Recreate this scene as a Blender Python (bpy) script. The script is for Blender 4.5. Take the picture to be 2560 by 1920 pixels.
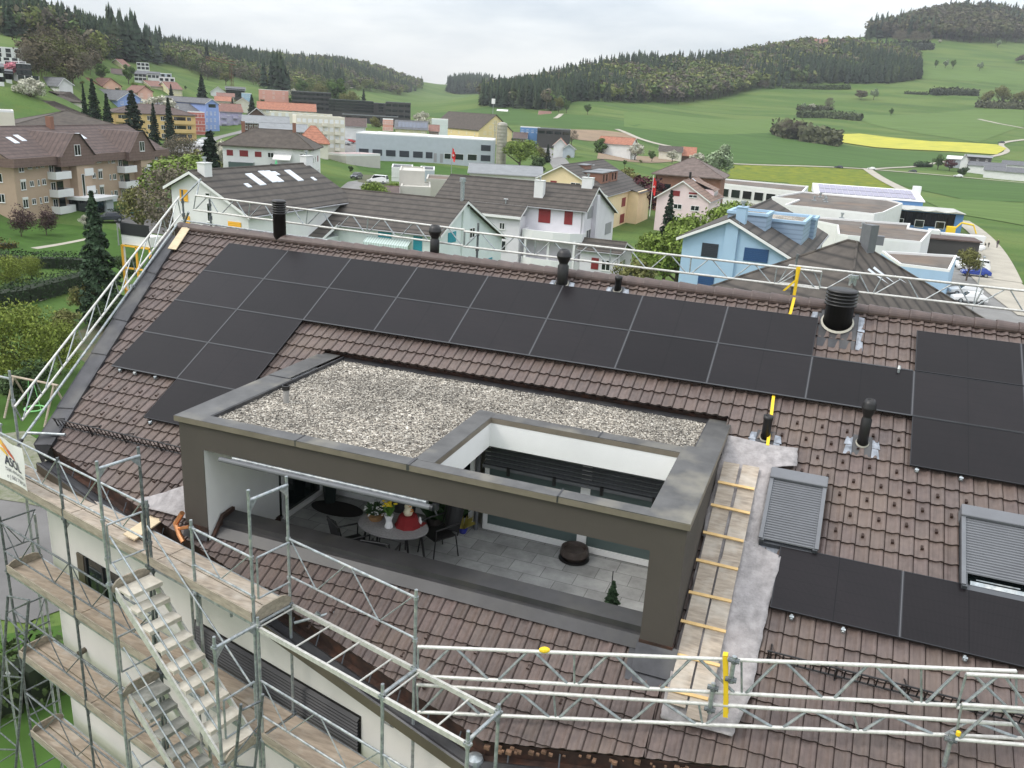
import bpy, math, random
import numpy as np
from math import sin, cos, tan, pi, radians, sqrt
rng = random.Random(7)
SC = bpy.context.scene
for o in list(bpy.data.objects): bpy.data.objects.remove(o)
# ---------------------------------------------------------------- camera (world origin at the lens, metres)
FPX = 2121.8
YAW, PIT, ROL = 0.348967, 0.313176, 0.056793
def _axes():
    cy, sy, cp, sp, cr, sr = cos(YAW), sin(YAW), cos(PIT), sin(PIT), cos(ROL), sin(ROL)
    f = np.array([-sy*cp, cy*cp, -sp]); r0 = np.array([cy, sy, 0.]); u0 = np.cross(r0, f)
    return cr*r0+sr*u0, -sr*r0+cr*u0, f
R_, U_, F_ = _axes()
cam = bpy.data.objects.new('camera', bpy.data.cameras.new('camera'))
SC.collection.objects.link(cam)
from mathutils import Matrix, Vector
cam.matrix_world = Matrix(((R_[0], U_[0], -F_[0], 0), (R_[1], U_[1], -F_[1], 0), (R_[2], U_[2], -F_[2], 0), (0, 0, 0, 1)))
cam.data.sensor_width = 36; cam.data.lens = FPX/2560*36
cam.data.clip_start = 0.1; cam.data.clip_end = 20000
SC.camera = cam
# ---------------------------------------------------------------- world and sun: bright overcast spring sky
SUN_EL, SUN_AZ = radians(48), radians(235)      # azimuth: direction the light comes from, from +Y clockwise
W = bpy.data.worlds.new('World'); SC.world = W; W.use_nodes = True
wt = W.node_tree; wt.nodes.clear()
def wn(t, **k):
    n = wt.nodes.new(t)
    for a, b in k.items(): setattr(n, a, b)
    return n
sky = wn('ShaderNodeTexSky', sky_type='NISHITA', sun_disc=False); sky.sun_elevation = SUN_EL; sky.sun_rotation = SUN_AZ
sky.dust_density = 3
bg1 = wn('ShaderNodeBackground'); bg1.inputs[1].default_value = 0.05
wt.links.new(sky.outputs[0], bg1.inputs[0])
tc = wn('ShaderNodeTexCoord'); mp = wn('ShaderNodeMapping'); mp.inputs['Scale'].default_value = (1.3, 1.3, 5.5)
wt.links.new(tc.outputs['Generated'], mp.inputs[0])
nz = wn('ShaderNodeTexNoise'); nz.inputs['Scale'].default_value = 2.3; nz.inputs['Detail'].default_value = 7; nz.inputs['Roughness'].default_value = 0.55
wt.links.new(mp.outputs[0], nz.inputs['Vector'])
cr = wn('ShaderNodeValToRGB'); cr.color_ramp.elements[0].position = 0.36; cr.color_ramp.elements[0].color = (0.47, 0.515, 0.57, 1)
cr.color_ramp.elements[1].position = 0.66; cr.color_ramp.elements[1].color = (0.86, 0.86, 0.85, 1)
wt.links.new(nz.outputs['Fac'], cr.inputs[0])
sep = wn('ShaderNodeSeparateXYZ'); wt.links.new(tc.outputs['Generated'], sep.inputs[0])
mr = wn('ShaderNodeMapRange'); mr.inputs['From Min'].default_value = 0.0; mr.inputs['From Max'].default_value = 1.0
mr.inputs['To Min'].default_value = 0.72; mr.inputs['To Max'].default_value = 2.5
wt.links.new(sep.outputs['Z'], mr.inputs['Value'])
bg2 = wn('ShaderNodeBackground'); wt.links.new(cr.outputs[0], bg2.inputs[0]); wt.links.new(mr.outputs[0], bg2.inputs[1])
add = wn('ShaderNodeAddShader'); wt.links.new(bg1.outputs[0], add.inputs[0]); wt.links.new(bg2.outputs[0], add.inputs[1])
wo = wn('ShaderNodeOutputWorld'); wt.links.new(add.outputs[0], wo.inputs[0])
sl = bpy.data.lights.new('sun', 'SUN'); sl.energy = 1.0; sl.angle = radians(16); sl.color = (1, 0.96, 0.9)
so = bpy.data.objects.new('sun', sl); SC.collection.objects.link(so)
_d = Vector((sin(SUN_AZ)*cos(SUN_EL), cos(SUN_AZ)*cos(SUN_EL), sin(SUN_EL)))
so.rotation_euler = _d.to_track_quat('Z', 'Y').to_euler(); so.location = (0, 0, 60)
SC.view_settings.view_transform = 'Standard'; SC.view_settings.look = 'None'
SC.view_settings.exposure = 0.32; SC.view_settings.gamma = 1
SC.cycles.max_bounces = 6; SC.cycles.diffuse_bounces = 3; SC.cycles.glossy_bounces = 3; SC.cycles.transparent_max_bounces = 6
# ---------------------------------------------------------------- helpers
MATS = {}
def mat(name, col, rough=0.7, metal=0.0, spec=0.5, noise=None, bump=None, col2=None, extra=None, coord='Object', alpha=None):
    """procedural principled material. noise=(scale, amount) value jitter, col2 = mix target, bump=(scale, strength)"""
    if name in MATS: return MATS[name]
    m = bpy.data.materials.new(name); m.use_nodes = True; nt = m.node_tree; b = nt.nodes['Principled BSDF']
    b.inputs['Base Color'].default_value = (*col, 1); b.inputs['Roughness'].default_value = rough
    b.inputs['Metallic'].default_value = metal; b.inputs['Specular IOR Level'].default_value = spec
    t = nt.nodes.new('ShaderNodeTexCoord')
    if noise:
        sc_, am = noise[0], noise[1]; n = nt.nodes.new('ShaderNodeTexNoise')
        n.inputs['Scale'].default_value = sc_; n.inputs['Detail'].default_value = 6; n.inputs['Roughness'].default_value = 0.62
        src = t.outputs[coord]
        if len(noise) > 2:
            mpp = nt.nodes.new('ShaderNodeMapping'); mpp.inputs['Scale'].default_value = noise[2]; nt.links.new(src, mpp.inputs[0]); src = mpp.outputs[0]
        nt.links.new(src, n.inputs['Vector'])
        r = nt.nodes.new('ShaderNodeValToRGB'); r.color_ramp.elements[0].position = 0.32; r.color_ramp.elements[1].position = 0.68
        c2 = col2 if col2 else tuple(min(1, c*(1+am)) for c in col)
        c1 = col if col2 else tuple(c*(1-am) for c in col)
        r.color_ramp.elements[0].color = (*c1, 1); r.color_ramp.elements[1].color = (*c2, 1)
        nt.links.new(n.outputs['Fac'], r.inputs[0]); nt.links.new(r.outputs[0], b.inputs['Base Color'])
    if bump:
        n2 = nt.nodes.new('ShaderNodeTexNoise'); n2.inputs['Scale'].default_value = bump[0]; n2.inputs['Detail'].default_value = 4
        nt.links.new(t.outputs[coord], n2.inputs['Vector'])
        bp = nt.nodes.new('ShaderNodeBump'); bp.inputs['Strength'].default_value = bump[1]; bp.inputs['Distance'].default_value = 0.02
        nt.links.new(n2.outputs['Fac'], bp.inputs['Height']); nt.links.new(bp.outputs[0], b.inputs['Normal'])
    if extra: extra(nt, b, t)
    MATS[name] = m; return m
def hexc(h):
    v = [int(h[i:i+2], 16)/255 for i in (0, 2, 4)]
    return tuple(c/12.92 if c <= .04045 else ((c+.055)/1.055)**2.4 for c in v)
class MB:
    """collects geometry; build() links it as one mesh object"""
    def __init__(s): s.v = []; s.f = []; s.n = 0; s.ar = []
    def add(s, vs, fs):
        n = s.n; s.v.extend([tuple(map(float, p)) for p in vs]); s.f.extend([tuple(i+n for i in f) for f in fs]); s.n += len(vs); return s
    def box(s, a, b, M=None):
        (x0, y0, z0), (x1, y1, z1) = a, b
        x0, x1 = min(x0, x1), max(x0, x1); y0, y1 = min(y0, y1), max(y0, y1); z0, z1 = min(z0, z1), max(z0, z1)
        vs = [(x0,y0,z0),(x1,y0,z0),(x1,y1,z0),(x0,y1,z0),(x0,y0,z1),(x1,y0,z1),(x1,y1,z1),(x0,y1,z1)]
        if M is not None: vs = [M(*p) for p in vs]
        return s.add(vs, [(0,3,2,1),(4,5,6,7),(0,1,5,4),(1,2,6,5),(2,3,7,6),(3,0,4,7)])
    def tube(s, p, q, r=0.024, n=8, r2=None, cap=True):
        p = np.array(p, float); q = np.array(q, float); d = q-p; L = np.linalg.norm(d)
        if L < 1e-6: return s
        d = d/L; a = np.cross(d, (0, 0, 1) if abs(d[2]) < .9 else (1, 0, 0)); a /= np.linalg.norm(a); b = np.cross(d, a)
        r2 = r if r2 is None else r2; vs = []
        for c, rr in ((p, r), (q, r2)):
            for k in range(n):
                t = 2*pi*k/n; vs.append(c+rr*(cos(t)*a+sin(t)*b))
        fs = [(k, (k+1) % n, n+(k+1) % n, n+k) for k in range(n)]
        if cap: fs += [tuple(range(n))[::-1], tuple(range(n, 2*n))]
        return s.add(vs, fs)
    def prism(s, poly, z0, z1, M=None):
        n = len(poly); vs = [(x, y, z0) for x, y in poly]+[(x, y, z1) for x, y in poly]
        if M is not None: vs = [M(*p) for p in vs]
        return s.add(vs, [tuple(range(n))[::-1], tuple(range(n, 2*n))]+[(k, (k+1) % n, n+(k+1) % n, n+k) for k in range(n)])
    def lathe(s, prof, c=(0, 0, 0), n=20, sx=1, sy=1):
        m = len(prof); vs = []; fs = []
        for r, z in prof:
            for k in range(n):
                t = 2*pi*k/n; vs.append((c[0]+r*cos(t)*sx, c[1]+r*sin(t)*sy, c[2]+z))
        for j in range(m-1):
            for k in range(n): fs.append((j*n+k, j*n+(k+1) % n, (j+1)*n+(k+1) % n, (j+1)*n+k))
        fs.append(tuple(range(n))[::-1]); fs.append(tuple(range((m-1)*n, m*n)))
        return s.add(vs, fs)
    def grid(s, P):   # P[i][j] points
        a = len(P); b = len(P[0]); return s.add([p for r in P for p in r], [(i*b+j, i*b+j+1, (i+1)*b+j+1, (i+1)*b+j) for i in range(a-1) for j in range(b-1)])
    def build(s, name, m, parent=None, off=None, smooth=False, bevel=0):
        me = bpy.data.meshes.new(name)
        v = np.array(s.v, float) if s.v else np.zeros((0, 3))
        if off is not None and len(v): v = v-np.array(off, float)
        me.from_pydata(v.tolist(), [], s.f); me.materials.append(m)
        if smooth: me.polygons.foreach_set('use_smooth', [True]*len(me.polygons))
        me.update(); o = bpy.data.objects.new(name, me); SC.collection.objects.link(o)
        if parent is not None: o.parent = parent
        if bevel:
            bm_ = o.modifiers.new('bevel', 'BEVEL'); bm_.width = bevel; bm_.segments = 2; bm_.limit_method = 'ANGLE'
        return o
def fastmesh(name, V, F, m, parent=None, smooth=False, cols=None):
    """V (n,3) F (m,k) numpy, all faces k-gons"""
    me = bpy.data.meshes.new(name); V = np.asarray(V, np.float32); F = np.asarray(F, np.int32); k = F.shape[1]
    me.vertices.add(len(V)); me.vertices.foreach_set('co', V.ravel())
    me.loops.add(F.size); me.loops.foreach_set('vertex_index', F.ravel())
    me.polygons.add(len(F)); me.polygons.foreach_set('loop_start', np.arange(0, F.size, k, dtype=np.int32))
    me.polygons.foreach_set('loop_total', np.full(len(F), k, np.int32))
    if smooth: me.polygons.foreach_set('use_smooth', np.ones(len(F), bool))
    if cols is not None:
        ca = me.color_attributes.new('var', 'FLOAT_COLOR', 'CORNER')
        c = np.repeat(np.asarray(cols, np.float32), k, axis=0); c4 = np.concatenate([c, np.ones((len(c), 1), np.float32)], 1)
        ca.data.foreach_set('color', c4.ravel())
    me.update(calc_edges=True)
    if isinstance(m, (list, tuple)):
        for x in m: me.materials.append(x)
    else: me.materials.append(m)
    o = bpy.data.objects.new(name, me); SC.collection.objects.link(o)
    if parent is not None: o.parent = parent
    return o
def tag(o, label=None, cat=None, group=None, kind=None):
    if label: o['label'] = label
    if cat: o['category'] = cat
    if group: o['group'] = group
    if kind: o['kind'] = kind
    return o
def thing(name, label, cat, loc=(0, 0, 0), rz=0, group=None):
    o = bpy.data.objects.new(name, None); SC.collection.objects.link(o); o.empty_display_size = .3
    o.location = tuple(float(c) for c in loc); o.rotation_euler = (0, 0, rz); return tag(o, label, cat, group)
def kids(o): return [c for c in bpy.data.objects if c.parent == o]
def dup(root, loc, rz=0, label=None, group=None, scale=None, tree=None):
    r = root.copy(); SC.collection.objects.link(r); r.location = loc; r.rotation_euler = (0, 0, rz)
    if scale: r.scale = scale if isinstance(scale, tuple) else (scale,)*3
    if label: r['label'] = label
    if group: r['group'] = group
    for ch, gs in (tree or [(c, kids(c)) for c in kids(root)]):
        c = ch.copy(); SC.collection.objects.link(c); c.parent = r
        for g in gs:
            d = g.copy(); SC.collection.objects.link(d); d.parent = c
    return r
# ---- photograph geometry: rays and planes recovered from the panel grid
def ray(x, y): return F_+R_*(x-1280)/FPX-U_*(y-960)/FPX
def at(x, y, depth): return ray(x, y)*depth
def onz(x, y, z): d = ray(x, y); return d*z/d[2]
def ony(x, y, Y): d = ray(x, y); return d*Y/d[1]
def pix(P):
    P = np.asarray(P, float); d = P@F_; return np.stack([1280+FPX*(P@R_)/d, 960-FPX*(P@U_)/d], -1)
A = 0.490970; RO = np.array([-13.9426, 17.2487, -3.5361])
EU = np.array([1, 0, 0.]); EV = np.array([0, -cos(A), -sin(A)]); EN = np.array([0, -sin(A), cos(A)])
TN = -0.13                                        # tile surface below the panel plane
def RF(u, v, n=0.0): return RO+EU*u+EV*v+EN*n     # roof frame -> world
def onroof(x, y, n=0.0):
    d = ray(x, y); P = d*((EN@RO+n)/(EN@d)); q = P-RO; return q@EU, q@EV
def zroof(y, n=TN): return RO[2]-(RO[1]-y)*tan(A)+n/cos(A)
NF = np.array([.245, 1, 0])/sqrt(1+.245**2); TF = np.array([1, -.245, 0])/sqrt(1+.245**2); CF = 8.0/sqrt(1+.245**2)
def S(t, o, z): return TF*t+NF*(CF-o)+np.array([0, 0, z])   # facade frame: t along, o outwards
def onfac(x, y, o=0.0):
    d = ray(x, y); P = d*(CF-o)/(NF@d); return P
GZ = -21.5
# ================================================================ materials
def vcol(nt, b, t, nodes=None):
    a = nt.nodes.new('ShaderNodeAttribute'); a.attribute_name = 'var'
    mx = nt.nodes.new('ShaderNodeMix'); mx.data_type = 'RGBA'; mx.blend_type = 'MULTIPLY'; mx.inputs[0].default_value = 1
    cur = b.inputs['Base Color'].links
    if cur: nt.links.new(cur[0].from_socket, mx.inputs[6])
    else: mx.inputs[6].default_value = b.inputs['Base Color'].default_value
    nt.links.new(a.outputs['Color'], mx.inputs[7]); nt.links.new(mx.outputs[2], b.inputs['Base Color'])
def streaks(scale, amt, col):      # large soft stains
    def f(nt, b, t):
        n = nt.nodes.new('ShaderNodeTexNoise'); n.inputs['Scale'].default_value = scale; n.inputs['Detail'].default_value = 5
        nt.links.new(t.outputs['Object'], n.inputs['Vector'])
        r = nt.nodes.new('ShaderNodeMapRange'); r.inputs['From Min'].default_value = .5; r.inputs['From Max'].default_value = .72; r.inputs['To Max'].default_value = amt
        nt.links.new(n.outputs['Fac'], r.inputs['Value'])
        mx = nt.nodes.new('ShaderNodeMix'); mx.data_type = 'RGBA'; nt.links.new(r.outputs[0], mx.inputs[0])
        cur = b.inputs['Base Color'].links
        if cur: nt.links.new(cur[0].from_socket, mx.inputs[6])
        else: mx.inputs[6].default_value = b.inputs['Base Color'].default_value
        mx.inputs[7].default_value = (*col, 1); nt.links.new(mx.outputs[2], b.inputs['Base Color'])
    return f
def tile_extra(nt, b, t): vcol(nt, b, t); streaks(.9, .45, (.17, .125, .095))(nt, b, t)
m_tile = mat('brown_roof_tile', (.108, .080, .070), .55, noise=(9, .22), bump=(60, .25), extra=tile_extra)
m_ridge = mat('brown_ridge_tile', (.085, .058, .050), .45, noise=(5, .25), bump=(50, .2))
m_lead = mat('dark_sheet_metal', (.052, .052, .056), .42, metal=.35, noise=(3, .35), extra=streaks(1.4, .55, (.13, .125, .115)))
m_cope = mat('zinc_coping', (.098, .096, .092), .42, metal=.3, noise=(2.2, .3), extra=streaks(1.3, .85, (.25, .23, .18)))
m_copeedge = mat('coping_edge', (.17, .145, .11), .5, noise=(3, .15))
m_brownwall = mat('brown_render', (.068, .058, .048), .85, noise=(1.2, .08), bump=(180, .25))
m_white = mat('white_render', (.78, .78, .76), .85, noise=(1.1, .04), bump=(160, .2))
m_offwhite = mat('facade_render', (.66, .645, .59), .9, noise=(.8, .06), bump=(150, .25))
m_gravel = None
def gravel(nt, b, t):
    v = nt.nodes.new('ShaderNodeTexVoronoi'); v.inputs['Scale'].default_value = 26; nt.links.new(t.outputs['Object'], v.inputs['Vector'])
    sp = nt.nodes.new('ShaderNodeSeparateColor'); nt.links.new(v.outputs['Color'], sp.inputs[0])
    r = nt.nodes.new('ShaderNodeValToRGB'); e = r.color_ramp.elements; e[0].position = 0; e[0].color = (.10, .085, .07, 1); e[1].position = 1; e[1].color = (.72, .68, .60, 1)
    e2 = e.new(.45); e2.color = (.30, .265, .215, 1); e3 = e.new(.75); e3.color = (.46, .42, .35, 1)
    nt.links.new(sp.outputs[0], r.inputs[0])
    n = nt.nodes.new('ShaderNodeTexNoise'); n.inputs['Scale'].default_value = .9; n.inputs['Detail'].default_value = 5; nt.links.new(t.outputs['Object'], n.inputs['Vector'])
    mr_ = nt.nodes.new('ShaderNodeMapRange'); mr_.inputs['From Min'].default_value = .38; mr_.inputs['From Max'].default_value = .6; mr_.inputs['To Min'].default_value = .55; mr_.inputs['To Max'].default_value = 1.08
    nt.links.new(n.outputs['Fac'], mr_.inputs['Value'])
    mx = nt.nodes.new('ShaderNodeMix'); mx.data_type = 'RGBA'; mx.blend_type = 'MULTIPLY'; mx.inputs[0].default_value = 1
    nt.links.new(r.outputs[0], mx.inputs[6]); nt.links.new(mr_.outputs[0], mx.inputs[7]); nt.links.new(mx.outputs[2], b.inputs['Base Color'])
    bp = nt.nodes.new('ShaderNodeBump'); bp.inputs['Strength'].default_value = .9; bp.inputs['Distance'].default_value = .02; bp.invert = True
    nt.links.new(v.outputs['Distance'], bp.inputs['Height']); nt.links.new(bp.outputs[0], b.inputs['Normal'])
m_gravel = mat('roof_gravel', (.4, .37, .33), .9, extra=gravel)
def slabs(nt, b, t):
    br = nt.nodes.new('ShaderNodeTexBrick'); br.offset = .5; br.inputs['Scale'].default_value = 1; br.inputs['Brick Width'].default_value = .6; br.inputs['Row Height'].default_value = .385
    br.inputs['Mortar Size'].default_value = .005; br.inputs['Color1'].default_value = (.25, .25, .24, 1); br.inputs['Color2'].default_value = (.34, .34, .33, 1); br.inputs['Mortar'].default_value = (.10, .10, .097, 1)
    nt.links.new(t.outputs['Object'], br.inputs['Vector'])
    n = nt.nodes.new('ShaderNodeTexNoise'); n.inputs['Scale'].default_value = 1.6; n.inputs['Detail'].default_value = 9; n.inputs['Roughness'].default_value = .7; nt.links.new(t.outputs['Object'], n.inputs['Vector'])
    mr_ = nt.nodes.new('ShaderNodeMapRange'); mr_.inputs['From Min'].default_value = .3; mr_.inputs['From Max'].default_value = .75; mr_.inputs['To Min'].default_value = .7; mr_.inputs['To Max'].default_value = 1.5
    nt.links.new(n.outputs['Fac'], mr_.inputs['Value'])
    mx = nt.nodes.new('ShaderNodeMix'); mx.data_type = 'RGBA'; mx.blend_type = 'MULTIPLY'; mx.inputs[0].default_value = 1
    nt.links.new(br.outputs['Color'], mx.inputs[6]); nt.links.new(mr_.outputs[0], mx.inputs[7]); nt.links.new(mx.outputs[2], b.inputs['Base Color'])
m_slab = mat('terrace_slabs', (.2, .2, .2), .8, extra=slabs)
m_black = mat('black_plastic', (.013, .012, .012), .42, noise=(4, .3))
m_seal = mat('sealant', (.42, .40, .33), .7)
m_foil = mat('flashing_foil', (.26, .28, .31), .45, metal=.4, noise=(9, .4))
m_galv = mat('galvanised_steel', (.33, .36, .37), .42, metal=.55, noise=(14, .35), extra=streaks(8, .8, (.55, .55, .52)))
m_galvdk = mat('weathered_steel', (.13, .145, .15), .5, metal=.4, noise=(18, .5), extra=streaks(11, .6, (.33, .34, .33)))
m_alu = mat('aluminium_lattice', (.58, .57, .53), .45, metal=.35, noise=(16, .18), extra=streaks(10, .4, (.72, .71, .66)))
m_plank = mat('weathered_plank', (.36, .29, .22), .8, noise=(2.2, .3, (1, 6, 6)), extra=streaks(3.5, .6, (.50, .45, .38)))
m_plankw = mat('whitened_plank', (.36, .30, .235), .8, noise=(3.5, .32, (1, 6, 6)), extra=streaks(3, .75, (.52, .47, .40)))
m_toe = mat('toe_board', (.30, .26, .20), .85, noise=(3, .3, (1, 4, 6)))
m_batten = mat('fresh_batten', (.68, .46, .20), .7, noise=(6, .12))
m_ply = mat('plywood', (.62, .50, .33), .75, noise=(4, .12, (1, 5, 5)))
m_fleece = mat('grey_fleece', (.31, .29, .285), .95, noise=(7, .25), bump=(26, .6), extra=streaks(1.2, .3, (.40, .35, .33)))
m_yellow = mat('yellow_webbing', (.82, .55, .02), .6)
m_copper = mat('new_copper', (.72, .34, .16), .28, metal=.9)
m_frame = mat('panel_frame', (.022, .023, .026), .4, metal=.4)
m_clampbar = mat('panel_clamp', (.05, .052, .055), .45, metal=.3)
def pv(nt, b, t):
    sx = nt.nodes.new('ShaderNodeSeparateXYZ'); nt.links.new(t.outputs['Object'], sx.inputs[0])
    def line(out, period, width):
        m1 = nt.nodes.new('ShaderNodeMath'); m1.operation = 'PINGPONG'; m1.inputs[1].default_value = period/2; nt.links.new(out, m1.inputs[0])
        m2 = nt.nodes.new('ShaderNodeMath'); m2.operation = 'LESS_THAN'; m2.inputs[1].default_value = width; nt.links.new(m1.outputs[0], m2.inputs[0]); return m2.outputs[0]
    l1 = line(sx.outputs['X'], .861, .006); l2 = line(sx.outputs['Y'], .1805, .0022); l3 = line(sx.outputs['X'], .0159, .0016)
    mm = nt.nodes.new('ShaderNodeMath'); mm.operation = 'MAXIMUM'; nt.links.new(l1, mm.inputs[0]); nt.links.new(l2, mm.inputs[1])
    n = nt.nodes.new('ShaderNodeTexNoise'); n.inputs['Scale'].default_value = 1.3; n.inputs['Detail'].default_value = 3; nt.links.new(t.outputs['Object'], n.inputs['Vector'])
    oi = nt.nodes.new('ShaderNodeObjectInfo')
    r = nt.nodes.new('ShaderNodeMapRange'); r.inputs['To Min'].default_value = .8; r.inputs['To Max'].default_value = 1.25; nt.links.new(oi.outputs['Random'], r.inputs['Value'])
    c1 = nt.nodes.new('ShaderNodeMix'); c1.data_type = 'RGBA'; nt.links.new(n.outputs['Fac'], c1.inputs[0]); c1.inputs[6].default_value = (.006, .006, .007, 1); c1.inputs[7].default_value = (.014, .0115, .0125, 1)
    c3 = nt.nodes.new('ShaderNodeMix'); c3.data_type = 'RGBA'; nt.links.new(l3, c3.inputs[0]); nt.links.new(c1.outputs[2], c3.inputs[6]); c3.inputs[7].default_value = (.024, .021, .023, 1)
    c2 = nt.nodes.new('ShaderNodeMix'); c2.data_type = 'RGBA'; nt.links.new(mm.outputs[0], c2.inputs[0]); nt.links.new(c3.outputs[2], c2.inputs[6]); c2.inputs[7].default_value = (.006, .006, .007, 1)
    c4 = nt.nodes.new('ShaderNodeMix'); c4.data_type = 'RGBA'; c4.blend_type = 'MULTIPLY'; c4.inputs[0].default_value = 1; nt.links.new(c2.outputs[2], c4.inputs[6]); nt.links.new(r.outputs[0], c4.inputs[7])
    nt.links.new(c4.outputs[2], b.inputs['Base Color'])
m_pv = mat('pv_cells', (.016, .016, .02), .30, spec=.14, extra=pv)
m_shutter = mat('grey_shutter', (.135, .14, .15), .55, noise=(3, .08))
m_shutdk = mat('shutter_frame', (.075, .08, .088), .5)
m_glass = mat('dark_glass', (.012, .018, .018), .06, spec=.6)
m_glassg = mat('green_glass', (.085, .115, .11), .08, spec=.5)
m_pvc = mat('white_frame', (.78, .78, .76), .4)
m_darkmetal = mat('anthracite_metal', (.016, .017, .020), .5)
m_dkbrown = mat('dark_brown_wood', (.035, .018, .012), .8, noise=(7, .5), extra=streaks(5, .5, (.13, .05, .025)))
m_brass = mat('fascia_metal', (.115, .098, .072), .5, metal=.3, noise=(2, .2))
# ================================================================ the main house
house = thing('apartment_house', 'white apartment house with brown tiled roof under scaffolding, nearest building', 'building', (-6, 15, GZ))
HO = (-6, 15, GZ)
def hp(name, mb, m, parent=None, **k): return mb.build(name, m, parent or house, off=HO, **k)
VB = lambda u: min(6.79+(u-.38)*.275, 9.60) if u < 10.6 else 9.60-.2*(u-10.6)     # lower tile edge
def VL(u): return .37+(u+1.51)/.272 if u < .38 else 99                            # left verge
TU, TV, UMAX = .2055, .3585, 21.5
# tiles, one sheet of overlapping moulded tiles, clipped to the outline and the dormer
prof = [(0.0, -.014), (.025, .008), (.20, .010), (.32, .004), (.46, .004), (.58, .014), (.70, .030), (.82, .037), (.92, .031), (.98, .010)]
cols_u = []; 
i0 = int(math.floor(-1.9/TU)); i1 = int(UMAX/TU)
for i in range(i0, i1):
    for k, (f, h) in enumerate(prof): cols_u.append((i*TU+f*TU, h, i))
cols_u.append((i1*TU, 0, i1))
V_, F_q, C_ = [], [], []
def iv(u):      # visible v intervals of a column
    vb = min(VB(u), VL(u)); out = []
    if 4.36 < u < 12.72: segs = [(-.62, 2.93), (7.62, vb)]
    else: segs = [(-.62, vb)]
    return [(a, b) for a, b in segs if b > a]
r0, r1 = -3, 28
rowoff = {}
for ci in range(len(cols_u)-1):
    ua, ha, it = cols_u[ci]; ub, hb, _ = cols_u[ci+1]; um = (ua+ub)/2
    ia, ib_ = iv(ua), iv(ub); im = iv(um)
    if not im: continue
    for si in range(len(im)):
        if si >= len(ia) or si >= len(ib_): continue
        lo = im[si][0]; hiA, hiB = ia[si][1], ib_[si][1]
        for r in range(r0, r1):
            v1 = .095+(r+1)*TV; v0 = v1-TV
            if v0 >= max(hiA, hiB) or v1 <= lo: continue
            a0 = max(v0, lo); 
            if (it, r) not in rowoff:
                g = rng.uniform(.88, 1.12); rowoff[(it, r)] = (g*rng.uniform(.98, 1.03), g, g*rng.uniform(.97, 1.02), rng.uniform(-.0025, .0025))
            c = rowoff[(it, r)]; hz = lambda v: (v-v0)/TV*.034+c[3]
            vA, vB_ = min(v1, hiA), min(v1, hiB)
            if vA <= a0 and vB_ <= a0: continue
            vA, vB_ = max(vA, a0), max(vB_, a0); n = len(V_)
            V_ += [RF(ua, a0, TN+ha+hz(a0)), RF(ub, a0, TN+hb+hz(a0)), RF(ub, vB_, TN+hb+hz(vB_)), RF(ua, vA, TN+ha+hz(vA))]
            F_q.append((n, n+3, n+2, n+1)); C_.append(c[:3])
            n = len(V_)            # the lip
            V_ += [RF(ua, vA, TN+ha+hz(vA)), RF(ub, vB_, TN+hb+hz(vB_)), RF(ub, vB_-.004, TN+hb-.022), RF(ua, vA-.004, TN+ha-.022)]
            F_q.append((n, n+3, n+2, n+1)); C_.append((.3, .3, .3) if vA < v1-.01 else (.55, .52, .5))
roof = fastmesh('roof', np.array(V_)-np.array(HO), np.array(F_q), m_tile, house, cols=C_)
def rp(name, mb, m, **k): return hp(name, mb, m, roof, **k)
# under-roof, back slope
b = MB(); pts = [(-1.75, -.6), (UMAX, -.6), (UMAX, 7.4), (13.3, 8.95), (10.6, 9.5), (.42, 6.7)]
top = [RF(u, v, TN-.06) for u, v in pts]; bot = [RF(u, v, TN-.30) for u, v in pts]; n = len(pts)
holeu = None
# build the deck in strips so the terrace stays open
b = MB()
for ua, ub, va, vb0, vb1 in [(-1.9, .42, -.6, -.6, 6.7), (.42, 4.3, -.6, 6.7, 7.78), (4.3, 12.77, -.6, 2.9, 2.9), (12.77, UMAX, -.6, 9.0, 7.3)]:
    P = [(ua, va), (ub, va), (ub, vb1), (ua, vb0)]
    b.add([RF(u, v, TN-.05) for u, v in P]+[RF(u, v, TN-.28) for u, v in P], [(3,2,1,0), (4,5,6,7), (0,1,5,4), (1,2,6,5), (2,3,7,6), (3,0,4,7)])
P = [(4.3, 7.65), (12.77, 7.65), (12.77, 9.1), (10.6, 9.5), (4.3, 7.8)]
b.add([RF(u, v, TN-.05) for u, v in P]+[RF(u, v, TN-.28) for u, v in P], [(4,3,2,1,0), (5,6,7,8,9), (0,1,6,5), (1,2,7,6), (2,3,8,7), (3,4,9,8), (4,0,5,9)])
yr = RO[1]+.6*cos(A); zr = zroof(yr)
b.add([(-16.1, yr, zr-.02), (8, yr, zr-.02), (8, 25.5, zr-.02-7.6*.5), (-16.1, 25.5, zr-.02-7.6*.5), (-16.1, yr, zr-.3), (8, yr, zr-.3), (8, 25.5, zr-.3-7.6*.5), (-16.1, 25.5, zr-.3-7.6*.5)],
      [(0,1,2,3), (4,7,6,5), (0,4,5,1), (1,5,6,2), (2,6,7,3), (3,7,4,0)])
rp('roof_deck', b, m_dkbrown)
# ridge caps: overlapping tapered barrel tiles
b = MB(); u = -1.93; k = 0
while u < UMAX:
    n = 12; ringsP = []
    for du, rr in ((0, .150), (.02, .155), (.395, .128)):
        ringsP.append([RF(u+du, -.50, TN+.02)+np.array([0, -cos(t)*rr*1.05, sin(t)*rr*.95+.0]) for t in [pi*j/n*1.16-.25 for j in range(n+1)]])
    b.grid(ringsP); b.add([tuple(RF(u, -.5, TN+.02))]+[tuple(p) for p in ringsP[0]], [(0, j+1, j+2) for j in range(n)])
    u += .372; k += 1
rp('ridge_caps', b, m_ridge, smooth=False)
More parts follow.
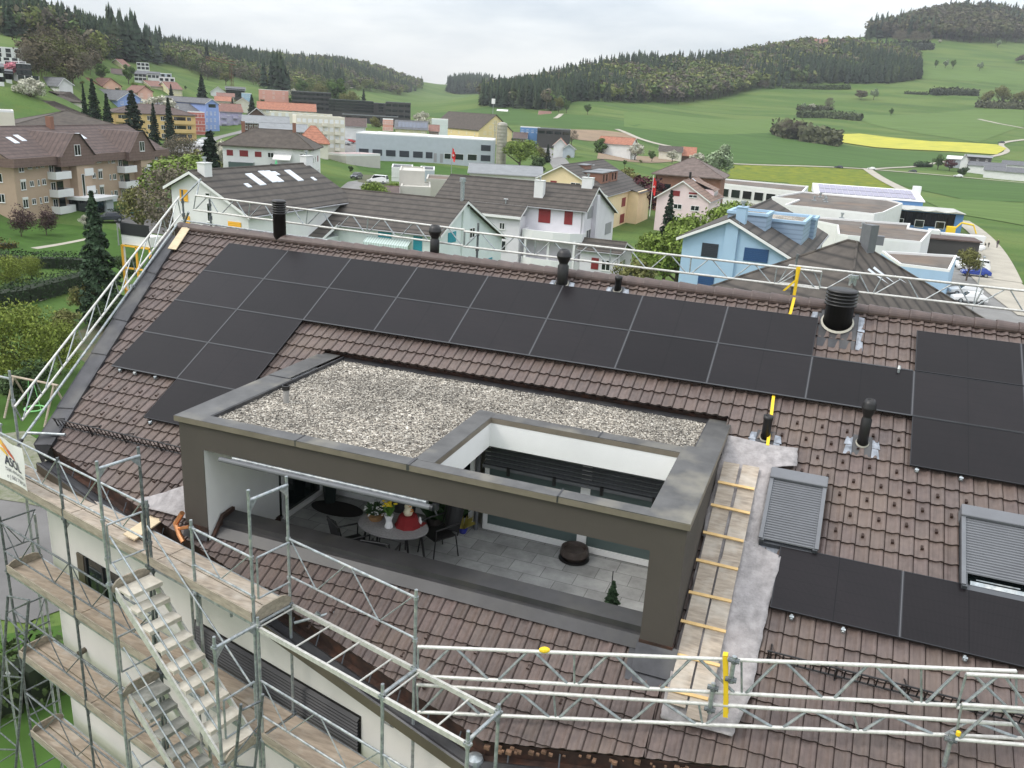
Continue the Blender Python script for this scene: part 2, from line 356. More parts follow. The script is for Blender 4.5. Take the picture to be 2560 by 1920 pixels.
# verge: folded sheet metal with laps
vp0, vp1 = np.array([-1.56, .0]), np.array([.30, 6.74]); vo0, vo1 = np.array([-2.06, -.14]), np.array([-.10, 6.82])
b = MB()
def vq(t, s):
    a = vp0+(vp1-vp0)*t; o = vo0+(vo1-vo0)*t; return a+(o-a)*s
segs = [0, .22, .47, .63, .86, 1.0]
for i in range(5):
    t0, t1 = segs[i]-.003*(i > 0), segs[i+1]; lift = .004*(5-i)
    P = []
    for t in (t0, t1):
        row = []
        for s, h in ((0, -.02), (0, .075), (.10, .085), (.97, .06), (1.0, .075), (1.0, -.26)):
            q = vq(t, s); row.append(RF(q[0], q[1], TN+h+lift+(.012 if t == t1 else 0)))
        P.append(row)
    b.grid(P)
b.add([RF(*vq(1, 0), TN+.09), RF(*vq(1, 1), TN+.07), RF(.30, 7.0, TN-.02), RF(.1, 7.02, TN-.26)], [(0, 1, 3, 2)])
rp('verge_flashing', b, m_lead)
# eaves: gutter and fascia, with a sheet coloured dark as the gap's shade, along both angled facades
def eave_line(side, t):   # plan points of the tile edge
    if side == 0: u = .25+(10.62-.25)*t; v = 6.755+(u-.25)*.275
    else: u = 10.62+(UMAX-10.62)*t; v = 9.60-.2*(u-10.62)
    return RF(u, v, TN)
gap, gut, fas, brk = MB(), MB(), MB(), MB()
for side, nrm, ns in ((0, -NF, 12), (1, np.array([.21, -1, 0])/sqrt(1.0441), 10)):
    R1, R2, R3 = [], [], []
    for i in range(ns+1):
        p = eave_line(side, i/ns); z = np.array([0, 0, 1.])
        jitter = .0
        R1.append([p-nrm*.02-z*.02, p-nrm*.05-z*.26, p+nrm*.05-z*.27])
        R2.append([p+nrm*.05-z*.265, p+nrm*.10-z*.235, p+nrm*.24-z*.235, p+nrm*.30-z*.205, p+nrm*.32-z*.225])
        R3.append([p+nrm*.322-z*.225, p+nrm*.325-z*.40, p+nrm*.20-z*.42])
    gap.grid(R1); gut.grid(R2); fas.grid(R3)
    for i in range(int(ns*1.6)):
        p = eave_line(side, (i+.5)/(ns*1.6)); brk.tube(p+nrm*.01-np.array([0, 0, .06]), p+nrm*.08-np.array([0, 0, .23]), .012, 6)
rp('eave_shadow_gap', gap, m_dkbrown); gt_ = rp('gutter', gut, m_lead); rp('gutter_hook', brk, m_shutdk); rp('fascia', fas, m_brass)
# broken mortar crumbs under the bottom course
b = MB()
for i in range(45):
    t = rng.random(); p = eave_line(1 if 1 else 0, t*.45); s = rng.uniform(.008, .03)
    q = p+np.array([0, rng.uniform(-.08, .0), -rng.uniform(.03, .07)]); b.box(q-s, q+np.array([s*1.6, s, s*.6]))
rp('mortar_crumbs', b, mat('mortar_crumb', (.15, .085, .05), .9, noise=(12, .6)), )
# walls
wl = MB()
c0 = S(-16.5, 0, 0)[:2]; cn = (-3.3, 8.0+.245*3.3); cr_ = (9.5, cn[1]+.21*12.8)
P = [tuple(c0), cn, cr_, (9.5, 24.5), (-15.6, 24.5), (-15.9, 17.9)]
def zt(x, y): return (zroof(y)-.36) if y < 17.7 else (zroof(17.7)-.36-(y-17.7)*.5)
def wallseg(mb, a, c, n=10, z0=GZ-1):
    rows = [[], []]
    for i in range(n+1):
        x = a[0]+(c[0]-a[0])*i/n; y = a[1]+(c[1]-a[1])*i/n; rows[0].append((x, y, z0)); rows[1].append((x, y, zt(x, y)))
    mb.grid(rows)
wallseg(wl, P[0], P[1]); wallseg(wl, P[1], P[2])
for i in range(2, 6): wallseg(wl, P[i], P[(i+1) % 6])
wall = hp('wall', wl, m_offwhite)
# louvred strip window, small grille, window, lamp and pipe stub on the left facade
b = MB(); lv = MB()
for k_ in range(11):
    z = -8.93-.062*k_
    lv.add([S(-11.62, .02, z), S(-7.62, .02, z), S(-7.62, .075, z-.045), S(-11.62, .075, z-.045), S(-11.62, .02, z-.012), S(-7.62, .02, z-.012), S(-7.62, .075, z-.057), S(-11.62, .075, z-.057)], [(0,1,2,3), (7,6,5,4), (3,2,6,7), (0,3,7,4), (1,5,6,2)])
hp('louvre_blades', lv, m_darkmetal, wall)
b.box((0, 0, 0), (1, 1, 1), lambda x, y, z: S(-11.66+4.06*x, .012*y+.002, -9.62+.72*z)); hp('louvre_recess', b, m_black, wall)
b = MB()
wa, wb, wz0, wz1 = -15.44, -13.9, -10.1, -8.93
b.box((0, 0, 0), (1, 1, 1), lambda x, y, z: S(wa+(wb-wa)*x, .01*y+.004, wz0+(wz1-wz0)*z)); win = hp('window', b, m_glass, wall)
b = MB()
for fx in (0, .5, 1): b.box((0, 0, 0), (1, 1, 1), lambda x, y, z: S(wa+.28+(wb-wa-.35)*fx+.06*x, .03*y+.012, wz0+(wz1-wz0)*z))
hp('frame', b, m_darkmetal, win); b = MB(); b.box((0, 0, 0), (1, 1, 1), lambda x, y, z: S(wa+.24*x, .012+.03*y, wz0+(wz1-wz0)*z)); hp('reveal', b, m_brass, win)
b = MB(); b.box((0, 0, 0), (1, 1, 1), lambda x, y, z: S(-7.13+.19*x, .02*y, -8.76+.19*z))
for k_ in range(6): b.box((0, 0, 0), (1, 1, 1), lambda x, y, z: S(-7.11+.15*x, .02+.012*y, -8.74+.028*k_+.012*z))
hp('wall_grille', b, m_galv, wall)
b = MB(); b.tube(S(-15.6, 0, -11.3), S(-15.6, .16, -11.33), .06, 10); hp('pipe_stub', b, m_brass, wall)
p = onfac(900+660*.434, 1200+1625*.434, .1); b = MB(); b.lathe([(.02, .12), (.11, .08), (.13, 0), (.12, -.08), (.03, -.13)], p, 14); hp('wall_lamp', b, m_galv, wall)
b = MB(); p = onfac(900+575*.434, 1200+1545*.434, 0); b.tube(p, p-NF*.12, .05, 10); hp('vent_stub', b, m_black, wall)
# lower floor windows
for (ta, tb, za, zb) in []:
    b = MB(); b.box((0, 0, 0), (1, 1, 1), lambda x, y, z: S(ta+(tb-ta)*x, .012*y, za+(zb-za)*z)); hp('window', b, m_glass, wall)
# ---- snow hooks (small brown brackets standing on the tiles)
hooks = []
for (va, u0, u1, ph) in [(1.15+.0, 3, 3, 0)]: pass
def hookrow(v, u0, u1, off, step=.411):
    u = math.ceil((u0-off)/step)*step+off
    while u < u1: hooks.append((u, v)); u += step
for j, v in enumerate((2.79, 3.14, 3.50, 3.865, 4.20, 4.555, 4.92)):
    hookrow(v, 13.55 if v < 4 else 14.6, {0: 15.7, 1: 15.0, 2: 15.6, 3: 16.6, 4: 16.4, 5: 16.3, 6: 16.3}[j], 13.869 if j % 2 == 0 else 13.652)
for j, v in enumerate((1.76, 2.15, 2.86, 3.2, 3.92, 4.30, 5.0, 5.36, 5.72)):
    u0 = VL_ = -1.51+(v-.37)*.272+.22; u1 = {0: -.2, 1: .0, 2: .0, 3: .0, 4: .35, 5: .2}.get(j, 2.0)
    hookrow(v, u0, u1, .1 if j % 2 else .3)
hookrow(2.25, 4.0, 12.5, .15, .62); hookrow(6.95, .8, 3.6, .1); hookrow(7.3, 2.9, 4.0, .3)
for v, a_, b_, o_ in ((8.42, 5.0, 12.0, .2), (8.78, 7.2, 12.6, .8), (9.13, 9.2, 12.6, .5), (8.1, 14.2, 20, .3), (8.45, 13, 20, .9)): hookrow(v, a_, b_, o_, .82)
hooks = hooks[:100]
hk = MB(); hk.box((-.018, -.03, 0), (.018, .05, .012)); hk.box((-.021, -.036, 0), (.021, -.026, .05)); 
hkm = hk.build('snow_hook', m_dkbrown, roof)
def place_roof(o, u, v, n):     # local x along the ridge, y up the slope, z off the slope
    P = RF(u, v, n)-(np.array(HO) if o.parent is not None else 0)
    o.location = tuple(float(c) for c in P); o.rotation_euler = (A, 0, 0)
for k, (u, v) in enumerate(hooks):
    o = hkm if k == 0 else hkm.copy()
    if k: SC.collection.objects.link(o); o.parent = roof
    place_roof(o, u+rng.uniform(-.01, .01), v+rng.uniform(-.01, .01), TN+.028)
# ================================================================ the dormer (flat-roofed terrace block) : parts of the house
dorm = None
X0, X1, Y0, Y1, ZT = -9.60, -1.19, 10.40, 14.72, -5.09
HX0, HX1, HY0, HY1 = -5.02, -1.72, 10.62, 12.83          # skylight opening
ZC, ZF = -5.62, -7.85                                    # ceiling, terrace floor
b = MB()
# front frame: left post, beam, right post with thickness
b.box((X0, Y0, -7.35), (-9.13, Y0+.30, ZT-.03)); b.box((-9.13, Y0, ZC), (-1.65, Y0+.24, ZT-.03)); b.box((-1.65, Y0, -7.35), (X1, Y0+.30, ZT-.03))
# right side wall, follows the roof down
b.add([(X1, Y0+.3, -7.35), (X1, Y1, -5.3), (X1, Y1, ZT-.03), (X1, Y0+.3, ZT-.03), (X1-.28, Y0+.3, -7.35), (X1-.28, Y1, -5.3), (X1-.28, Y1, ZT-.03), (X1-.28, Y0+.3, ZT-.03)],
      [(0,1,2,3), (7,6,5,4), (3,2,6,7), (0,4,5,1), (1,5,6,2)])
b.add([(X0, Y0+.3, -7.35), (X0, Y1, -5.3), (X0, Y1, ZT-.03), (X0, Y0+.3, ZT-.03)], [(0,1,2,3)])
dorm = hp('dormer', b, m_brownwall)
def dp(name, mb, m, **k): return hp(name, mb, m, dorm, **k)
b = MB(); e = .003                                        # white inner faces: left cheek, ceiling, skylight well, back wall
b.box((X0+.05, Y0+.301, ZF), (-9.13-e, 12.40, ZT-.06)); b.box((-9.2, Y0+.012, -7.3), (-9.127, Y0+.31, ZC-.002)); b.box((X0+.06, 12.4, ZC+.02), (-9.13-e, 13.95, ZT-.07))
b.box((-9.13, Y0+.245, ZC-.0), (HX0-.30, 14.05, ZC+.05)); b.box((HX0-.30, HY1+.28, ZC), (-1.47, 14.05, ZC+.05))
b.box((HX0-.30, Y0+.245, ZC), (HX0, HY1+.28, ZT-.09)); b.box((HX0, HY1, ZC), (-1.47, HY1+.28, ZT-.09)); b.box((HX1, Y0+.245, ZC), (HX1+.25, HY1, ZT-.09)); 
b.box((-9.3, 13.93, ZC-.25), (-1.47, 14.2, ZC+.06)); b.box((X1-.45, Y0+.301, ZF), (X1-.285, 13.95, ZC-.001))
dp('inner_wall', b, m_white)
b = MB(); b.box((-9.134, 12.28, ZF), (-9.118, 12.40, ZF+.14)); b.box((-9.127, 10.7, ZF), (-9.112, 12.38, ZF+.12)); dp('skirting', b, m_dkbrown)
# coping: outer U and the ring round the skylight opening, mitred laps
b = MB()
def cop(x0, y0, x1, y1, dz=0.0): b.box((x0, y0, ZT-.012+dz), (x1, y1, ZT+dz))
xo0, xo1, yo0, yo1 = X0-.05, X1+.035, Y0-.04, Y1-.0
cop(xo0, yo0, -7.3, Y0+.22); cop(-7.3, yo0, -5.33, Y0+.22, .004); cop(-5.33, yo0, -3.0, Y0+.20, .0); cop(-3.0, yo0, -1.74, Y0+.2, .006)
cop(xo0, Y0+.22, -9.13, 12.9); cop(xo0, 12.9, -9.2, yo1, .006); cop(-1.74, yo0, xo1, 13.2, .003); cop(-1.55, 13.2, xo1, yo1, .0)
cop(HX0-.32, Y0+.2, HX0, HY1+.27, .003); cop(HX0, HY1, -3.1, HY1+.27, .0); cop(-3.1, HY1, -1.74, HY1+.27, .005)
dp('coping', b, m_cope)
b = MB()      # turned-down edges
zt0, zt1 = ZT-.095, ZT-.008
b.box((xo0, yo0-.006, zt0), (xo1, yo0+.0, zt1)); b.box((xo0-.006, yo0-.006, zt0), (xo0, yo1, zt1)); b.box((xo1, yo0-.006, zt0), (xo1+.006, yo1, zt1))
b.box((HX0-.002, HY0, zt0), (HX0+.006, HY1, zt1)); b.box((HX0, HY1-.006, zt0), (HX1, HY1+.002, zt1)); 
dp('coping_edge', b, m_copeedge)
b = MB()      # upstands beside the gravel and the seams
b.box((-9.13, Y0+.22, ZT-.12), (-9.10, Y1, ZT-.006)); b.box((-9.13, Y0+.2, ZT-.12), (HX0-.32, Y0+.232, ZT-.006)); b.box((HX0-.335, Y0+.2, ZT-.12), (HX0-.32, HY1+.27, ZT-.006))
b.box((HX0-.3, HY1+.27, ZT-.12), (-1.5, HY1+.285, ZT-.006)); b.box((-1.57, HY1+.27, ZT-.12), (-1.55, Y1, ZT-.006)); b.box((-9.15, Y1-.09, ZT-.16), (-1.2, Y1+.12, ZT-.05))
for x in (-7.3, -3.0): b.box((x-.012, yo0-.008, ZT-.09), (x+.012, Y0+.22, ZT+.012))
b.box((-5.36, yo0-.008, ZT-.09), (-5.31, Y0+.24, ZT+.009)); b.box((xo0, 12.89, ZT), (-9.13, 12.915, ZT+.012)); b.box((-3.11, HY1-.004, ZT), (-3.085, HY1+.275, ZT+.012))
dp('coping_upstand', b, m_lead)
b = MB(); n1, n2 = 46, 26
gx = np.linspace(-9.12, -1.56, 90); gy = np.linspace(Y0+.22, Y1-.05, 54)
rg = np.random.RandomState(3); hgt = rg.rand(len(gy), len(gx))*.02
Pg = [[(x, y, ZT-.085+hgt[i, j]) for j, x in enumerate(gx)] for i, y in enumerate(gy)]
vs = [p for r_ in Pg for p in r_]; fs = []
for i in range(len(gy)-1):
    for j in range(len(gx)-1):
        xm, ym = (gx[j]+gx[j+1])/2, (gy[i]+gy[i+1])/2
        if xm > HX0-.30 and ym < HY1+.24: continue
        fs.append((i*len(gx)+j, i*len(gx)+j+1, (i+1)*len(gx)+j+1, (i+1)*len(gx)+j))
b.add(vs, fs); gr = dp('gravel', b, m_gravel)
# loose pebbles on the gravel bed (one heap)

ico = [(0,0,1),(1,0,0),(0,1,0),(-1,0,0),(0,-1,0),(0,0,-1)]; icf = [(0,1,2),(0,2,3),(0,3,4),(0,4,1),(5,2,1),(5,3,2),(5,4,3),(5,1,4)]
N = 26000; px_ = rg.uniform(-9.09, -1.57, N); py_ = rg.uniform(Y0+.24, Y1-.1, N); keep = ~((px_ > HX0-.34) & (py_ < HY1+.29)); px_, py_ = px_[keep], py_[keep]; N = len(px_)
sz = rg.uniform(.009, .021, (N, 3))*np.array([1, 1, .6]); th = rg.uniform(0, 6.28, N); I = np.array(ico, float)
loc = I[None]*sz[:, None]; x_ = loc[..., 0]*np.cos(th)[:, None]-loc[..., 1]*np.sin(th)[:, None]; y_ = loc[..., 0]*np.sin(th)[:, None]+loc[..., 1]*np.cos(th)[:, None]
VV = np.stack([x_+px_[:, None], y_+py_[:, None], loc[..., 2]+ZT-.066+rg.uniform(-.006, .008, N)[:, None]], -1).reshape(-1, 3)-np.array(HO)
FF = (np.array(icf)[None]+6*np.arange(N)[:, None, None]).reshape(-1, 3)
cc = np.repeat((rg.choice([.18, .45, .8, 1.2, 1.75, 2.1], N, p=[.12, .2, .26, .22, .13, .07])[:, None]*np.array([1, .95, .87])*rg.uniform(.9, 1.1, (N, 1))), 8, 0)
m_pebble = mat('pebbles', (.34, .33, .31), .85, extra=vcol)
pb = fastmesh('pebbles', VV, FF, m_pebble, dorm, cols=cc)
b = MB(); P = onz(200+1630*.31646, 560+1410*.31646, ZT-.07); b.lathe([(.055, 0), (.055, .25)], P, 16); vp_ = dp('vent_pipe', b, mat('grey_pipe', (.30, .29, .27), .7), smooth=False)
b = MB(); b.lathe([(.068, .24), (.068, .315), (.05, .32), (.05, .27)], P, 16); dp('pipe_cap', b, m_black)
# terrace: floor, parapet, flashings, glazing
b = MB(); b.box((-9.5, 10.4, ZF-.1), (-1.2, 14.1, ZF)); hp('terrace_floor', b, m_slab, dorm)
b = MB()
pr = [(11.0, ZF), (11.0, -6.96), (10.68, -7.0), (10.665, -7.09), (10.60, -7.10), (10.46, -7.235)]
b.grid([[(x, y, z) for y, z in pr] for x in (-9.13, -1.66)]); dp('parapet', b, mat('dark_parapet_sheet', (.030, .029, .030), .45, noise=(2, .3), extra=streaks(1.5, .35, (.075, .07, .055))))
b = MB()
b.grid([[(x, 10.41, -7.10), (x, 10.38, -7.16), (x, 10.33, -7.28)] for x in (-9.62, -9.12)]); b.grid([[(x, 10.41, -7.04), (x, 10.36, -7.1), (x, 10.15, -7.38)] for x in (-1.68, -1.10)])
dp('apron_flashing', b, m_lead)
b = MB(); b.add([(-9.10, 11.0, -6.90), (-9.10, 10.7, -6.92), (-9.10, 10.42, -7.22), (-9.10, 11.0, -7.3), (-9.04, 11.0, -6.90), (-9.04, 10.7, -6.92), (-9.04, 10.42, -7.22), (-9.04, 11.0, -7.3)], [(0,1,2,3), (7,6,5,4), (0,4,5,1), (1,5,6,2)])
b.box((X0-.01, Y0-.012, -7.28), (-9.13, Y0+.3, -7.05)); b.box((-1.66, Y0-.012, -7.35), (X1+.012, Y0+.3, -7.02)); dp('base_flashing', b, m_dkbrown)
b = MB(); b.add([RF(12.15, 7.72, TN+.06), RF(13.0, 7.72, TN+.06), RF(13.0, 8.25, TN+.05), RF(12.2, 8.2, TN+.05)], [(0,1,2,3)]); dp('corner_flashing', b, m_lead)
# sliding doors at the back, y=13.9, and the corner door on the left
def door(x0, x1, y, name='terrace_door', gl=m_glassg, rx=0):
    fr, gg = MB(), MB(); f = .09
    z0, z1 = ZF+.02, ZC-.16
    for (a, c, d, g) in ((x0, x1, z0, z0+.12), (x0, x1, z1-.07, z1), (x0, x0+f, z0+.12, z1-.07), (x1-f, x1, z0+.12, z1-.07)): fr.box((a, y, d), (c, y+.07, g))
    gg.box((x0+f, y+.03, z0+.12), (x1-f, y+.045, z1-.07))
    d = dp(name, fr, m_pvc); hp('glass_pane', gg, gl, d); return d
door(-8.95, -5.72, 13.88, gl=m_glass); door(-5.5, -3.50, 13.88); door(-3.50, -1.5, 13.88)
b = MB(); b.box((-9.12, 12.45, ZF+.05), (-9.10, 12.53, ZC-.05)); b.box((-9.12, 13.75, ZF+.05), (-9.05, 13.85, ZC-.05)); b.box((-9.12, 12.45, ZF+.03), (-9.05, 13.85, ZF+.11)); d = dp('side_door', b, m_pvc)
b = MB(); b.box((-9.14, 12.41, ZF+.1), (-9.115, 13.8, ZC)); hp('glass_pane', b, m_glass, d)
b = MB(); b.tube((-5.60, 13.80, ZF), (-5.60, 13.80, ZC), .035, 10); b.tube((-5.66, 13.84, ZF), (-5.66, 13.84, ZC), .02, 8); b.tube((-8.9, 13.80, ZF), (-8.9, 13.80, ZC), .04, 10); dp('downpipe', b, m_shutter)
b = MB()
for k_ in range(9):
    z = ZC-.04-.082*k_; b.add([(-5.45, 13.70, z-.03), (-1.5, 13.70, z-.03), (-1.5, 13.78, z), (-5.45, 13.78, z), (-5.45, 13.70, z-.038), (-1.5, 13.70, z-.038), (-1.5, 13.78, z-.008), (-5.45, 13.78, z-.008)], [(0,1,2,3), (7,6,5,4), (4,5,1,0)])
b.box((-5.47, 13.68, ZC-.82), (-1.48, 13.76, ZC-.76)); dp('venetian_blind', b, m_shutter)
b = MB()
for x in (-4.95, -4.05, -3.15, -2.2): b.box((x-.03, 13.66, ZC-.90), (x+.03, 13.70, ZC-.74))
dp('blind_bracket', b, m_black)
b = MB(); b.box((-5.3, 11.55, ZF+.001), (-5.13, 11.68, ZF+.012)); 
P = onz(1050+225*.36166, 980+1225*.36166, ZF); b = MB(); b.box((P[0]-.10, P[1]-.08, ZF+.001), (P[0]+.10, P[1]+.08, ZF+.008)); 
for k_ in range(6): b.box((P[0]-.09, P[1]-.07+.026*k_, ZF+.008), (P[0]+.09, P[1]-.06+.026*k_, ZF+.014))
dp('floor_drain', b, m_darkmetal)
# rolled awning under the beam
aw = thing('awning', 'rolled grey awning tube hanging under the brown terrace beam', 'awning', (-7.0, Y0+.12, -5.72))
a0, a1 = np.array([-8.77, Y0-.04, -5.70]), np.array([-4.95, Y0-.04, -5.70])
b = MB(); b.tube(a0, a1, .042, 14); b.build('front_bar', m_shutter, aw, off=aw.location); b = MB(); b.tube(a0+(.2, .10, .02), a1+(-.1, .10, .02), .055, 14); b.build('fabric_roll', m_galv, aw, off=aw.location)
b = MB(); b.tube(a1+(0, 0, 0), a1+(.05, 0, 0), .05, 12); b.box(a1+(.02, .0, -.05), a1+(.10, .10, .06)); b.tube(a1+(.09, -.03, -.02), a1+(.13, -.03, -.09), .012, 8); b.build('end_bracket', m_darkmetal, aw, off=aw.location)
# ---- roof fittings: pipes with hoods, flashings
def fitting(name, u, v, prof_, w, hgt, capprof=None, label=None, m=m_black, strips=True, sheet=True, lean=0):
    base = RF(u, v, TN+.02); root = b = MB()
    b.lathe(prof_, base-np.array([0, 0, .25]), 22); o = rp(name, b, m, smooth=True)
    if capprof: b = MB(); b.lathe(capprof, base-np.array([0, 0, .25]), 22); hp('cowl', b, m, roof, smooth=True)
    if sheet:
        b = MB(); 
        def q(du, dv, n): return RF(u+du, v+dv, TN+n)
        b.add([q(-w, -w*1.1, .05), q(w, -w*1.1, .05), q(w*.95, w*1.9, .035), q(-w*.95, w*1.9, .035)], [(0,1,2,3)]); hp('pipe_flashing', b, m_lead, roof)
        b = MB(); n = 24; R = prof_[0][0]+.012
        ring = [[q(R*s_*cos(2*pi*j/n), R*s_*sin(2*pi*j/n)*1.12, .06+h_) for j in range(n+1)] for s_, h_ in ((1.0, .03), (1.12, 0.0))]
        b.grid(ring); hp('sealant_ring', b, m_seal, roof)
    if strips:
        b = MB()
        for s_ in (-1, 1):
            for (va, vb) in ((-w*.6, w*.5), (w*.6, w*1.9)):
                b.add([q(s_*w, va, .062), q(s_*(w+.10), va, .05), q(s_*(w+.13), vb, .045), q(s_*w, vb, .055), q(s_*(w+.05), (va+vb)/2, .075)], [(0,1,4), (1,2,4), (2,3,4), (3,0,4)])
        hp('flashing_strip', b, m_foil, roof)
def louvprof(r, h0, h1, n):
    p = [(r, 0), (r, h0)]
    dz = (h1-h0)/n
    for k in range(n): p += [(r*1.13, h0+dz*k+.004), (r*1.13, h0+dz*(k+.5)), (r*.98, h0+dz*(k+.55)), (r*.98, h0+dz*(k+.98))]
    return p+[(r*1.13, h1), (r*1.13, h1+.03), (r*.9, h1+.055), (.02, h1+.065)]
fitting('louvred_vent', 14.28, -.02, louvprof(.262, .62, .88, 4), .38, 1.1)
fitting('louvred_vent', 1.15, -.50, louvprof(.155, .88, 1.16, 5), .25, 1., strips=False, sheet=False)
ball = lambda r, h, R: [(r, 0), (r, h), (r*.8, h+.03), (r*.8, h+.06), (R*.75, h+.10), (R, h+.19), (R*1.03, h+.2), (R, h+.215), (R*.9, h+.28), (R*.65, h+.35), (R*.5, h+.35), (R*.5, h+.30)]
fitting('ball_vent', 5.28, -.78, ball(.11, .50, .15), .2, .5, strips=False, sheet=False)
fitting('ball_vent', 8.63, -.12, ball(.12, .68, .155), .16, .5)
fitting('ball_vent', 14.95, 3.02, ball(.085, .70, .115), .155, .5)
fitting('pipe_vent', 9.86, -.15, [(.07, 0), (.07, .50), (.08, .51), (.08, .58), (.06, .58), (.06, .5)], .13, .5)
fitting('pipe_vent', 13.40, 3.28, [(.075, 0), (.075, .60), (.082, .61), (.082, .68), (.062, .68), (.062, .5)], .15, .5)
b = MB(); p = RF(15.42, 1.28, TN+.03); b.tube(p, p+(0, 0, .16), .02, 8); b.tube(p+(0, 0, .16), p+(0, .03, .22), .03, 8); b.build('roof_hook', m_galv, roof, off=HO)
# snow guards
def snowguard(u0, u1, v, gap_=.10):
    g = MB(); P0 = lambda u, n: RF(u, v, TN+n)
    for n in (.06, .27): g.tube(P0(u0, n), P0(u1, n), .013, 6)
    u = u0+.02
    while u < u1: g.tube(P0(u, .06), P0(u, .27), .011, 4, cap=False); u += gap_
    u = u0+.05
    while u < u1:
        g.tube(RF(u, v+.03, TN+.02), RF(u, v, TN+.29), .014, 5); g.tube(RF(u, v-.22, TN+.04), RF(u, v, TN+.26), .012, 5); g.tube(RF(u, v-.25, TN+.04), RF(u, v+.06, TN+.03), .012, 5); u += .86
    rp('snow_guard', g, m_black)
snowguard(.0, 4.25, 6.25); snowguard(14.0, UMAX, 7.36)
# roof windows with grey roller shutters
def roofwin(u0, u1, v0, v1, vs, n0=TN):
    fr = MB(); q = lambda u, v, n: tuple(RF(u, v, n))
    def bx(mb, a, c, d, e, n1, n2): mb.box((a, d, n1), (c, e, n2), lambda x, y, z: q(x, y, z))
    bx(fr, u0, u0+.07, v0+.16, v1, n0, n0+.20); bx(fr, u1-.07, u1, v0+.16, v1, n0, n0+.20); bx(fr, u0+.07, u1-.07, v1-.09, v1, n0, n0+.13)
    w = rp('roof_window', fr, m_shutdk); hd = MB(); bx(hd, u0-.02, u1+.02, v0-.02, v0+.20, n0, n0+.26); hp('shutter_box', hd, m_shutter, roof, bevel=.02)
    rl = MB(); 
    for s_ in (0, 1): bx(rl, (u0-.012) if s_ == 0 else (u1-.045), (u0+.045) if s_ == 0 else (u1+.012), v0+.2, v1-.02, n0+.18, n0+.225)
    hp('shutter_rail', rl, m_shutter, roof)
    sl_ = MB(); nsl = int((vs-v0-.2)/.048); rows = []
    for k in range(nsl+1):
        v = v0+.2+k*.048
        for dv, dn in ((0, 0), (.012, .018), (.030, .020), (.042, .002)): rows.append([q(u0+.045, v+dv, n0+.185+dn), q(u1-.045, v+dv, n0+.185+dn)])
    sl_.grid(rows); hp('roller_shutter', sl_, m_shutter, roof)
    gb = MB(); bx(gb, u0+.07, u1-.07, v0+.2, v1-.1, n0, n0+.06); hp('glass_pane', gb, m_glass, roof)
    if vs < v1-.1:
        gb = MB(); bx(gb, u0+.12, u1-.12, v1-.16, v1-.09, n0+.06, n0+.13); gb.tube(q(u0+.2, v1-.2, n0+.12), q(u1-.2, v1-.2, n0+.12), .012, 8); hp('handle_bar', gb, m_galv, roof)
roofwin(13.62, 14.47, 4.08, 5.50, 5.46); roofwin(16.44, 17.4, 4.12, 5.56, 5.30)
b = MB(); b.add([RF(13.55, 5.5, TN+.04), RF(14.5, 5.5, TN+.04), RF(14.5, 5.72, TN+.035), RF(13.55, 5.72, TN+.035)], [(0,1,2,3)]); rp('window_apron', b, m_foil)
# ================================================================ solar panels
pw, ph_ = 1.722, 1.1136
fr = MB(); e = .012; T = .032
fr.box((0, 0, 0), (pw, e, T)); fr.box((0, ph_-e, 0), (pw, ph_, T)); fr.box((0, e, 0), (e, ph_-e, T)); fr.box((pw-e, e, 0), (pw, ph_-e, T))
proto = None
rows = [(0, list(range(0, 8))+[9, 10, 11]), (1, list(range(0, 12))), (2, [0, 1, 9, 10, 11]), (3, [0, 1]), (4, [1])]
ordw = ['first', 'second', 'third', 'fourth', 'fifth', 'sixth', 'seventh', 'eighth', 'ninth', 'tenth', 'eleventh', 'twelfth']
rown = ['top row along the ridge', 'second row below the ridge', 'third row below the ridge', 'fourth row down', 'bottom row']
def put_panel(u, vlow, label):
    global proto
    if proto is None:
        proto = thing('photovoltaic_module', label, 'solar panel', group='black solar panels on the brown roof')
        c = MB(); c.box((e, e, .004), (pw-e, ph_-e, T-.003)); c.build('cells', m_pv, proto); fr.build('frame', m_frame, proto); o = proto
    else: o = dup(proto, (0, 0, 0), label=label)
    place_roof(o, u, vlow, -T)
for r, cl in rows:
    for i, c in enumerate(cl):
        side = 'right-hand block' if c >= 9 else 'left-hand block'
        if r == 4: lb = 'lone solar panel at the lower end, beside the dormer coping'
        elif c >= 9: lb = 'solar panel in the right-hand block, %s, %s from its left edge' % (rown[r], ordw[c-9])
        elif r == 1 and c == 8: lb = 'solar panel below the wide louvred vent, bridging the two blocks'
        else: lb = 'solar panel in the %s, %s from the left' % (rown[r], ordw[i])
        put_panel(c*1.742+.01, (r+1)*1.1336-.01, lb)
for k in range(3): put_panel(13.94+k*1.742, 6.585, 'solar panel of the low row under the roof windows, %s from the left' % ordw[k])
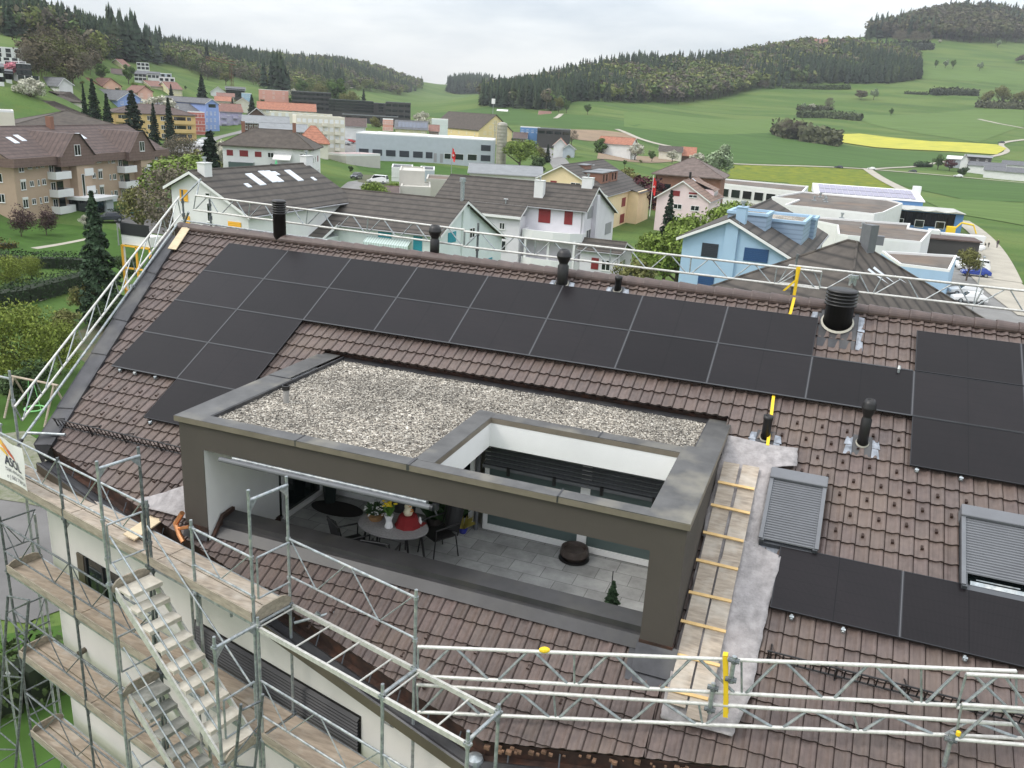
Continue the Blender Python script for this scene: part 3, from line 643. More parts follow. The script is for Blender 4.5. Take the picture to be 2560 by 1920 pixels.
# rails and clamps carrying them
b = MB()
def rail(u0, u1, v): b.box((0, 0, 0), (1, 1, 1), lambda x, y, z: tuple(RF(u0+(u1-u0)*x, v-.02+.04*y, TN+.03+(.065)*z)))
for r, cl in rows:
    runs = []; 
    for c in cl:
        if runs and runs[-1][1] == c: runs[-1][1] = c+1
        else: runs.append([c, c+1])
    for a_, c_ in runs:
        for f_ in (.22, .78): rail(a_*1.742+.02, min(c_*1.742, UMAX)-.02, (r+f_)*1.1336)
for f_ in (.2, .8): rail(13.96, 19.1, 5.46+f_*1.13)
rlo = thing('mounting_rails', 'black mounting rails under the solar panels, ends showing at panel edges', 'rail', tuple(RF(0, 0, TN))); b.build('rail', m_frame, rlo, off=rlo.location)
b = MB()
for r in range(4): b.box((0, 0, 0), (1, 1, 1), lambda x, y, z: tuple(RF((0 if r < 4 else 1.742)+x*((9 if r == 0 else 3.484/1.742 if r > 1 else 12)*1.742-.02)+.0, (r+1)*1.1336-.011+.022*y, -.012+.016*z)))
for (u, v) in [(16.3, 2.27)]: b.box((0, 0, 0), (1, 1, 1), lambda x, y, z: tuple(RF(15.68+5.2*x, v-.011+.022*y, -.012+.016*z)))
b.build('cover_strip', m_clampbar, rlo, off=rlo.location)
b = MB()
for r, cl in rows:
    for c in cl:
        if c+1 in cl: b.box((0, 0, 0), (1, 1, 1), lambda x, y, z: tuple(RF((c+1)*1.742-.008+.016*x, r*1.1336+.015+1.105*y, -.016+.018*z)))
for k in (1, 2): b.box((0, 0, 0), (1, 1, 1), lambda x, y, z: tuple(RF(13.94+k*1.742-.017+.016*x, 5.48+1.10*y, -.016+.018*z)))
b.build('seam_strip', mat('seam_aluminium', (.075, .075, .08), .5), rlo, off=rlo.location)
b = MB()
for (u, v) in [(15.8, 3.45), (16.45, 3.46), (17.6, 3.46), (14.25, 6.65), (14.95, 6.66), (16.5, 6.65), (17.3, 6.66), (.25, 4.58), (.65, 4.58), (1.2, 4.59), (1.95, 5.73)]:
    b.tube(RF(u, v-.05, -.05), RF(u, v+.03, -.05), .022, 8); b.box((0, 0, 0), (1, 1, 1), lambda x, y, z: tuple(RF(u-.03+.06*x, v-.02+.03*y, -.08+.06*z)))
b.build('end_clamp', m_galv, rlo, off=rlo.location)
# ================================================================ scaffolding
sc0 = S(-12, 1.6, GZ)
scaf = thing('scaffolding', 'galvanised frame scaffolding with plank decks and stairs against the white facade', 'scaffolding', tuple(sc0))
def sp(name, mb, m, parent=None): return mb.build(name, m, parent or scaf, off=sc0)
def post(t, o, z0, z1, r=.0245, m=m_galv):
    b = MB(); b.tube(S(t, o, z0), S(t, o, z1), r, 10)
    for z in (-7.36, -9.36, -11.36, -13.36):
        if z0 < z < z1: b.tube(S(t, o, z-.07), S(t, o, z+.05), r*1.35, 10); b.box((0, 0, 0), (1, 1, 1), lambda x, y, w: S(t-.05+.1*x, o-.035+.07*y, z-.02+.035*w))
    for z in (-6.25, -6.9):
        if z0 < z < z1: b.tube(S(t, o, z-.03), S(t, o, z+.02), r*1.5, 8)
    b.tube(S(t, o, z1-.0), S(t, o, z1+.002), r*.8, 10, cap=True)
    return sp('post', b, m)
for t, o, z0, z1 in [(-16.5, .9, GZ, -8.15), (-13.99, .9, GZ, -6.18), (-11.47, .9, GZ, -5.28), (-11.37, .9, GZ, -6.16), (-10.24, .9, -7.95, -6.12), (-10.24, .84, GZ, -7.45),
    (-8.87, .9, GZ, -5.2), (-8.79, .9, GZ, -7.2), (-6.34, .9, GZ, -7.17), (-4.94, .9, GZ, -7.17), (-16.6, .2, GZ, -8.4), (-11.42, .2, GZ, -7.4), (-8.9, .2, GZ, -5.24), (-6.4, .2, GZ, -6.13), (-4.98, .2, GZ, -7.24),
    (-11.42, 1.6, GZ, -5.28), (-8.85, 1.6, GZ, -7.18), (-18.9, .9, GZ, -6.2), (-18.95, .2, GZ, -7.3), (-10.35, .2, -8.2, -7.5)]: post(t, o, z0, z1, m=m_galvdk if o == .9 and t < -11 else m_galv)
def frametop(t, oa, ob, z):
    b = MB(); b.tube(S(t, oa, z), S(t, ob, z), .026, 10)
    for o_, s_ in ((oa, 1 if ob > oa else -1), (ob, -1 if ob > oa else 1)):
        p0, p1, p2 = S(t, o_, z-.03), S(t, o_+s_*.16, z-.02), S(t, o_, z-.20); n = TF*.006
        b.add([p0+n, p1+n, p2+n, p0-n, p1-n, p2-n], [(0,1,2), (5,4,3), (0,2,5,3), (1,4,5,2), (0,3,4,1)])
    sp('cross_tube', b, m_galv)
for a in [(-11.45, .9, 1.6, -5.42), (-8.88, .2, .9, -5.37), (-8.82, .9, 1.6, -7.34), (-6.37, .2, .9, -7.36), (-4.96, .2, .9, -7.34)]: frametop(*a)
for z in (-9.40, -11.40, -13.40, -15.40):
    for t in (-16.55, -13.99, -11.42, -8.88, -6.37, -4.96): frametop(t, .2, .9, z)
    for t in (-11.42, -8.85): frametop(t, .9, 1.6, z)
for t in (-18.92, -16.55, -13.99, -11.42, -8.88): frametop(t, .2, .9, -7.38)
def rail(ta, oa, tb, ob, z, top=1.08, mid=.45, m=None, brace=True):
    b = MB(); b.tube(S(ta, oa, z+top), S(tb, ob, z+top), .019, 8); b.tube(S(ta, oa, z+mid), S(tb, ob, z+mid), .017, 8)
    if brace:
        L = max(abs(tb-ta), abs(ob-oa)); n = 2 if L > 2 else 1
        for k in range(n):
            f0, f1, f2 = k/n+.02, (k+.46)/n, (k+.96)/n
            L_ = lambda f, h: S(ta+(tb-ta)*f, oa+(ob-oa)*f, z+h)
            b.tube(L_(f0, top), L_(f1, mid), .011, 6); b.tube(L_(f1+.01, mid), L_(f2, top), .011, 6)
    return sp('guardrail', b, m or m_galv)
rail(-18.9, .9, -16.5, .9, -7.33); rail(-16.5, .9, -13.99, .9, -7.33); rail(-13.99, .9, -11.47, .9, -7.33); rail(-10.24, .9, -8.87, .9, -7.33); rail(-8.9, .2, -6.4, .2, -7.33)
for z in (-9.36, -11.36, -13.36, -15.36):
    rail(-16.5, .9, -13.99, .9, z, m=m_galvdk); rail(-13.99, .9, -11.47, .9, z, m=m_galvdk); rail(-16.55, .2, -16.55, .9, z, m=m_galvdk)
    rail(-8.79, .9, -6.34, .9, z); rail(-6.34, .9, -4.94, .9, z)
def gate(t, oa, ob, z, m=m_galv):      # end guard frame
    b = MB()
    for o_ in (oa, ob): b.tube(S(t, o_, z+.42), S(t, o_, z+1.08), .016, 8)
    b.tube(S(t, oa, z+1.08), S(t, ob, z+1.08), .018, 8); b.tube(S(t, oa, z+.42), S(t, ob, z+.42), .016, 8); sp('end_guard', b, m)
gate(-11.40, .98, 1.56, -7.42); gate(-8.80, .28, .86, -7.33); gate(-11.40, .98, 1.56, -9.4); gate(-8.83, .98, 1.52, -9.36); gate(-11.40, .98, 1.56, -11.4)
def deck(t0, t1, z, m, o0=.24, o1=.86, toe=True):
    b = MB(); w = (o1-o0-.03)/2
    for k in range(2):
        oa = o0+k*(w+.03)
        b.box((0, 0, 0), (1, 1, 1), lambda x, y, q: S(t0+.01+(t1-t0-.02)*x, oa+w*y, z-.05+.05*q+(.006*k)))
    d = sp('plank_deck', b, m)
    b = MB()
    for o_ in (o0-.035, o1+.005): b.box((0, 0, 0), (1, 1, 1), lambda x, y, q: S(t0+(t1-t0)*x, o_+.03*y, z-.10+.09*q))
    sp('deck_beam', b, m_galv, d)
    if toe:
        b = MB(); b.box((0, 0, 0), (1, 1, 1), lambda x, y, q: S(t0+.03+(t1-t0-.06)*x, o1+.04+.025*y, z-.02+.16*q)); sp('toe_board', b, m_toe, d)
def endtoe(t, oa, ob, z):
    b = MB(); P = []
    for f in np.linspace(0, 1, 9):
        h = z+.02+.15*min(1, 4*min(f, 1-f)+.3); o_ = oa+(ob-oa)*f; P.append([S(t, o_, z-.03), S(t, o_, h), S(t+.03, o_, h), S(t+.03, o_, z-.03)])
    b.grid(P); sp('end_toe_board', b, m_toe)
deck(-19.2, -16.45, -7.30, m_plank); deck(-16.45, -13.99, -7.30, m_plankw); deck(-13.99, -11.43, -7.30, m_plankw); deck(-11.43, -8.87, -7.30, m_plankw); endtoe(-8.90, .2, .9, -7.3)
for z in (-9.35, -11.35, -13.35, -15.35):
    deck(-16.5, -13.99, z, m_plank); deck(-13.99, -11.43, z, m_plank); deck(-11.43, -8.87, z, m_plank, toe=False); deck(-8.82, -6.37, z, m_plank); deck(-6.37, -4.94, z, m_plank); endtoe(-16.53, .2, .9, z)
# open ledgers with rungs where the top deck is missing
b = MB()
for (ta, tb, nr) in ((-8.84, -6.38, 4), (-6.36, -4.96, 2)):
    for o_ in (.2, .9): b.box((0, 0, 0), (1, 1, 1), lambda x, y, q: S(ta+(tb-ta)*x, o_-.02+.04*y, -7.42+.075*q))
    for k in range(nr): t = ta+(tb-ta)*(k+.06 if k == 0 else k+.3)/nr; b.tube(S(t, .2, -7.39), S(t, .9, -7.39), .014, 8)
sp('open_ledger', b, m_alu)
# bracket tube into the eave
b = MB(); b.tube(S(-8.88, .15, -7.72), S(-8.50, -.35, -7.62), .024, 10); b.tube(S(-8.72, -.05, -7.75), S(-8.66, -.15, -7.60), .045, 8); sp('wall_tie', b, m_galv)
b = MB(); b.tube(S(-16.55, .15, -6.62), S(-15.9, -.25, -6.60), .03, 10); sp('wall_tie', b, m_galv)
# stairs : aluminium flights between the two outer rows
def stair(zt, zb, ta, tb, m1, m2, oa=.98, ob=1.54):
    d = MB()
    for o_ in (oa-.03, ob): d.add([S(ta-.05, o_, zt+.02), S(tb, o_, zb+.10), S(tb, o_, zb-.06), S(ta-.05, o_, zt-.16), S(ta-.05, o_+.03, zt+.02), S(tb, o_+.03, zb+.10), S(tb, o_+.03, zb-.06), S(ta-.05, o_+.03, zt-.16)], [(0,1,2,3), (7,6,5,4), (0,4,5,1), (1,5,6,2), (2,6,7,3), (3,7,4,0)])
    s_ = sp('stair_stringers', d, m1); n = 9
    for k in range(n):
        f = k/(n-1+.6); t = ta+(tb-ta)*f; z = zt+(zb-zt)*f-(.0 if k else .0); w = .24 if k else .34; b = MB()
        b.box((0, 0, 0), (1, 1, 1), lambda x, y, q: S(t-.04+w*x, oa+(ob-oa)*y, z-.035+.035*q)); b.box((0, 0, 0), (1, 1, 1), lambda x, y, q: S(t-.04+w*x, oa+.0+(ob-oa)*y, z-.07+.035*q) if 0 else S(t+w-.06+.02*x, oa+(ob-oa)*y, z-.07+.04*q))
        sp('tread', b, m2, s_)
    for o_, hs in ((ob+.03, (.55, 1.02)), (oa-.03, (.95,))):
        for h in hs:
            b = MB(); b.tube(S(ta-.05, o_, zt+h-.1), S(tb, o_, zb+h), .016, 8); sp('stair_handrail', b, m_galv, s_)
m_tread = mat('stair_tread', (.52, .48, .40), .7, noise=(6, .15), extra=streaks(6, .5, (.62, .60, .55)))
m_tread2 = mat('stair_tread_grey', (.27, .27, .24), .7, noise=(6, .2), extra=streaks(6, .5, (.42, .42, .38)))
stair(-7.42, -9.36, -11.28, -8.93, m_alu, m_tread); stair(-9.42, -11.36, -11.28, -8.93, m_alu, m_tread2, 1.0, 1.5); stair(-11.42, -13.36, -11.28, -8.93, m_alu, m_tread2); stair(-13.42, -15.36, -11.28, -8.93, m_alu, m_tread2)
for z in (-7.45, -9.40, -11.4): endtoe(-11.38, .95, 1.6, z)
endtoe(-8.86, .95, 1.55, -9.38)
# small loading hoop frame leaning at the stair foot
P0, P1, P2, P3 = onfac(400+800*.25316, 1500+1030*.25316, 1.75), onfac(400+1015*.25316, 1500+930*.25316, 1.45), onfac(400+740*.25316, 1500+1640*.25316, 1.75), onfac(400+935*.25316, 1500+1659*.25316, 1.45)
b = MB(); b.tube(P0+(P0-P2)*.0, P2+(P2-P0)*.4, .022, 10); b.tube(P1, P3+(P3-P1)*.3, .022, 10); b.tube(P0*.9+P2*.1, P1*.92+P3*.08, .018, 8); b.tube(P2, P3, .016, 8); b.tube(P2*.8+P0*.2, P1*.6+P3*.4, .010, 6)
lf = thing('leaning_scaffold_frame', 'loose galvanised frame leaning at the foot of the upper stair flight', 'scaffold frame', tuple(P2)); b.build('frame_tubes', m_galvdk, lf, off=lf.location)
# ---- lattice girders
def girder(name, label, c1, c2, nb=8, r=.024, m=m_alu, loc=None, zig='V', group='white aluminium lattice girders'):
    """c1=(start,end) of the upper chord, c2 of the lower chord"""
    c1 = [np.array(q, float) for q in c1]; c2 = [np.array(q, float) for q in c2]
    g = thing(name, label, 'lattice girder', tuple(c2[0]), group=group)
    b = MB(); b.tube(c1[0], c1[1], r, 10); b.build('upper_chord', m, g, off=c2[0]); b = MB(); b.tube(c2[0], c2[1], r, 10); b.build('lower_chord', m, g, off=c2[0])
    b = MB(); U = lambda f: c1[0]+(c1[1]-c1[0])*f; L = lambda f: c2[0]+(c2[1]-c2[0])*f
    for k in range(nb):
        f = k/nb
        if zig == 'V':
            b.tube(L(f+.04/nb), U(f+.42/nb), .014+(r-.024)*2.5, 6); b.tube(U(f+.50/nb), L(f+.92/nb), .014+(r-.024)*2.5, 6)
            if k % 2 == 0: b.tube(U(f), L(f+.0), .015, 6)
        else:
            b.tube(U(f+.1/nb), L(f+.1/nb), .014, 6); b.tube(U(f+.14/nb), L(f+.95/nb), .014, 6)
    b.tube(U(1), L(1), .015, 6); b.build('lattice', m_galv if m is m_alu else m, g, off=c2[0]); return g
girder('lattice_girder', 'long white lattice girder running along the roof ridge, left length', ((-15.7, 18.2, -2.60), (-8.0, 18.2, -2.73)), ((-15.8, 18.2, -2.98), (-8.0, 18.2, -3.10)), 9)
girder('lattice_girder', 'white lattice girder over the ridge with a yellow strap round its right end', ((-8.0, 18.16, -2.76), (-.1, 18.16, -2.79)), ((-8.0, 18.16, -3.11), (-.1, 18.16, -3.14)), 9)
girder('lattice_girder', 'white lattice girder behind the wide black louvred vent, running out at the right', ((-.75, 18.22, -2.74), (8.2, 18.22, -2.74)), ((-.9, 18.22, -3.12), (8.2, 18.22, -3.12)), 10)
rg_ = thing('ridge_guard_rail', 'thin galvanised rail under the ridge lattice girder, held by short posts', 'guard rail', (-16.2, 18.2, -4.2))
b = MB(); b.tube((-16.25, 18.24, -3.30), (-8, 18.24, -3.42), .022, 10); b.tube((-8.2, 18.25, -3.41), (8.2, 18.25, -3.46), .022, 10); b.build('rail', m_galv, rg_, off=rg_.location)
for x, za, zb in ((-16.2, -4.3, -2.50), (-15.32, -4.0, -2.66), (-7.70, -4.2, -2.55), (-.62, -4.2, -2.5), (5.5, -4.2, -2.5)):
    b = MB(); b.tube((x, 18.27, za), (x, 18.27, zb), .026, 10); b.tube((x, 18.27, -3.2), (x, 18.27, -3.1), .045, 8); b.tube((x, 18.27, -2.85), (x, 18.27, -2.78), .04, 8); b.build('post', m_galvdk, rg_, off=rg_.location)
b = MB(); b.tube((-16.2, 18.2, -2.75), (-15.75, 18.5, -2.2), .024, 8); b.tube((-15.75, 18.45, -2.2), (-15.68, 18.2, -2.62), .02, 8); b.tube((-16.2, 18.1, -3.6), (-15.7, 17.9, -3.0), .03, 8); b.build('brace', m_galv, rg_, off=rg_.location)
girder('lattice_girder', 'white lattice girder sloping down beside the left roof verge', ((-15.85, 17.75, -2.62), (-14.60, 11.40, -6.15)), ((-15.87, 17.85, -3.02), (-14.66, 11.56, -6.50)), 9, zig='L')
vr = thing('verge_guard_rail', 'bright galvanised tube sloping along the dark verge flashing', 'guard rail', (-14.3, 11.2, -6.9))
b = MB(); e0, e1 = np.array([-15.86, 17.62, -3.32]), np.array([-14.40, 11.30, -6.78]); b.tube(e0, e1, .027, 10); b.tube(e0+(e1-e0)*.335-np.array([0, 0, .05]), e0+(e1-e0)*.35+np.array([0, 0, .05]), .045, 8); b.build('tube', m_galv, vr, off=vr.location)
b = MB(); b.tube(e1, e1+(e1-e0)*.012, .04, 8); b.build('tube_coupler', m_black, vr, off=vr.location)
side = thing('side_scaffolding', 'scaffold post and rails on the lawn side of the house corner', 'scaffolding', (-14.7, 11.4, GZ))
d_ = (ray(19, 924)); 
b = MB(); b.tube((-14.75, 11.5, GZ), (-14.75, 11.5, -5.45), .026, 10); b.tube((-14.75, 11.5, -6.2), (-14.75, 11.5, -6.05), .04, 8); b.build('post', m_galv, side, off=side.location)
b = MB(); b.tube((-14.75, 11.5, -5.62), (-15.6, 11.75, -5.74), .026, 10); b.build('cross_tube', m_galv, side, off=side.location)
b = MB(); b.tube((-14.9, 11.3, -6.55), (-16.6, 11.7, -6.55), .02, 8); b.tube((-14.95, 11.3, -6.55), (-14.95, 11.3, -7.6), .02, 8); b.tube((-15.0, 11.3, -6.6), (-15.9, 11.5, -7.4), .016, 8); b.build('guardrail', m_galv, side, off=side.location)
# front girders spanning right from the inner post
fp = np.array([-4.40, 8.87]); fd = np.array([1, .20])
def onfront(x, y):
    d = ray(x*2560/2212, y*2560/2212); n = np.array([fd[1], -fd[0], 0]); c = n[0]*fp[0]+n[1]*fp[1]; return d*c/(n@d)
T1 = (onfront(903, 1397), onfront(2195, 1450)); T2 = (onfront(903, 1460), onfront(2195, 1531)); T3 = (onfront(903, 1476), onfront(2195, 1562)); T4 = (onfront(905, 1535), onfront(2215, 1592))
girder('lattice_girder', 'upper white lattice girder crossing the roof foot with a yellow tape mark', T1, T2, 7, r=.026)
girder('lattice_girder', 'lower white lattice girder crossing the roof foot just under its twin', (T3[0]+(0, -.03, 0), T3[1]+(0, -.03, 0)), (T4[0]+(0, -.03, 0), T4[1]+(0, -.03, 0)), 8, r=.026)
girder('lattice_girder', 'short end of a white lattice girder overlapping at the right picture edge', (onfront(2085, 1446)+(0, -.1, 0), onfront(2420, 1462)+(0, -.1, 0)), (onfront(2065, 1517)+(0, -.1, 0), onfront(2420, 1540)+(0, -.1, 0)), 2, r=.026)
girder('lattice_girder', 'lowest short girder end at the right edge beside the clamp post', (onfront(2075, 1508)+(0, -.13, 0), onfront(2420, 1530)+(0, -.13, 0)), (onfront(2060, 1582)+(0, -.13, 0), onfront(2420, 1612)+(0, -.13, 0)), 2, r=.026)
yb = thing('tape_marker', 'yellow tape wrapped round the upper front girder tube', 'tape', tuple(onfront(1176, 1404)))
b = MB(); q0, q1 = onfront(1166, 1404), onfront(1188, 1405); b.lathe([(.02, -.05), (.036, -.03), (.045, 0), (.036, .03), (.02, .05)], (0, 0, 0), 12)
t_ = (q1-q0)/np.linalg.norm(q1-q0); 
b.v = [tuple(np.array(v[0])*np.array([-t_[1], t_[0], 0])+v[1]*np.array([0, 0, 1.])+v[2]*t_*1.4) for v in b.v]; b.build('tape_band', m_yellow, yb)
# clamp posts on the front girders
def clamppost(label, x, y0, y1, off_=-.06):
    p, q = onfront(x, y0)+(0, off_, 0), onfront(x, y1)+(0, off_, 0); z = np.array([p[0], p[1], q[2]])
    g = thing('clamp_post', label, 'scaffold post', tuple(z)); b = MB(); b.tube(z, p, .03, 10); b.build('tube', m_galv, g, off=z)
    b = MB(); 
    for f in (.12, .85): c = z+(p-z)*f; b.tube(c-(.07, 0, 0), c+(.07, 0, 0), .035, 8); b.tube(c-(0, .06, 0), c+(0, .06, 0), .028, 8); b.tube(c+(.03, 0, -.05), c+(.03, 0, .05), .012, 6)
    b.build('coupler', m_galvdk, g, off=z)
clamppost('short galvanised tube clamped between the front girders over the boards', 1543, 1470, 1535); clamppost('dark short tube with coupler over the grey fleece', 1588, 1412, 1470)
clamppost('galvanised support with couplers under the girders at the lower right', 2055, 1570, 1665, -.12)
b = MB(); q = onfront(2065, 1567)+(0, -.2, 0); b.lathe([(.02, 0), (.028, .01), (.028, .06), (.01, .07)], q, 10); yc = thing('thread_cap', 'small yellow cap on the lower right support', 'cap', tuple(q)); b.build('cap', m_yellow, yc, off=q)
# yellow ratchet straps
def ribbon(mb, pts, w, nrm): 
    rows = []
    for p, ww in pts: p = np.array(p, float); rows.append([p-np.array(ww)*w/2, p+np.array(ww)*w/2])
    n = np.array(nrm)*.004; mb.grid(rows); mb.grid([[a+n, c+n] for a, c in rows])
st = thing('ratchet_strap', 'yellow ratchet strap tying the ridge girder and running down the tiles', 'strap', (-1.0, 18.0, -3.6))
b = MB(); X_ = (1, 0, 0)
def yy(x, y, Y=18.10): return ony(x*2560/2212, y*2560/2212, Y)
ribbon(b, [(yy(1727, 576), X_), (yy(1722, 600), X_), (yy(1715, 640), X_), (yy(1712, 648), X_)], .06, (0, -1, 0))
ribbon(b, [(yy(1723, 577, 18.05), X_), (yy(1720, 604, 18.05), X_), (yy(1693, 628, 18.05), X_)], .05, (0, -1, 0))
p_ = yy(1713, 649, 17.95); u_, v_ = onroof(1708*2560/2212, 674*2560/2212, 0.0)
ribbon(b, [(yy(1712, 646, 18.05), X_), (RF(u_+.02, -.32, .16), X_), (RF(u_, v_, .0), X_), (RF(u_-.02, v_+.1, -.06), X_)], .055, (0, -1, .5)); b.build('webbing', m_yellow, st, off=st.location)
b = MB(); b.box(yy(1716, 650, 17.95)-.05, yy(1716, 650, 17.95)+np.array([.06, .04, .05])); b.tube(yy(1716, 650, 17.9), yy(1725, 652, 17.9), .02, 8); b.build('ratchet', m_galvdk, st, off=st.location)
s2 = thing('webbing_strap', 'yellow strap lying on the tiles between the panels and the grey fleece', 'strap', tuple(RF(13.5, 3.4, TN)))
b = MB(); pu = [onroof(x*2560/2212, y*2560/2212, TN+.09) for x, y in ((1671, 855), (1664, 915), (1658, 962))]; ribbon(b, [(RF(u, v, TN+.09+(.03 if k == 1 else 0)), X_) for k, (u, v) in enumerate(pu)], .052, EN); b.build('webbing', m_yellow, s2, off=s2.location)
s3 = thing('webbing_strap', 'yellow strap hanging round both front girders over the boards', 'strap', tuple(onfront(1567, 1545)))
b = MB(); c = (0, -.045, 0); ribbon(b, [(onfront(1567, 1414)+c, (.98, .2, 0)), (onfront(1569, 1480)+c, (.98, .2, 0)), (onfront(1568, 1545)+c, (.98, .2, 0))], .06, (0, -1, 0)); ribbon(b, [(onfront(1567, 1414)-c, (.98, .2, 0)), (onfront(1568, 1545)-c, (.98, .2, 0))], .06, (0, -1, 0)); ribbon(b, [(onfront(1567, 1413)+c, (.98, .2, 0)), (onfront(1567, 1413)-c, (.98, .2, 0))], .06, (0, 0, 1))
b.build('webbing', m_yellow, s3, off=s3.location)
# ---- fleece, boards and battens beside the dormer
def cloth(name, label, poly, n0, m, amp=.02, seed=1, nx=14, wrinkle=5):
    """poly: list of (uL, uR, v) rows"""
    r_ = random.Random(seed); rows = []
    for uL, uR, v in poly:
        row = []
        for k in range(nx+1):
            f = k/nx; u = uL+(uR-uL)*f; h = amp*(sin(u*wrinkle+v*3+seed)+.7*sin(v*wrinkle*1.3-u*4)+.6*r_.uniform(-1, 1)*.3)
            edge = 1 if (k in (0, nx)) else 0; row.append(RF(u+(edge*r_.uniform(-.012, .012)), v, n0+h+amp))
        rows.append(row)
    c0_ = rows[-1][0]; t = thing(name, label, 'fleece sheet', tuple(c0_)); b = MB(); b.grid(rows); o = b.build('sheet', m, t, off=c0_, smooth=True); md = o.modifiers.new('thick', 'SOLIDIFY'); md.thickness = .006; return t
def dens(rows, k=4):
    out = []
    for (a, b_, c), (d, e_, f) in zip(rows[:-1], rows[1:]):
        for i in range(k): s_ = i/k; out.append((a+(d-a)*s_, b_+(e_-b_)*s_, c+(f-c)*s_))
    return out+[rows[-1]]
cloth('fleece_sheet', 'upper grey fleece sheet with a wavy top edge beside the roof window', dens([(12.78, 13.95, 3.44), (12.76, 13.97, 3.62), (12.76, 13.98, 3.84), (12.76, 13.62, 3.98), (12.76, 13.62, 4.6), (12.76, 13.62, 5.60)], 6), TN+.075, m_fleece, .022, 3)
cloth('fleece_sheet', 'long grey fleece sheet running down the tiles right of the boards', dens([(12.8, 13.58, 5.52), (12.8, 13.98, 5.68), (12.8, 13.93, 6.5), (12.8, 13.90, 7.2), (12.8, 13.90, 7.99), (12.8, 13.80, 8.40), (12.8, 13.75, 8.62)], 6), TN+.085, m_fleece, .022, 8)
def board(u0, u1, v0, v1, n, label, m=m_plankw, th=.027, name='scaffold_plank', cat='plank', skew=0):
    P = RF(u0, v1, n); t = thing(name, label, cat, tuple(P)); b = MB(); b.box((0, 0, 0), (1, 1, 1), lambda x, y, z: tuple(RF(u0+(u1-u0)*x+skew*y, v0+(v1-v0)*y, n+th*z))); b.build('board', m, t, off=P); return t
nB = TN+.14
board(12.83, 13.09, 4.07, 6.2, nB, 'upper left weathered board of the walkway beside the dormer'); board(13.14, 13.41, 4.06, 6.05, nB, 'upper right weathered board of the walkway beside the dormer')
board(12.84, 13.10, 6.15, 8.44, nB+.028, 'lower left weathered board of the walkway, reaching under the front girders'); board(13.13, 13.40, 6.0, 8.56, nB+.028, 'lower right weathered board of the walkway with the angled cut end')
ordw2 = ['topmost', 'second', 'third', 'fourth', 'fifth', 'sixth', 'seventh', 'lowest']
for k, (x, y, x2, y2) in enumerate([(420, 118, 615, 158), (382, 240, 592, 288), (340, 388, 558, 438), (303, 537, 528, 590), (263, 710, 493, 762), (220, 865, 463, 925), (190, 1045, 430, 1108), (133, 1230, 367, 1288)]):
    (ua, va), (ub, vb) = [onroof(1600+a*.4642, 1150+c*.4642, nB+.06) for a, c in ((x, y), (x2, y2))]
    P = RF(ua, va, nB+.056); t = thing('batten', ordw2[k]+' yellow wooden batten across the walkway boards, counted from the top', 'batten', tuple(P), group='yellow battens across the boards')
    b = MB(); b.box((0, 0, 0), (1, 1, 1), lambda q, w, z: tuple(RF(ua+(ub-ua)*q, va+(vb-va)*q-.02+.045*w, nB+.056+.022*z))); b.build('lath', m_batten, t, off=P)
board(-1.75, -1.50, -.42, .50, TN+.10, 'pale plywood board at the upper left roof corner under the post', m_ply, .02, 'plywood_board', 'board', .22)
# left of the dormer: fleece, board, copper downpipe elbow
cloth('fleece_sheet', 'grey fleece sheet hanging down left of the brown dormer post', dens([(3.85, 4.28, 6.75), (3.4, 4.28, 7.15), (2.95, 4.28, 7.42), (3.3, 4.28, 7.55)], 4), TN+.09, m_fleece, .012, 5)
P = S(-10.9, .35, -7.28); pb_ = thing('plywood_board', 'pale wooden board laid from the scaffold deck to the eave', 'board', tuple(P)); b = MB()
qa, qb = onfac(322, 1345, .72), onfac(402, 1290, -.15); w_ = TF*.16; up = np.array([0, 0, .025]); b.add([qa-w_, qa+w_, qb+w_, qb-w_, qa-w_+up, qa+w_+up, qb+w_+up, qb-w_+up], [(3,2,1,0), (4,5,6,7), (0,1,5,4), (1,2,6,5), (2,3,7,6), (3,0,4,7)]); b.build('board', m_ply, pb_, off=P)
P = onfac(0+1720*.25316, 1080+930*.25316, -.25); cp_ = thing('copper_downpipe', 'shiny copper pipe elbow at the foot of the left dormer post', 'downpipe', tuple(P)); b = MB()
ps = [onfac(1800*.25316, 1080+800*.25316, .12), onfac(1735*.25316, 1080+905*.25316, .14), onfac(1770*.25316, 1080+1010*.25316, .16), onfac(1810*.25316, 1080+1085*.25316, .17)]
for a_, c_ in zip(ps[:-1], ps[1:]): b.tube(a_, c_, .045, 14)
b.tube(ps[1]*.5+ps[2]*.5, onfac(1870*.25316, 1080+935*.25316, .1), .03, 10); b.build('elbow', m_copper, cp_, off=P)
# ---- banner on the top rail, lettering cut by its own left-hand part outside the picture
bn = thing('banner', 'white company banner with flame emblem tied to the top scaffold rail', 'banner', tuple(S(-17, .95, -7.3)))
b = MB(); rows = []
def BP(t, z, k=0): return S(t, .955+.03*sin(t*4+z*3)+k, z)
for i in range(25):
    t = -18.9+(i/24)*(3.84); zt_ = -6.27-.03*abs(sin(i*.8)); rows.append([BP(t+.05*sin(j*.5)*(i == 24), zt_+(-7.16-zt_)*j/10) for j in range(11)])
b.grid(rows); b.build('fabric', mat('banner_fabric', (.72, .71, .68), .8, noise=(3, .06)), bn, off=bn.location, smooth=True)
def text_mesh(txt, size, bold=0.0):
    cu = bpy.data.curves.new('lettering', 'FONT'); cu.body = txt; cu.size = size; cu.offset = bold; cu.resolution_u = 3
    o = bpy.data.objects.new('lettering', cu); SC.collection.objects.link(o); bpy.context.view_layer.update()
    me = bpy.data.meshes.new_from_object(o.evaluated_get(bpy.context.evaluated_depsgraph_get())); bpy.data.objects.remove(o); return me
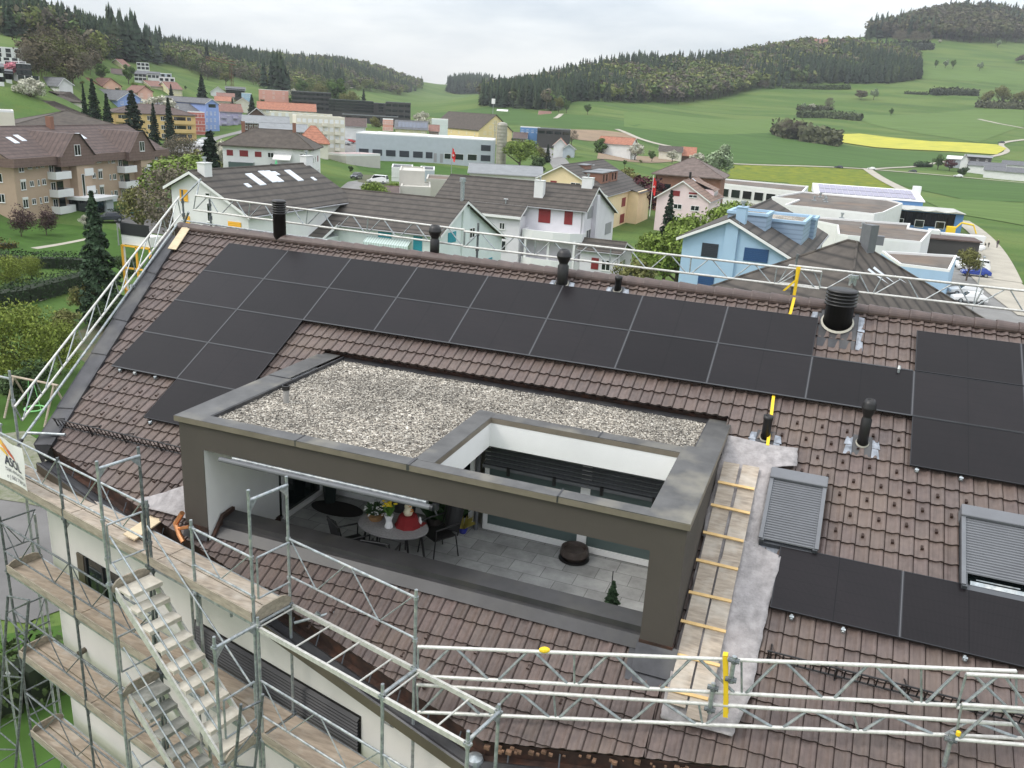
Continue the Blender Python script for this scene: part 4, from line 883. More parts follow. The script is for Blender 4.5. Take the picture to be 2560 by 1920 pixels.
def put_text(name, txt, size, t0, z0, m, parent, conv, bold=0, right=None, slope=0):
    me = text_mesh(txt, size, bold); co = [v.co.copy() for v in me.vertices]; w = max(c.x for c in co)
    if right is not None: t0 = right-w
    for v in me.vertices:
        p = conv(t0+v.co.x, z0+v.co.y+slope*v.co.x); v.co = Vector(tuple(p-np.array(parent.location)))
    me.materials.clear(); me.materials.append(m); o = bpy.data.objects.new(name, me); SC.collection.objects.link(o); o.parent = parent; return o
m_ink = mat('banner_ink', (.035, .035, .06), .7)
cv = lambda t, z: BP(t, z, .012)
put_text('lettering', 'ASOL', .27, 0, -6.82, m_ink, bn, cv, .004, right=-15.20, slope=.0)
put_text('lettering', 'TAIK-ANLAGEN', .10, 0, -6.945, m_ink, bn, cv, 0, right=-15.16)
put_text('lettering', 'n | 062 758 54', .115, 0, -7.08, m_ink, bn, cv, 0, right=-15.14)
b1, b2, b3 = MB(), MB(), MB()
for k, (mb) in enumerate((b1, b2, b3, b1, b3)):
    pts = []
    c_, s_ = [(-15.95, -6.42), (-15.80, -6.48), (-15.62, -6.55), (-15.85, -6.58), (-15.50, -6.58)][k], [(.26, .10), (.26, .09), (.22, .08), (.22, .07), (.15, .05)][k]
    for j in range(14):
        f = j/13; a = pi*f; pts.append((c_[0]+s_[0]*(f-.5)*1.5, c_[1]+s_[1]*sin(a)*.9-(f-.5)*.10))
    for j in range(14):
        f = 1-j/13; pts.append((c_[0]+s_[0]*(f-.5)*1.5, c_[1]-s_[1]*sin(pi*f)*.35-(f-.5)*.10))
    for j in range(13): a0_, a1_, c1_, c0__ = pts[j], pts[j+1], pts[26-j], pts[27-j]; mb.add([cv(*a0_), cv(*a1_), cv(*c1_), cv(*c0__)], [(0, 1, 2, 3)])
for mb, col in ((b1, (.80, .50, .10)), (b2, (.75, .30, .08)), (b3, (.62, .12, .05))): mb.build('flame_emblem', mat('flame_%.2f' % col[1], col, .7), bn, off=bn.location)
# ---- leaning lattice mast at the far left
A0, A1 = onfac(20, 1490, 1.75), onfac(-12, 1960, 2.1); B0, B1 = onfac(72, 1500, 1.75), onfac(36, 1960, 2.1)
girder('lattice_mast', 'grey lattice mast leaning against the lower left scaffold corner', (A0, A1), (B0, B1), 5, r=.024, m=m_galvdk, group=None)
# ================================================================ terrain: one sheet through surveyed points, polar grid round the house
CP = []
def cz(x, y, z): CP.append(onz(x, y, z))
def cd(x, y, d): CP.append(at(x, y, d))
for p in [(-40, 0), (0, -30), (20, 10), (-20, 40), (0, 60), (30, 30), (-60, 20), (60, -20), (-80, -60), (40, 60), (0, 12), (-30, 22)]: CP.append(np.array([*p, GZ]))
for p in [(60, 600, -20.8), (250, 560, -20.6), (360, 530, -20.5), (20, 760, -21.3), (60, 900, -21.5), (50, 550, -20.5), (2400, 745, -21.6), (2430, 690, -21.7), (2540, 780, -21.6), (2380, 600, -21.8), (2480, 560, -21.8), (1900, 480, -21.8), (2350, 520, -22), (1500, 690, -21.6), (1720, 740, -21.6)]: cz(*p)
for p in [(2150, 420, 455), (1800, 425, 430), (2540, 470, 375), (2100, 340, 620), (2480, 385, 555), (2300, 365, 590), (1990, 345, 570), (1990, 260, 800), (2400, 250, 850), (2250, 300, 710), (2540, 300, 700), (1700, 300, 610), (1500, 300, 570), (1400, 275, 640),
    (1383, 279, 640), (1568, 258, 760), (1696, 260, 800), (1813, 244, 850), (1953, 212, 930), (2057, 203, 960), (2215, 210, 930), (2292, 199, 960), (1560, 168, 980), (1741, 157, 1050), (1913, 136, 1120), (2030, 120, 1150), (2166, 112, 1160), (1300, 226, 900), (1207, 236, 900),
    (2292, 140, 1100), (2419, 112, 1180), (2560, 115, 1200), (2350, 170, 1030), (2238, 75, 1350), (2346, 48, 1400), (2419, 42, 1420), (2523, 48, 1430), (2600, 80, 1400),
    (1560, 195, 1500), (1913, 175, 1700), (2346, 110, 2200), (2523, 120, 2200), (2166, 150, 1900), (1300, 236, 1300),
    (1215, 372, 430), (1350, 340, 450), (1250, 330, 480), (1150, 290, 650), (1080, 262, 900), (1060, 242, 1300), (1100, 218, 2300), (1150, 213, 3000), (1250, 218, 3000), (1150, 225, 5000), (1500, 372, 470), (1650, 380, 480), (1320, 400, 360),
    (900, 318, 530), (1000, 338, 520), (830, 300, 520), (895, 397, 303), (1190, 418, 300), (700, 330, 330), (532, 328, 350), (477, 358, 300), (600, 282, 480), (500, 215, 610), (430, 197, 640), (300, 162, 480), (130, 132, 380), (50, 112, 330), (30, 170, 285), (20, 215, 230), (250, 228, 330), (150, 238, 260), (300, 322, 260),
    (0, 95, 360), (130, 118, 400), (270, 140, 470), (380, 160, 560), (470, 172, 650), (600, 205, 750), (700, 218, 800), (800, 228, 850), (900, 238, 900), (660, 212, 620),
    (0, 25, 520), (130, 62, 560), (220, 95, 620), (280, 110, 720), (450, 130, 900), (550, 137, 1150), (700, 152, 1400), (850, 157, 1500), (930, 168, 1500), (1000, 205, 1480), (1045, 238, 1400),
    (0, 60, 800), (220, 125, 1000), (550, 180, 1800), (850, 195, 2300), (1000, 225, 2300), (1040, 240, 2600), (-300, 60, 450), (-300, 140, 300), (2900, 150, 1200), (2900, 330, 700), (2900, 440, 450)]: cd(*p)
SITES = [(-142,113,-9.4),(-321,462,-8.1),(-288,452,-7.7),(-257,462,-10.2),(-293,473,-7.1),(-262,278,-10.7),(9,217,-22.1),(-247,304,-16.5),(-240,325,-11.6),(-353,353,0.6),(-77,145,-18.3),(-224,306,-10.8),(-280,367,-9.9),(-179,259,-17.7),(-340,424,-2.5),(-170,141,-13.8),(-209,172,-13.0),(-237,208,-8.5),(-214,614,-5.6),(62,554,-15.1),(67,510,-19.2),(63,536,-18.3),(82,560,-18.1),(-14,203,-21.8),(-5,171,-21.8),(-31,244,-21.8),(-358,376,8.3),(-327,357,2.7),(-341,370,5.0),(-286,234,6.9),(-267,218,4.9),(-231,195,-0.5),(-107,195,-19.2),(-82,165,-18.8),(-103,343,-16.0),(-162,270,-20.5),(-189,307,-14.7),(-42,209,-21.8),(-128,158,-21.8),(-146,384,-14.9),(-311,346,-3.8),(-260,320,-16.3),(-318,409,-3.2),(-84,193,-18.2),(-241,241,-19.9),(-80,458,-20.6),(-145,211,-13.9),(-309,379,-4.4),(-295,360,-6.9),(-110,401,-17.0),(-262,349,-9.1),(-308,301,-3.6),(-277,299,-4.1),(-24,173,-21.8),(-171,347,-13.7),(-244,283,-18.9),(-341,456,-3.2),(-195,349,-13.5),(-223,181,-1.6),(-180,332,-14.4),(-200,259,-12.7),(-175,234,-12.9),(-247,399,-10.7),(-240,223,-4.4),(-185,376,-11.7),(-164,428,-18.0),(-42,161,-21.8)]
nCP = len(CP); CP += [np.array(p, float) for p in SITES]
CP = np.array(CP)
def pol(x, y):
    r = np.hypot(x, y); a = np.arctan2(x, y); return a*2.6, np.log(np.maximum(r, 6))*1.0, r
def phi(d2): return d2*np.log(d2+1e-9)*.5
_a, _l, _r = pol(CP[:, 0], CP[:, 1])
_P = np.stack([_a, _l], 1); _zc = CP[:, 2]
_D = phi(((_P[:, None]-_P[None])**2).sum(-1))+np.diag(np.where(np.arange(len(_P)) < nCP, .004, .02))
_Q = np.c_[np.ones(len(_P)), _P]; _K = np.block([[_D, _Q], [_Q.T, np.zeros((3, 3))]])
_w = np.linalg.solve(_K, np.r_[_zc, 0, 0, 0])
def rawz(x, y):
    a, l, r = pol(x, y); out = np.zeros(a.shape)
    fa = a.ravel(); fl = l.ravel(); res = np.zeros(len(fa))
    for s in range(0, len(fa), 20000):
        d2 = (fa[s:s+20000, None]-_P[None, :, 0])**2+(fl[s:s+20000, None]-_P[None, :, 1])**2
        res[s:s+20000] = phi(d2)@_w[:-3]+_w[-3]+_w[-2]*fa[s:s+20000]+_w[-1]*fl[s:s+20000]
    return res.reshape(a.shape)
AZ = np.concatenate([np.linspace(-180, -66, 20)[:-1], np.linspace(-66, 26, 420), np.linspace(26, 180, 22)[1:]])*pi/180
RR = np.exp(np.linspace(math.log(5), math.log(4100), 280))
AA, RG = np.meshgrid(AZ, RR); GX, GY = RG*np.sin(AA), RG*np.cos(AA)
GZZ = rawz(GX, GY); outside = np.clip((np.abs((AA*180/pi+20))-46)/25, 0, 1)
GZZ = GZZ*(1-outside)+outside*(GZ+np.clip(RG-150, 0, 2000)*.02); near = np.clip((RG-25)/25, 0, 1); GZZ = GZZ*near+GZ*(1-near)
GZZ = np.clip(GZZ, -25, 330)
_ns = np.random.RandomState(5)
for k in range(7):
    th, wl_ = _ns.uniform(0, 6.28), _ns.uniform(25, 120); GZZ += np.clip((RG-250)/500, 0, 1)*wl_*.010*np.sin((GX*cos(th)+GY*sin(th))/wl_*2+_ns.uniform(0, 6))
def gz(x, y):
    x = np.asarray(x, float); y = np.asarray(y, float); r = np.clip(np.hypot(x, y), 5.01, 4090); a = np.arctan2(x, y)
    i = np.clip(np.searchsorted(RR, r)-1, 0, len(RR)-2); j = np.clip(np.searchsorted(AZ, a)-1, 0, len(AZ)-2)
    fr_ = (r-RR[i])/(RR[i+1]-RR[i]); fa = (a-AZ[j])/(AZ[j+1]-AZ[j])
    return (GZZ[i, j]*(1-fr_)*(1-fa)+GZZ[i+1, j]*fr_*(1-fa)+GZZ[i, j+1]*(1-fr_)*fa+GZZ[i+1, j+1]*fr_*fa)
def onter(px, py, dmin=25, dmax=4000, n=500):
    """first terrain hit of the rays through pixels (arrays)"""
    px = np.atleast_1d(np.asarray(px, float)); py = np.atleast_1d(np.asarray(py, float))
    d = F_[None]+R_[None]*((px-1280)/FPX)[:, None]-U_[None]*((py-960)/FPX)[:, None]
    t = np.exp(np.linspace(math.log(dmin), math.log(dmax), n)); out = np.full((len(px), 3), np.nan)
    P = d[:, None, :]*t[None, :, None]; dz = P[..., 2]-gz(P[..., 0], P[..., 1]); hit = dz < 0
    for i in range(len(px)):
        k = np.argmax(hit[i])
        if hit[i, k] and k > 0: f = dz[i, k-1]/(dz[i, k-1]-dz[i, k]); out[i] = P[i, k-1]*(1-f)+P[i, k]*f
    return out
V = np.stack([GX, GY, GZZ], -1).reshape(-1, 3); nA, nR = len(AZ), len(RR)
ii, jj = np.meshgrid(np.arange(nR-1), np.arange(nA-1), indexing='ij'); q = (ii*nA+jj).ravel(); Fq = np.stack([q, q+1, q+nA+1, q+nA], 1)
cf = np.stack([(np.arange(nA-1)), (np.arange(1, nA))], 1)
def grassx(nt, b, t):
    geo = nt.nodes.new('ShaderNodeNewGeometry')
    def nse(sc_, det=4, mpsc=None, rough=.6):
        n = nt.nodes.new('ShaderNodeTexNoise'); n.inputs['Scale'].default_value = sc_; n.inputs['Detail'].default_value = det; n.inputs['Roughness'].default_value = rough
        src = geo.outputs['Position']
        if mpsc: mp_ = nt.nodes.new('ShaderNodeMapping'); mp_.inputs['Scale'].default_value = mpsc; mp_.inputs['Rotation'].default_value = (0, 0, .35); nt.links.new(src, mp_.inputs[0]); src = mp_.outputs[0]
        nt.links.new(src, n.inputs['Vector']); return n.outputs['Fac']
    def mixc(f, a, c, lo=.4, hi=.6, am=1):
        r = nt.nodes.new('ShaderNodeMapRange'); r.inputs['From Min'].default_value = lo; r.inputs['From Max'].default_value = hi; r.inputs['To Max'].default_value = am; nt.links.new(f, r.inputs['Value'])
        mx = nt.nodes.new('ShaderNodeMix'); mx.data_type = 'RGBA'; nt.links.new(r.outputs[0], mx.inputs[0])
        for s, v in ((6, a), (7, c)):
            if isinstance(v, tuple): mx.inputs[s].default_value = (*v, 1)
            else: nt.links.new(v, mx.inputs[s])
        return mx.outputs[2]
    c = mixc(nse(.010, 3, (1, 3.2, 1)), (.070, .125, .030), (.112, .160, .045), .42, .58)
    c = mixc(nse(.022, 4, (.5, 3, 1)), c, (.055, .10, .030), .52, .66, .8)
    c = mixc(nse(.16, 6, None, .7), c, (.115, .130, .030), .50, .72, .55)
    c = mixc(nse(1.7, 5), c, (.030, .062, .016), .5, .75, .6)
    nt.links.new(c, b.inputs['Base Color'])
m_grass = mat('meadow_grass', (.06, .11, .03), .95, spec=.1, extra=grassx)
ter = fastmesh('ground', V, Fq, m_grass, smooth=True); tag(ter, kind='structure')
# ---- draped sheets
def drape(name, poly, m, dz=.1, kind='structure', step=None, world=False, thick=None, label=None, cat=None):
    """poly in photo pixels (or world xy): triangulated fan over a fine grid of the quad-like outline"""
    if world: W3 = np.array([(x, y, 0) for x, y in poly], float)
    else: W3 = onter([p[0] for p in poly], [p[1] for p in poly])
    import bmesh
    bm = bmesh.new(); vs = [bm.verts.new((p[0], p[1], 0)) for p in W3]; bm.faces.new(vs)
    L = max(np.ptp(W3[:, 0]), np.ptp(W3[:, 1])); st_ = step or max(L/26, .5)
    x0, x1, y0, y1 = W3[:, 0].min(), W3[:, 0].max(), W3[:, 1].min(), W3[:, 1].max()
    for ax, lo, hi in ((0, x0, x1), (1, y0, y1)):
        k = lo+st_
        while k < hi:
            co = (k, 0, 0) if ax == 0 else (0, k, 0); no = (1, 0, 0) if ax == 0 else (0, 1, 0)
            bmesh.ops.bisect_plane(bm, geom=bm.verts[:]+bm.edges[:]+bm.faces[:], plane_co=co, plane_no=no); k += st_
    for v in bm.verts: v.co.z = float(gz(v.co.x, v.co.y))+dz
    me = bpy.data.meshes.new(name); bm.to_mesh(me); bm.free(); me.materials.append(m); o = bpy.data.objects.new(name, me); SC.collection.objects.link(o)
    for p in me.polygons: p.use_smooth = True
    tag(o, label, cat, None, kind); return o
def road(name, pts, w, m, dz=.12, world=False):
    W3 = np.array([(x, y, 0) for x, y in pts], float) if world else onter([p[0] for p in pts], [p[1] for p in pts])
    C = []
    for i in range(len(W3)-1):
        n = max(3, int(np.linalg.norm(W3[i+1, :2]-W3[i, :2])/6))
        for k in range(n): C.append(W3[i]+(W3[i+1]-W3[i])*k/n)
    C.append(W3[-1]); C = np.array(C)[:, :2]
    for _ in range(6): C[1:-1] = (C[:-2]+C[2:]+2*C[1:-1])/4
    T = np.gradient(C, axis=0); T /= np.linalg.norm(T, axis=1)[:, None]+1e-9; N = np.stack([-T[:, 1], T[:, 0]], 1)
    rows = [[(c[0]+n[0]*s*w/2, c[1]+n[1]*s*w/2, float(gz(c[0]+n[0]*s*w/2, c[1]+n[1]*s*w/2))+dz) for s in (-1, -.33, .33, 1)] for c, n in zip(C, N)]
    b = MB(); b.grid(rows); o = b.build(name, m, smooth=True); tag(o, kind='structure'); return o
m_asph = mat('asphalt', (.19, .185, .175), .9, noise=(.5, .15), bump=(30, .3))
m_asphd = mat('old_asphalt', (.13, .125, .12), .9, noise=(.3, .2), bump=(30, .3))
m_track = mat('field_track', (.36, .33, .27), .95, noise=(.3, .12))
m_rape = mat('rapeseed', (.26, .28, .035), .9, noise=(.10, .25, (1, 6, 1)), col2=(.50, .45, .035), bump=(3, .6), coord='Object')
m_soil = mat('ploughed_soil', (.22, .155, .095), .95, noise=(.15, .15), bump=(6, .5))
m_crop = mat('dark_crop', (.060, .112, .030), .95, noise=(.03, .16, (1, 6, 1)), spec=.1)
m_crop2 = mat('light_crop', (.095, .150, .042), .95, noise=(.04, .14, (1, 6, 1)), spec=.1)
m_dandel = mat('dandelion_meadow', (.075, .125, .022), .95, noise=(.25, .3), col2=(.20, .21, .02), spec=.1)
m_lawn = mat('mown_lawn', (.052, .105, .022), .95, noise=(.35, .22), bump=(9, .5), spec=.1)
m_garden = mat('garden_soil', (.11, .085, .055), .95, noise=(.8, .3), col2=(.05, .085, .025))
Z3 = lambda x, y: (1560+x*.452, y*.452)
def drz(name, pts, m, dz=.10, **k): return drape(name, [Z3(*p) for p in pts], m, dz, **k)
drz('rapeseed_field', [(1110, 742), (1300, 742), (1700, 785), (2060, 803), (2115, 825), (2060, 858), (1700, 836), (1390, 818), (1180, 786)], m_rape, .5)
drz('crop_field', [(0, 700), (300, 735), (560, 745), (860, 735), (1180, 800), (1700, 850), (2000, 880), (1600, 920), (1340, 930), (600, 905), (300, 850), (0, 740)], m_crop, .16)
drz('crop_field', [(300, 640), (860, 660), (860, 735), (560, 745), (300, 735), (0, 700), (0, 620)], m_crop2, .16)
drz('crop_field', [(1400, 950), (2212, 1016), (2212, 1120), (1900, 1110), (1500, 1020)], m_crop, .16)
drz('crop_field', [(1620, 1090), (2212, 1125), (2212, 1250), (1800, 1180)], m_crop2, .16)
drz('dandelion_meadow', [(600, 912), (1330, 940), (1560, 1070), (1010, 1060), (900, 1010), (560, 985)], m_dandel, .14)
drz('crop_field', [(1900, 610), (2212, 600), (2212, 700), (1960, 790), (1500, 720), (1200, 640)], m_crop2, .2)
drz('meadow_strip', [(1640, 360), (2212, 400), (2212, 470), (1640, 440)], m_crop2, .25)
drz('ploughed_field', [(-140, 850-10), (60, 862), (180, 868), (300, 890), (-20, 892), (-150, 880)], m_soil, .2)
Z2 = lambda x, y: (800+x*.452, 150+y*.452)
drape('ploughed_field', [Z2(*p) for p in [(1370, 385), (1560, 390), (1690, 405), (1760, 440), (1620, 445), (1400, 438), (1365, 420)]], m_soil, .25)
drape('crop_field', [Z2(*p) for p in [(560, 300), (1000, 250), (1200, 300), (1700, 340), (2200, 440), (2212, 520), (1850, 465), (1700, 395), (1370, 375), (1100, 360), (700, 330)]], m_crop, .14)
road('farm_road', [Z3(*p) for p in [(560, 905), (900, 920), (1340, 935), (1700, 967), (2212, 1012), (2500, 1040)]], 3.6, m_track, .3)
road('farm_road', [Z3(*p) for p in [(1380, 938), (1500, 928), (1620, 925), (1700, 905), (2010, 872), (2160, 835), (2040, 800), (2212, 775), (2400, 760)]], 3.4, m_track, .32)
road('farm_road', [Z3(*p) for p in [(1340, 935), (1440, 1000), (1590, 1075)]], 4.6, m_track, .34)
road('farm_road', [Z3(*p) for p in [(1860, 1222), (1930, 1265), (2010, 1340), (2060, 1416), (2090, 1480), (2120, 1560)]], 4.2, m_track, .2)
road('farm_road', [Z3(*p) for p in [(1960, 660), (2080, 690), (2212, 712)]], 3.0, m_track, .35)
road('field_track', [Z2(*p) for p in [(1640, 385), (1700, 405), (1740, 430), (1850, 465), (1990, 490)]], 3.5, m_track, .35)
road('field_track', [Z2(*p) for p in [(1335, 300), (1315, 320), (1300, 325)]], 3.5, m_track, .35)
road('field_track', [(150+x*.452+400-150, y*.452) for x, y in [(1000, 492), (1080, 486), (1105, 470), (1060, 462)]], 3.5, m_track, .4)
drape('parking_area', [(2300, 640), (2450, 650), (2520, 700), (2560, 760), (2640, 830), (2560, 900), (2300, 860), (2250, 740)], m_asph, .06)
drape('parking_area', [(278, 540), (330, 515), (420, 520), (480, 560), (440, 590), (300, 575)], m_asphd, .05)
drape('lawn', [(-40, 545), (150, 560), (300, 578), (420, 590), (400, 700), (250, 680), (60, 650), (-40, 640)], m_lawn, .04)
road('village_street', [(600, 330), (700, 352), (800, 340), (870, 345)], 9, m_asph, .1)
road('village_street', [(455, 385), (520, 350), (600, 330), (640, 320)], 10, m_asph, .12)
road('village_street', [(840, 400), (870, 365), (890, 345), (905, 330)], 9, m_asph, .14)
drape('yard', [(845, 475), (870, 455), (905, 450), (945, 462), (960, 500), (880, 500)], m_asph, .05)
drape('lawn', [(862, 392), (905, 398), (1190, 425), (1190, 440), (1000, 440), (900, 425)], m_lawn, .08)
drape('vegetable_garden', [(885, 435), (960, 440), (985, 470), (895, 455)], m_garden, .07)
road('village_street', [Z2(*p) for p in [(1180, 460), (1240, 490), (1300, 540), (1340, 590), (1360, 640)]], 7, m_asph, .1)
road('village_street', [(2620, 800), (2500, 720), (2440, 640), (2420, 600)], 7, m_track, .15)
# ---------------------------------------------------------------- trees
def tpl_conifer(seed, n=9, m=7):
    r_ = random.Random(seed); V, F = [], []
    for k in range(n):
        z0 = .10+.88*k/n; rad = .17*(1-k/n)**.85+.012; zt_ = z0+1.35/n; c = len(V); tw = r_.uniform(0, 6)
        V.append((0, 0, min(1, zt_)))
        for j in range(m): a = tw+2*pi*j/m; q_ = rad*r_.uniform(.65, 1.15); V.append((q_*cos(a), q_*sin(a), z0-r_.uniform(0, .05)))
        for j in range(m):
            if r_.random() < .93: F.append((c, c+1+j, c+1+(j+1) % m))
    V += [(.012, 0, 0), (-.008, .01, 0), (-.008, -.01, 0), (0, 0, .3)]; c = len(V)-4; F += [(c, c+1, c+3), (c+1, c+2, c+3), (c+2, c, c+3)]
    return np.array(V), np.array(F)
def tpl_leafy(seed, n=70, w=.30, tall=.62, base=.32, size=.085):
    r_ = np.random.RandomState(seed); V, F = [], []; cl = r_.normal(size=(9, 3)); cl /= np.linalg.norm(cl, axis=1)[:, None]; cl *= r_.uniform(.4, .75, (9, 1))
    for k in range(n):
        c = cl[k % 9]+r_.normal(scale=.28, size=3); c = c/max(1, np.linalg.norm(c)); p = np.array([c[0]*w, c[1]*w, base+tall/2+c[2]*tall/2])
        nrm = c+r_.normal(scale=.5, size=3); nrm /= np.linalg.norm(nrm); a = np.cross(nrm, (0, 0, 1)); a /= np.linalg.norm(a)+1e-6; b_ = np.cross(nrm, a); s = size*r_.uniform(.6, 1.25); i = len(V)
        V += [p+s*a*r_.uniform(.7, 1.2), p+s*b_*r_.uniform(.7, 1.2), p-s*a, p-s*b_*r_.uniform(.6, 1.2)]; F += [(i, i+1, i+2), (i, i+2, i+3)]
    i = len(V); V += [(.016, 0, 0), (-.01, .012, 0), (-.01, -.012, 0), (0, 0, .6)]; F += [(i, i+1, i+3), (i+1, i+2, i+3), (i+2, i, i+3)]
    return np.array(V), np.array(F)
CON = [tpl_conifer(s) for s in range(5)]; LEA = [tpl_leafy(s+50) for s in range(6)]; LEF = [tpl_leafy(s+80, 220, .36, .8, .15, .04) for s in range(5)]
m_for = mat('forest_foliage', (1, 1, 1), .9, spec=.12, noise=(.12, .25), extra=vcol)
COLC = [(.030, .048, .028), (.024, .040, .024), (.042, .060, .030)]
COLL = [(.11, .14, .045), (.15, .175, .05), (.09, .115, .045), (.15, .135, .09), (.12, .105, .08), (.08, .12, .04), (.19, .21, .07)]
def scatter_forest(name, poly, N, mix, hc=(20, 30), hl=(14, 22), seed=1, dmin=100, cols=None, maxd=4000, label=None):
    r_ = np.random.RandomState(seed); P = np.array(poly, float); x0, x1, y0, y1 = P[:, 0].min(), P[:, 0].max(), P[:, 1].min(), P[:, 1].max()
    pts = []
    while len(pts) < N:
        x = r_.uniform(x0, x1, 4000); y = r_.uniform(y0, y1, 4000); ins = np.zeros(len(x), bool); j = len(P)-1
        for i in range(len(P)):
            c = ((P[i, 1] > y) != (P[j, 1] > y)) & (x < (P[j, 0]-P[i, 0])*(y-P[i, 1])/(P[j, 1]-P[i, 1]+1e-12)+P[i, 0]); ins ^= c; j = i
        pts += list(zip(x[ins], y[ins]))
    pts = np.array(pts[:N]); H = onter(pts[:, 0], pts[:, 1], dmin, maxd, 260); H = H[~np.isnan(H[:, 0])]
    Vs, Fs, Cs = [], [], []; off = 0
    patch = lambda p: sin(p[0]*.021+seed)+sin(p[1]*.017+2*seed)+.8*sin((p[0]+p[1])*.043)
    for p in H:
        con = (r_.rand() < np.clip(mix+.45*patch(p), 0, 1)); T = (CON if con else LEF if N < 600 else LEA)[r_.randint(5)]; h = r_.uniform(*(hc if con else hl)); w = h*r_.uniform(.85, 1.25); a = r_.uniform(0, 6.28); ca, sa = cos(a), sin(a)
        v = T[0]; vv = np.stack([(v[:, 0]*ca-v[:, 1]*sa)*w+p[0], (v[:, 0]*sa+v[:, 1]*ca)*w+p[1], v[:, 2]*h+p[2]-.5], 1)
        c = np.array((COLC if con else (cols or COLL))[r_.randint(len(COLC) if con else len(cols or COLL))])*r_.uniform(.8, 1.25); Vs.append(vv); Fs.append(T[1]+off); off += len(v)
        Cs.append(c[None]*r_.uniform(.75, 1.3, (len(T[1]), 1)))
    o = fastmesh(name, np.concatenate(Vs), np.concatenate(Fs), m_for, cols=np.concatenate(Cs)); tag(o, label, None, None, 'stuff'); return o
scatter_forest('forest', [Z3(*p) for p in [(0, 570), (300, 575), (560, 540), (760, 488), (870, 470), (1100, 462), (1450, 465), (1640, 440), (1625, 330), (1500, 300), (1330, 262), (1050, 262), (800, 290), (600, 330), (300, 370), (0, 372), (-400, 440), (-600, 470), (-800, 520), (-790, 590), (-380, 615), (-260, 560)]], 4600, .40, hc=(15, 21), hl=(12, 18), seed=1, label='mixed wood on the right-hand hillside')
scatter_forest('forest', [Z3(*p) for p in [(1340, 215), (1500, 214), (1700, 216), (1900, 238), (2230, 240), (2230, 130), (2100, 90), (1900, 95), (1740, 100), (1520, 150), (1340, 205)]], 1100, .15, seed=2, hc=(24, 34), hl=(20, 28), cols=[(.085, .075, .052), (.10, .095, .05), (.075, .085, .035)], label='bare and budding wood on the top right hill')
Z1 = lambda x, y: (x*.452, y*.452)
scatter_forest('forest', [Z1(*p) for p in [(0, 200), (90, 205), (300, 190), (420, 250), (560, 320), (620, 330), (900, 350), (1100, 400), (1200, 430), (1300, 425), (1420, 455), (1600, 520), (1900, 490), (2212, 530), (2330, 500), (2340, 470), (2212, 430), (2000, 345), (1700, 345), (1200, 290), (900, 270), (620, 230), (560, 230), (350, 130), (0, 60)]], 4600, .42, hc=(13, 19), hl=(10, 15), seed=3, label='dark spruce and budding broadleaf wood on the left hill')
scatter_forest('forest', [Z2(*p) for p in [(700, 180), (800, 130), (900, 140), (960, 160), (900, 185), (760, 190)]], 420, .5, seed=4, hc=(25, 32), hl=(20, 26), maxd=6000, label='distant wood closing the valley')

scatter_forest('woodland_margin', [Z1(*p) for p in [(560, 330), (620, 250), (900, 300), (1150, 400), (1300, 400), (1500, 400), (1700, 440), (1900, 500), (2000, 510), (1850, 540), (1600, 525), (1380, 470), (1280, 430), (1150, 450), (1000, 375), (800, 350)]], 520, .08, seed=9, hl=(9, 16), label='bright green broadleaf margin of the left hill wood')
scatter_forest('woodland_margin', [Z1(*p) for p in [(130, 330), (230, 250), (420, 250), (560, 330), (560, 400), (400, 470), (200, 450)]], 120, .0, seed=12, hl=(7, 13), cols=[(.085, .075, .045), (.11, .12, .04), (.12, .10, .065)], label='brown and green scrub trees on the slope above the left houses')
scatter_forest('woodland_margin', [Z3(*p) for p in [(740, 500), (900, 480), (870, 440), (760, 450)]]+[], 40, .0, seed=14, hl=(8, 12), label='low scrub spur at the edge of the right-hand wood')
# ================================================================ village buildings
def rooflines(period, amt, axis='Y'):
    def f(nt, b, t):
        sx = nt.nodes.new('ShaderNodeSeparateXYZ'); nt.links.new(t.outputs['Object'], sx.inputs[0])
        m1 = nt.nodes.new('ShaderNodeMath'); m1.operation = 'PINGPONG'; m1.inputs[1].default_value = period/2
        if axis == 'Y': nt.links.new(sx.outputs['Y'], m1.inputs[0])
        else: nt.links.new(sx.outputs[axis], m1.inputs[0])
        r = nt.nodes.new('ShaderNodeMapRange'); r.inputs['From Max'].default_value = period*.22; r.inputs['To Min'].default_value = 1-amt; r.inputs['To Max'].default_value = 1; nt.links.new(m1.outputs[0], r.inputs['Value'])
        mx = nt.nodes.new('ShaderNodeMix'); mx.data_type = 'RGBA'; mx.blend_type = 'MULTIPLY'; mx.inputs[0].default_value = 1
        cur = b.inputs['Base Color'].links
        if cur: nt.links.new(cur[0].from_socket, mx.inputs[6])
        else: mx.inputs[6].default_value = b.inputs['Base Color'].default_value
        nt.links.new(r.outputs[0], mx.inputs[7]); nt.links.new(mx.outputs[2], b.inputs['Base Color'])
    return f
def roofm(name, col, per=.72, amt=.5): return mat('roof_'+name, col, .8, noise=(1.1, .28), extra=rooflines(per, amt))
R_DK = roofm('dark_grey', (.070, .059, .049), .85, .72); R_BR = roofm('brown', (.095, .064, .055), .8, .45); R_OR = roofm('orange', (.33, .135, .08), .9, .3); R_RB = roofm('red_brown', (.20, .10, .075), .9, .3)
R_GR = mat('roof_grey_metal', (.20, .21, .215), .6, noise=(.6, .12)); R_HIP = mat('roof_moss_brown', (.068, .055, .044), .9, noise=(.9, .3)); R_FL = mat('flat_roof_gravel', (.125, .108, .092), .95, noise=(.25, .35), bump=(8, .5), extra=streaks(.12, .6, (.16, .10, .06)))
R_SLT = roofm('slate', (.115, .118, .125), .8, .25); R_PINK = roofm('light_brown', (.21, .135, .10), .7, .4)
def wm(name, col): return mat('wall_'+name, col, .9, noise=(.6, .05))
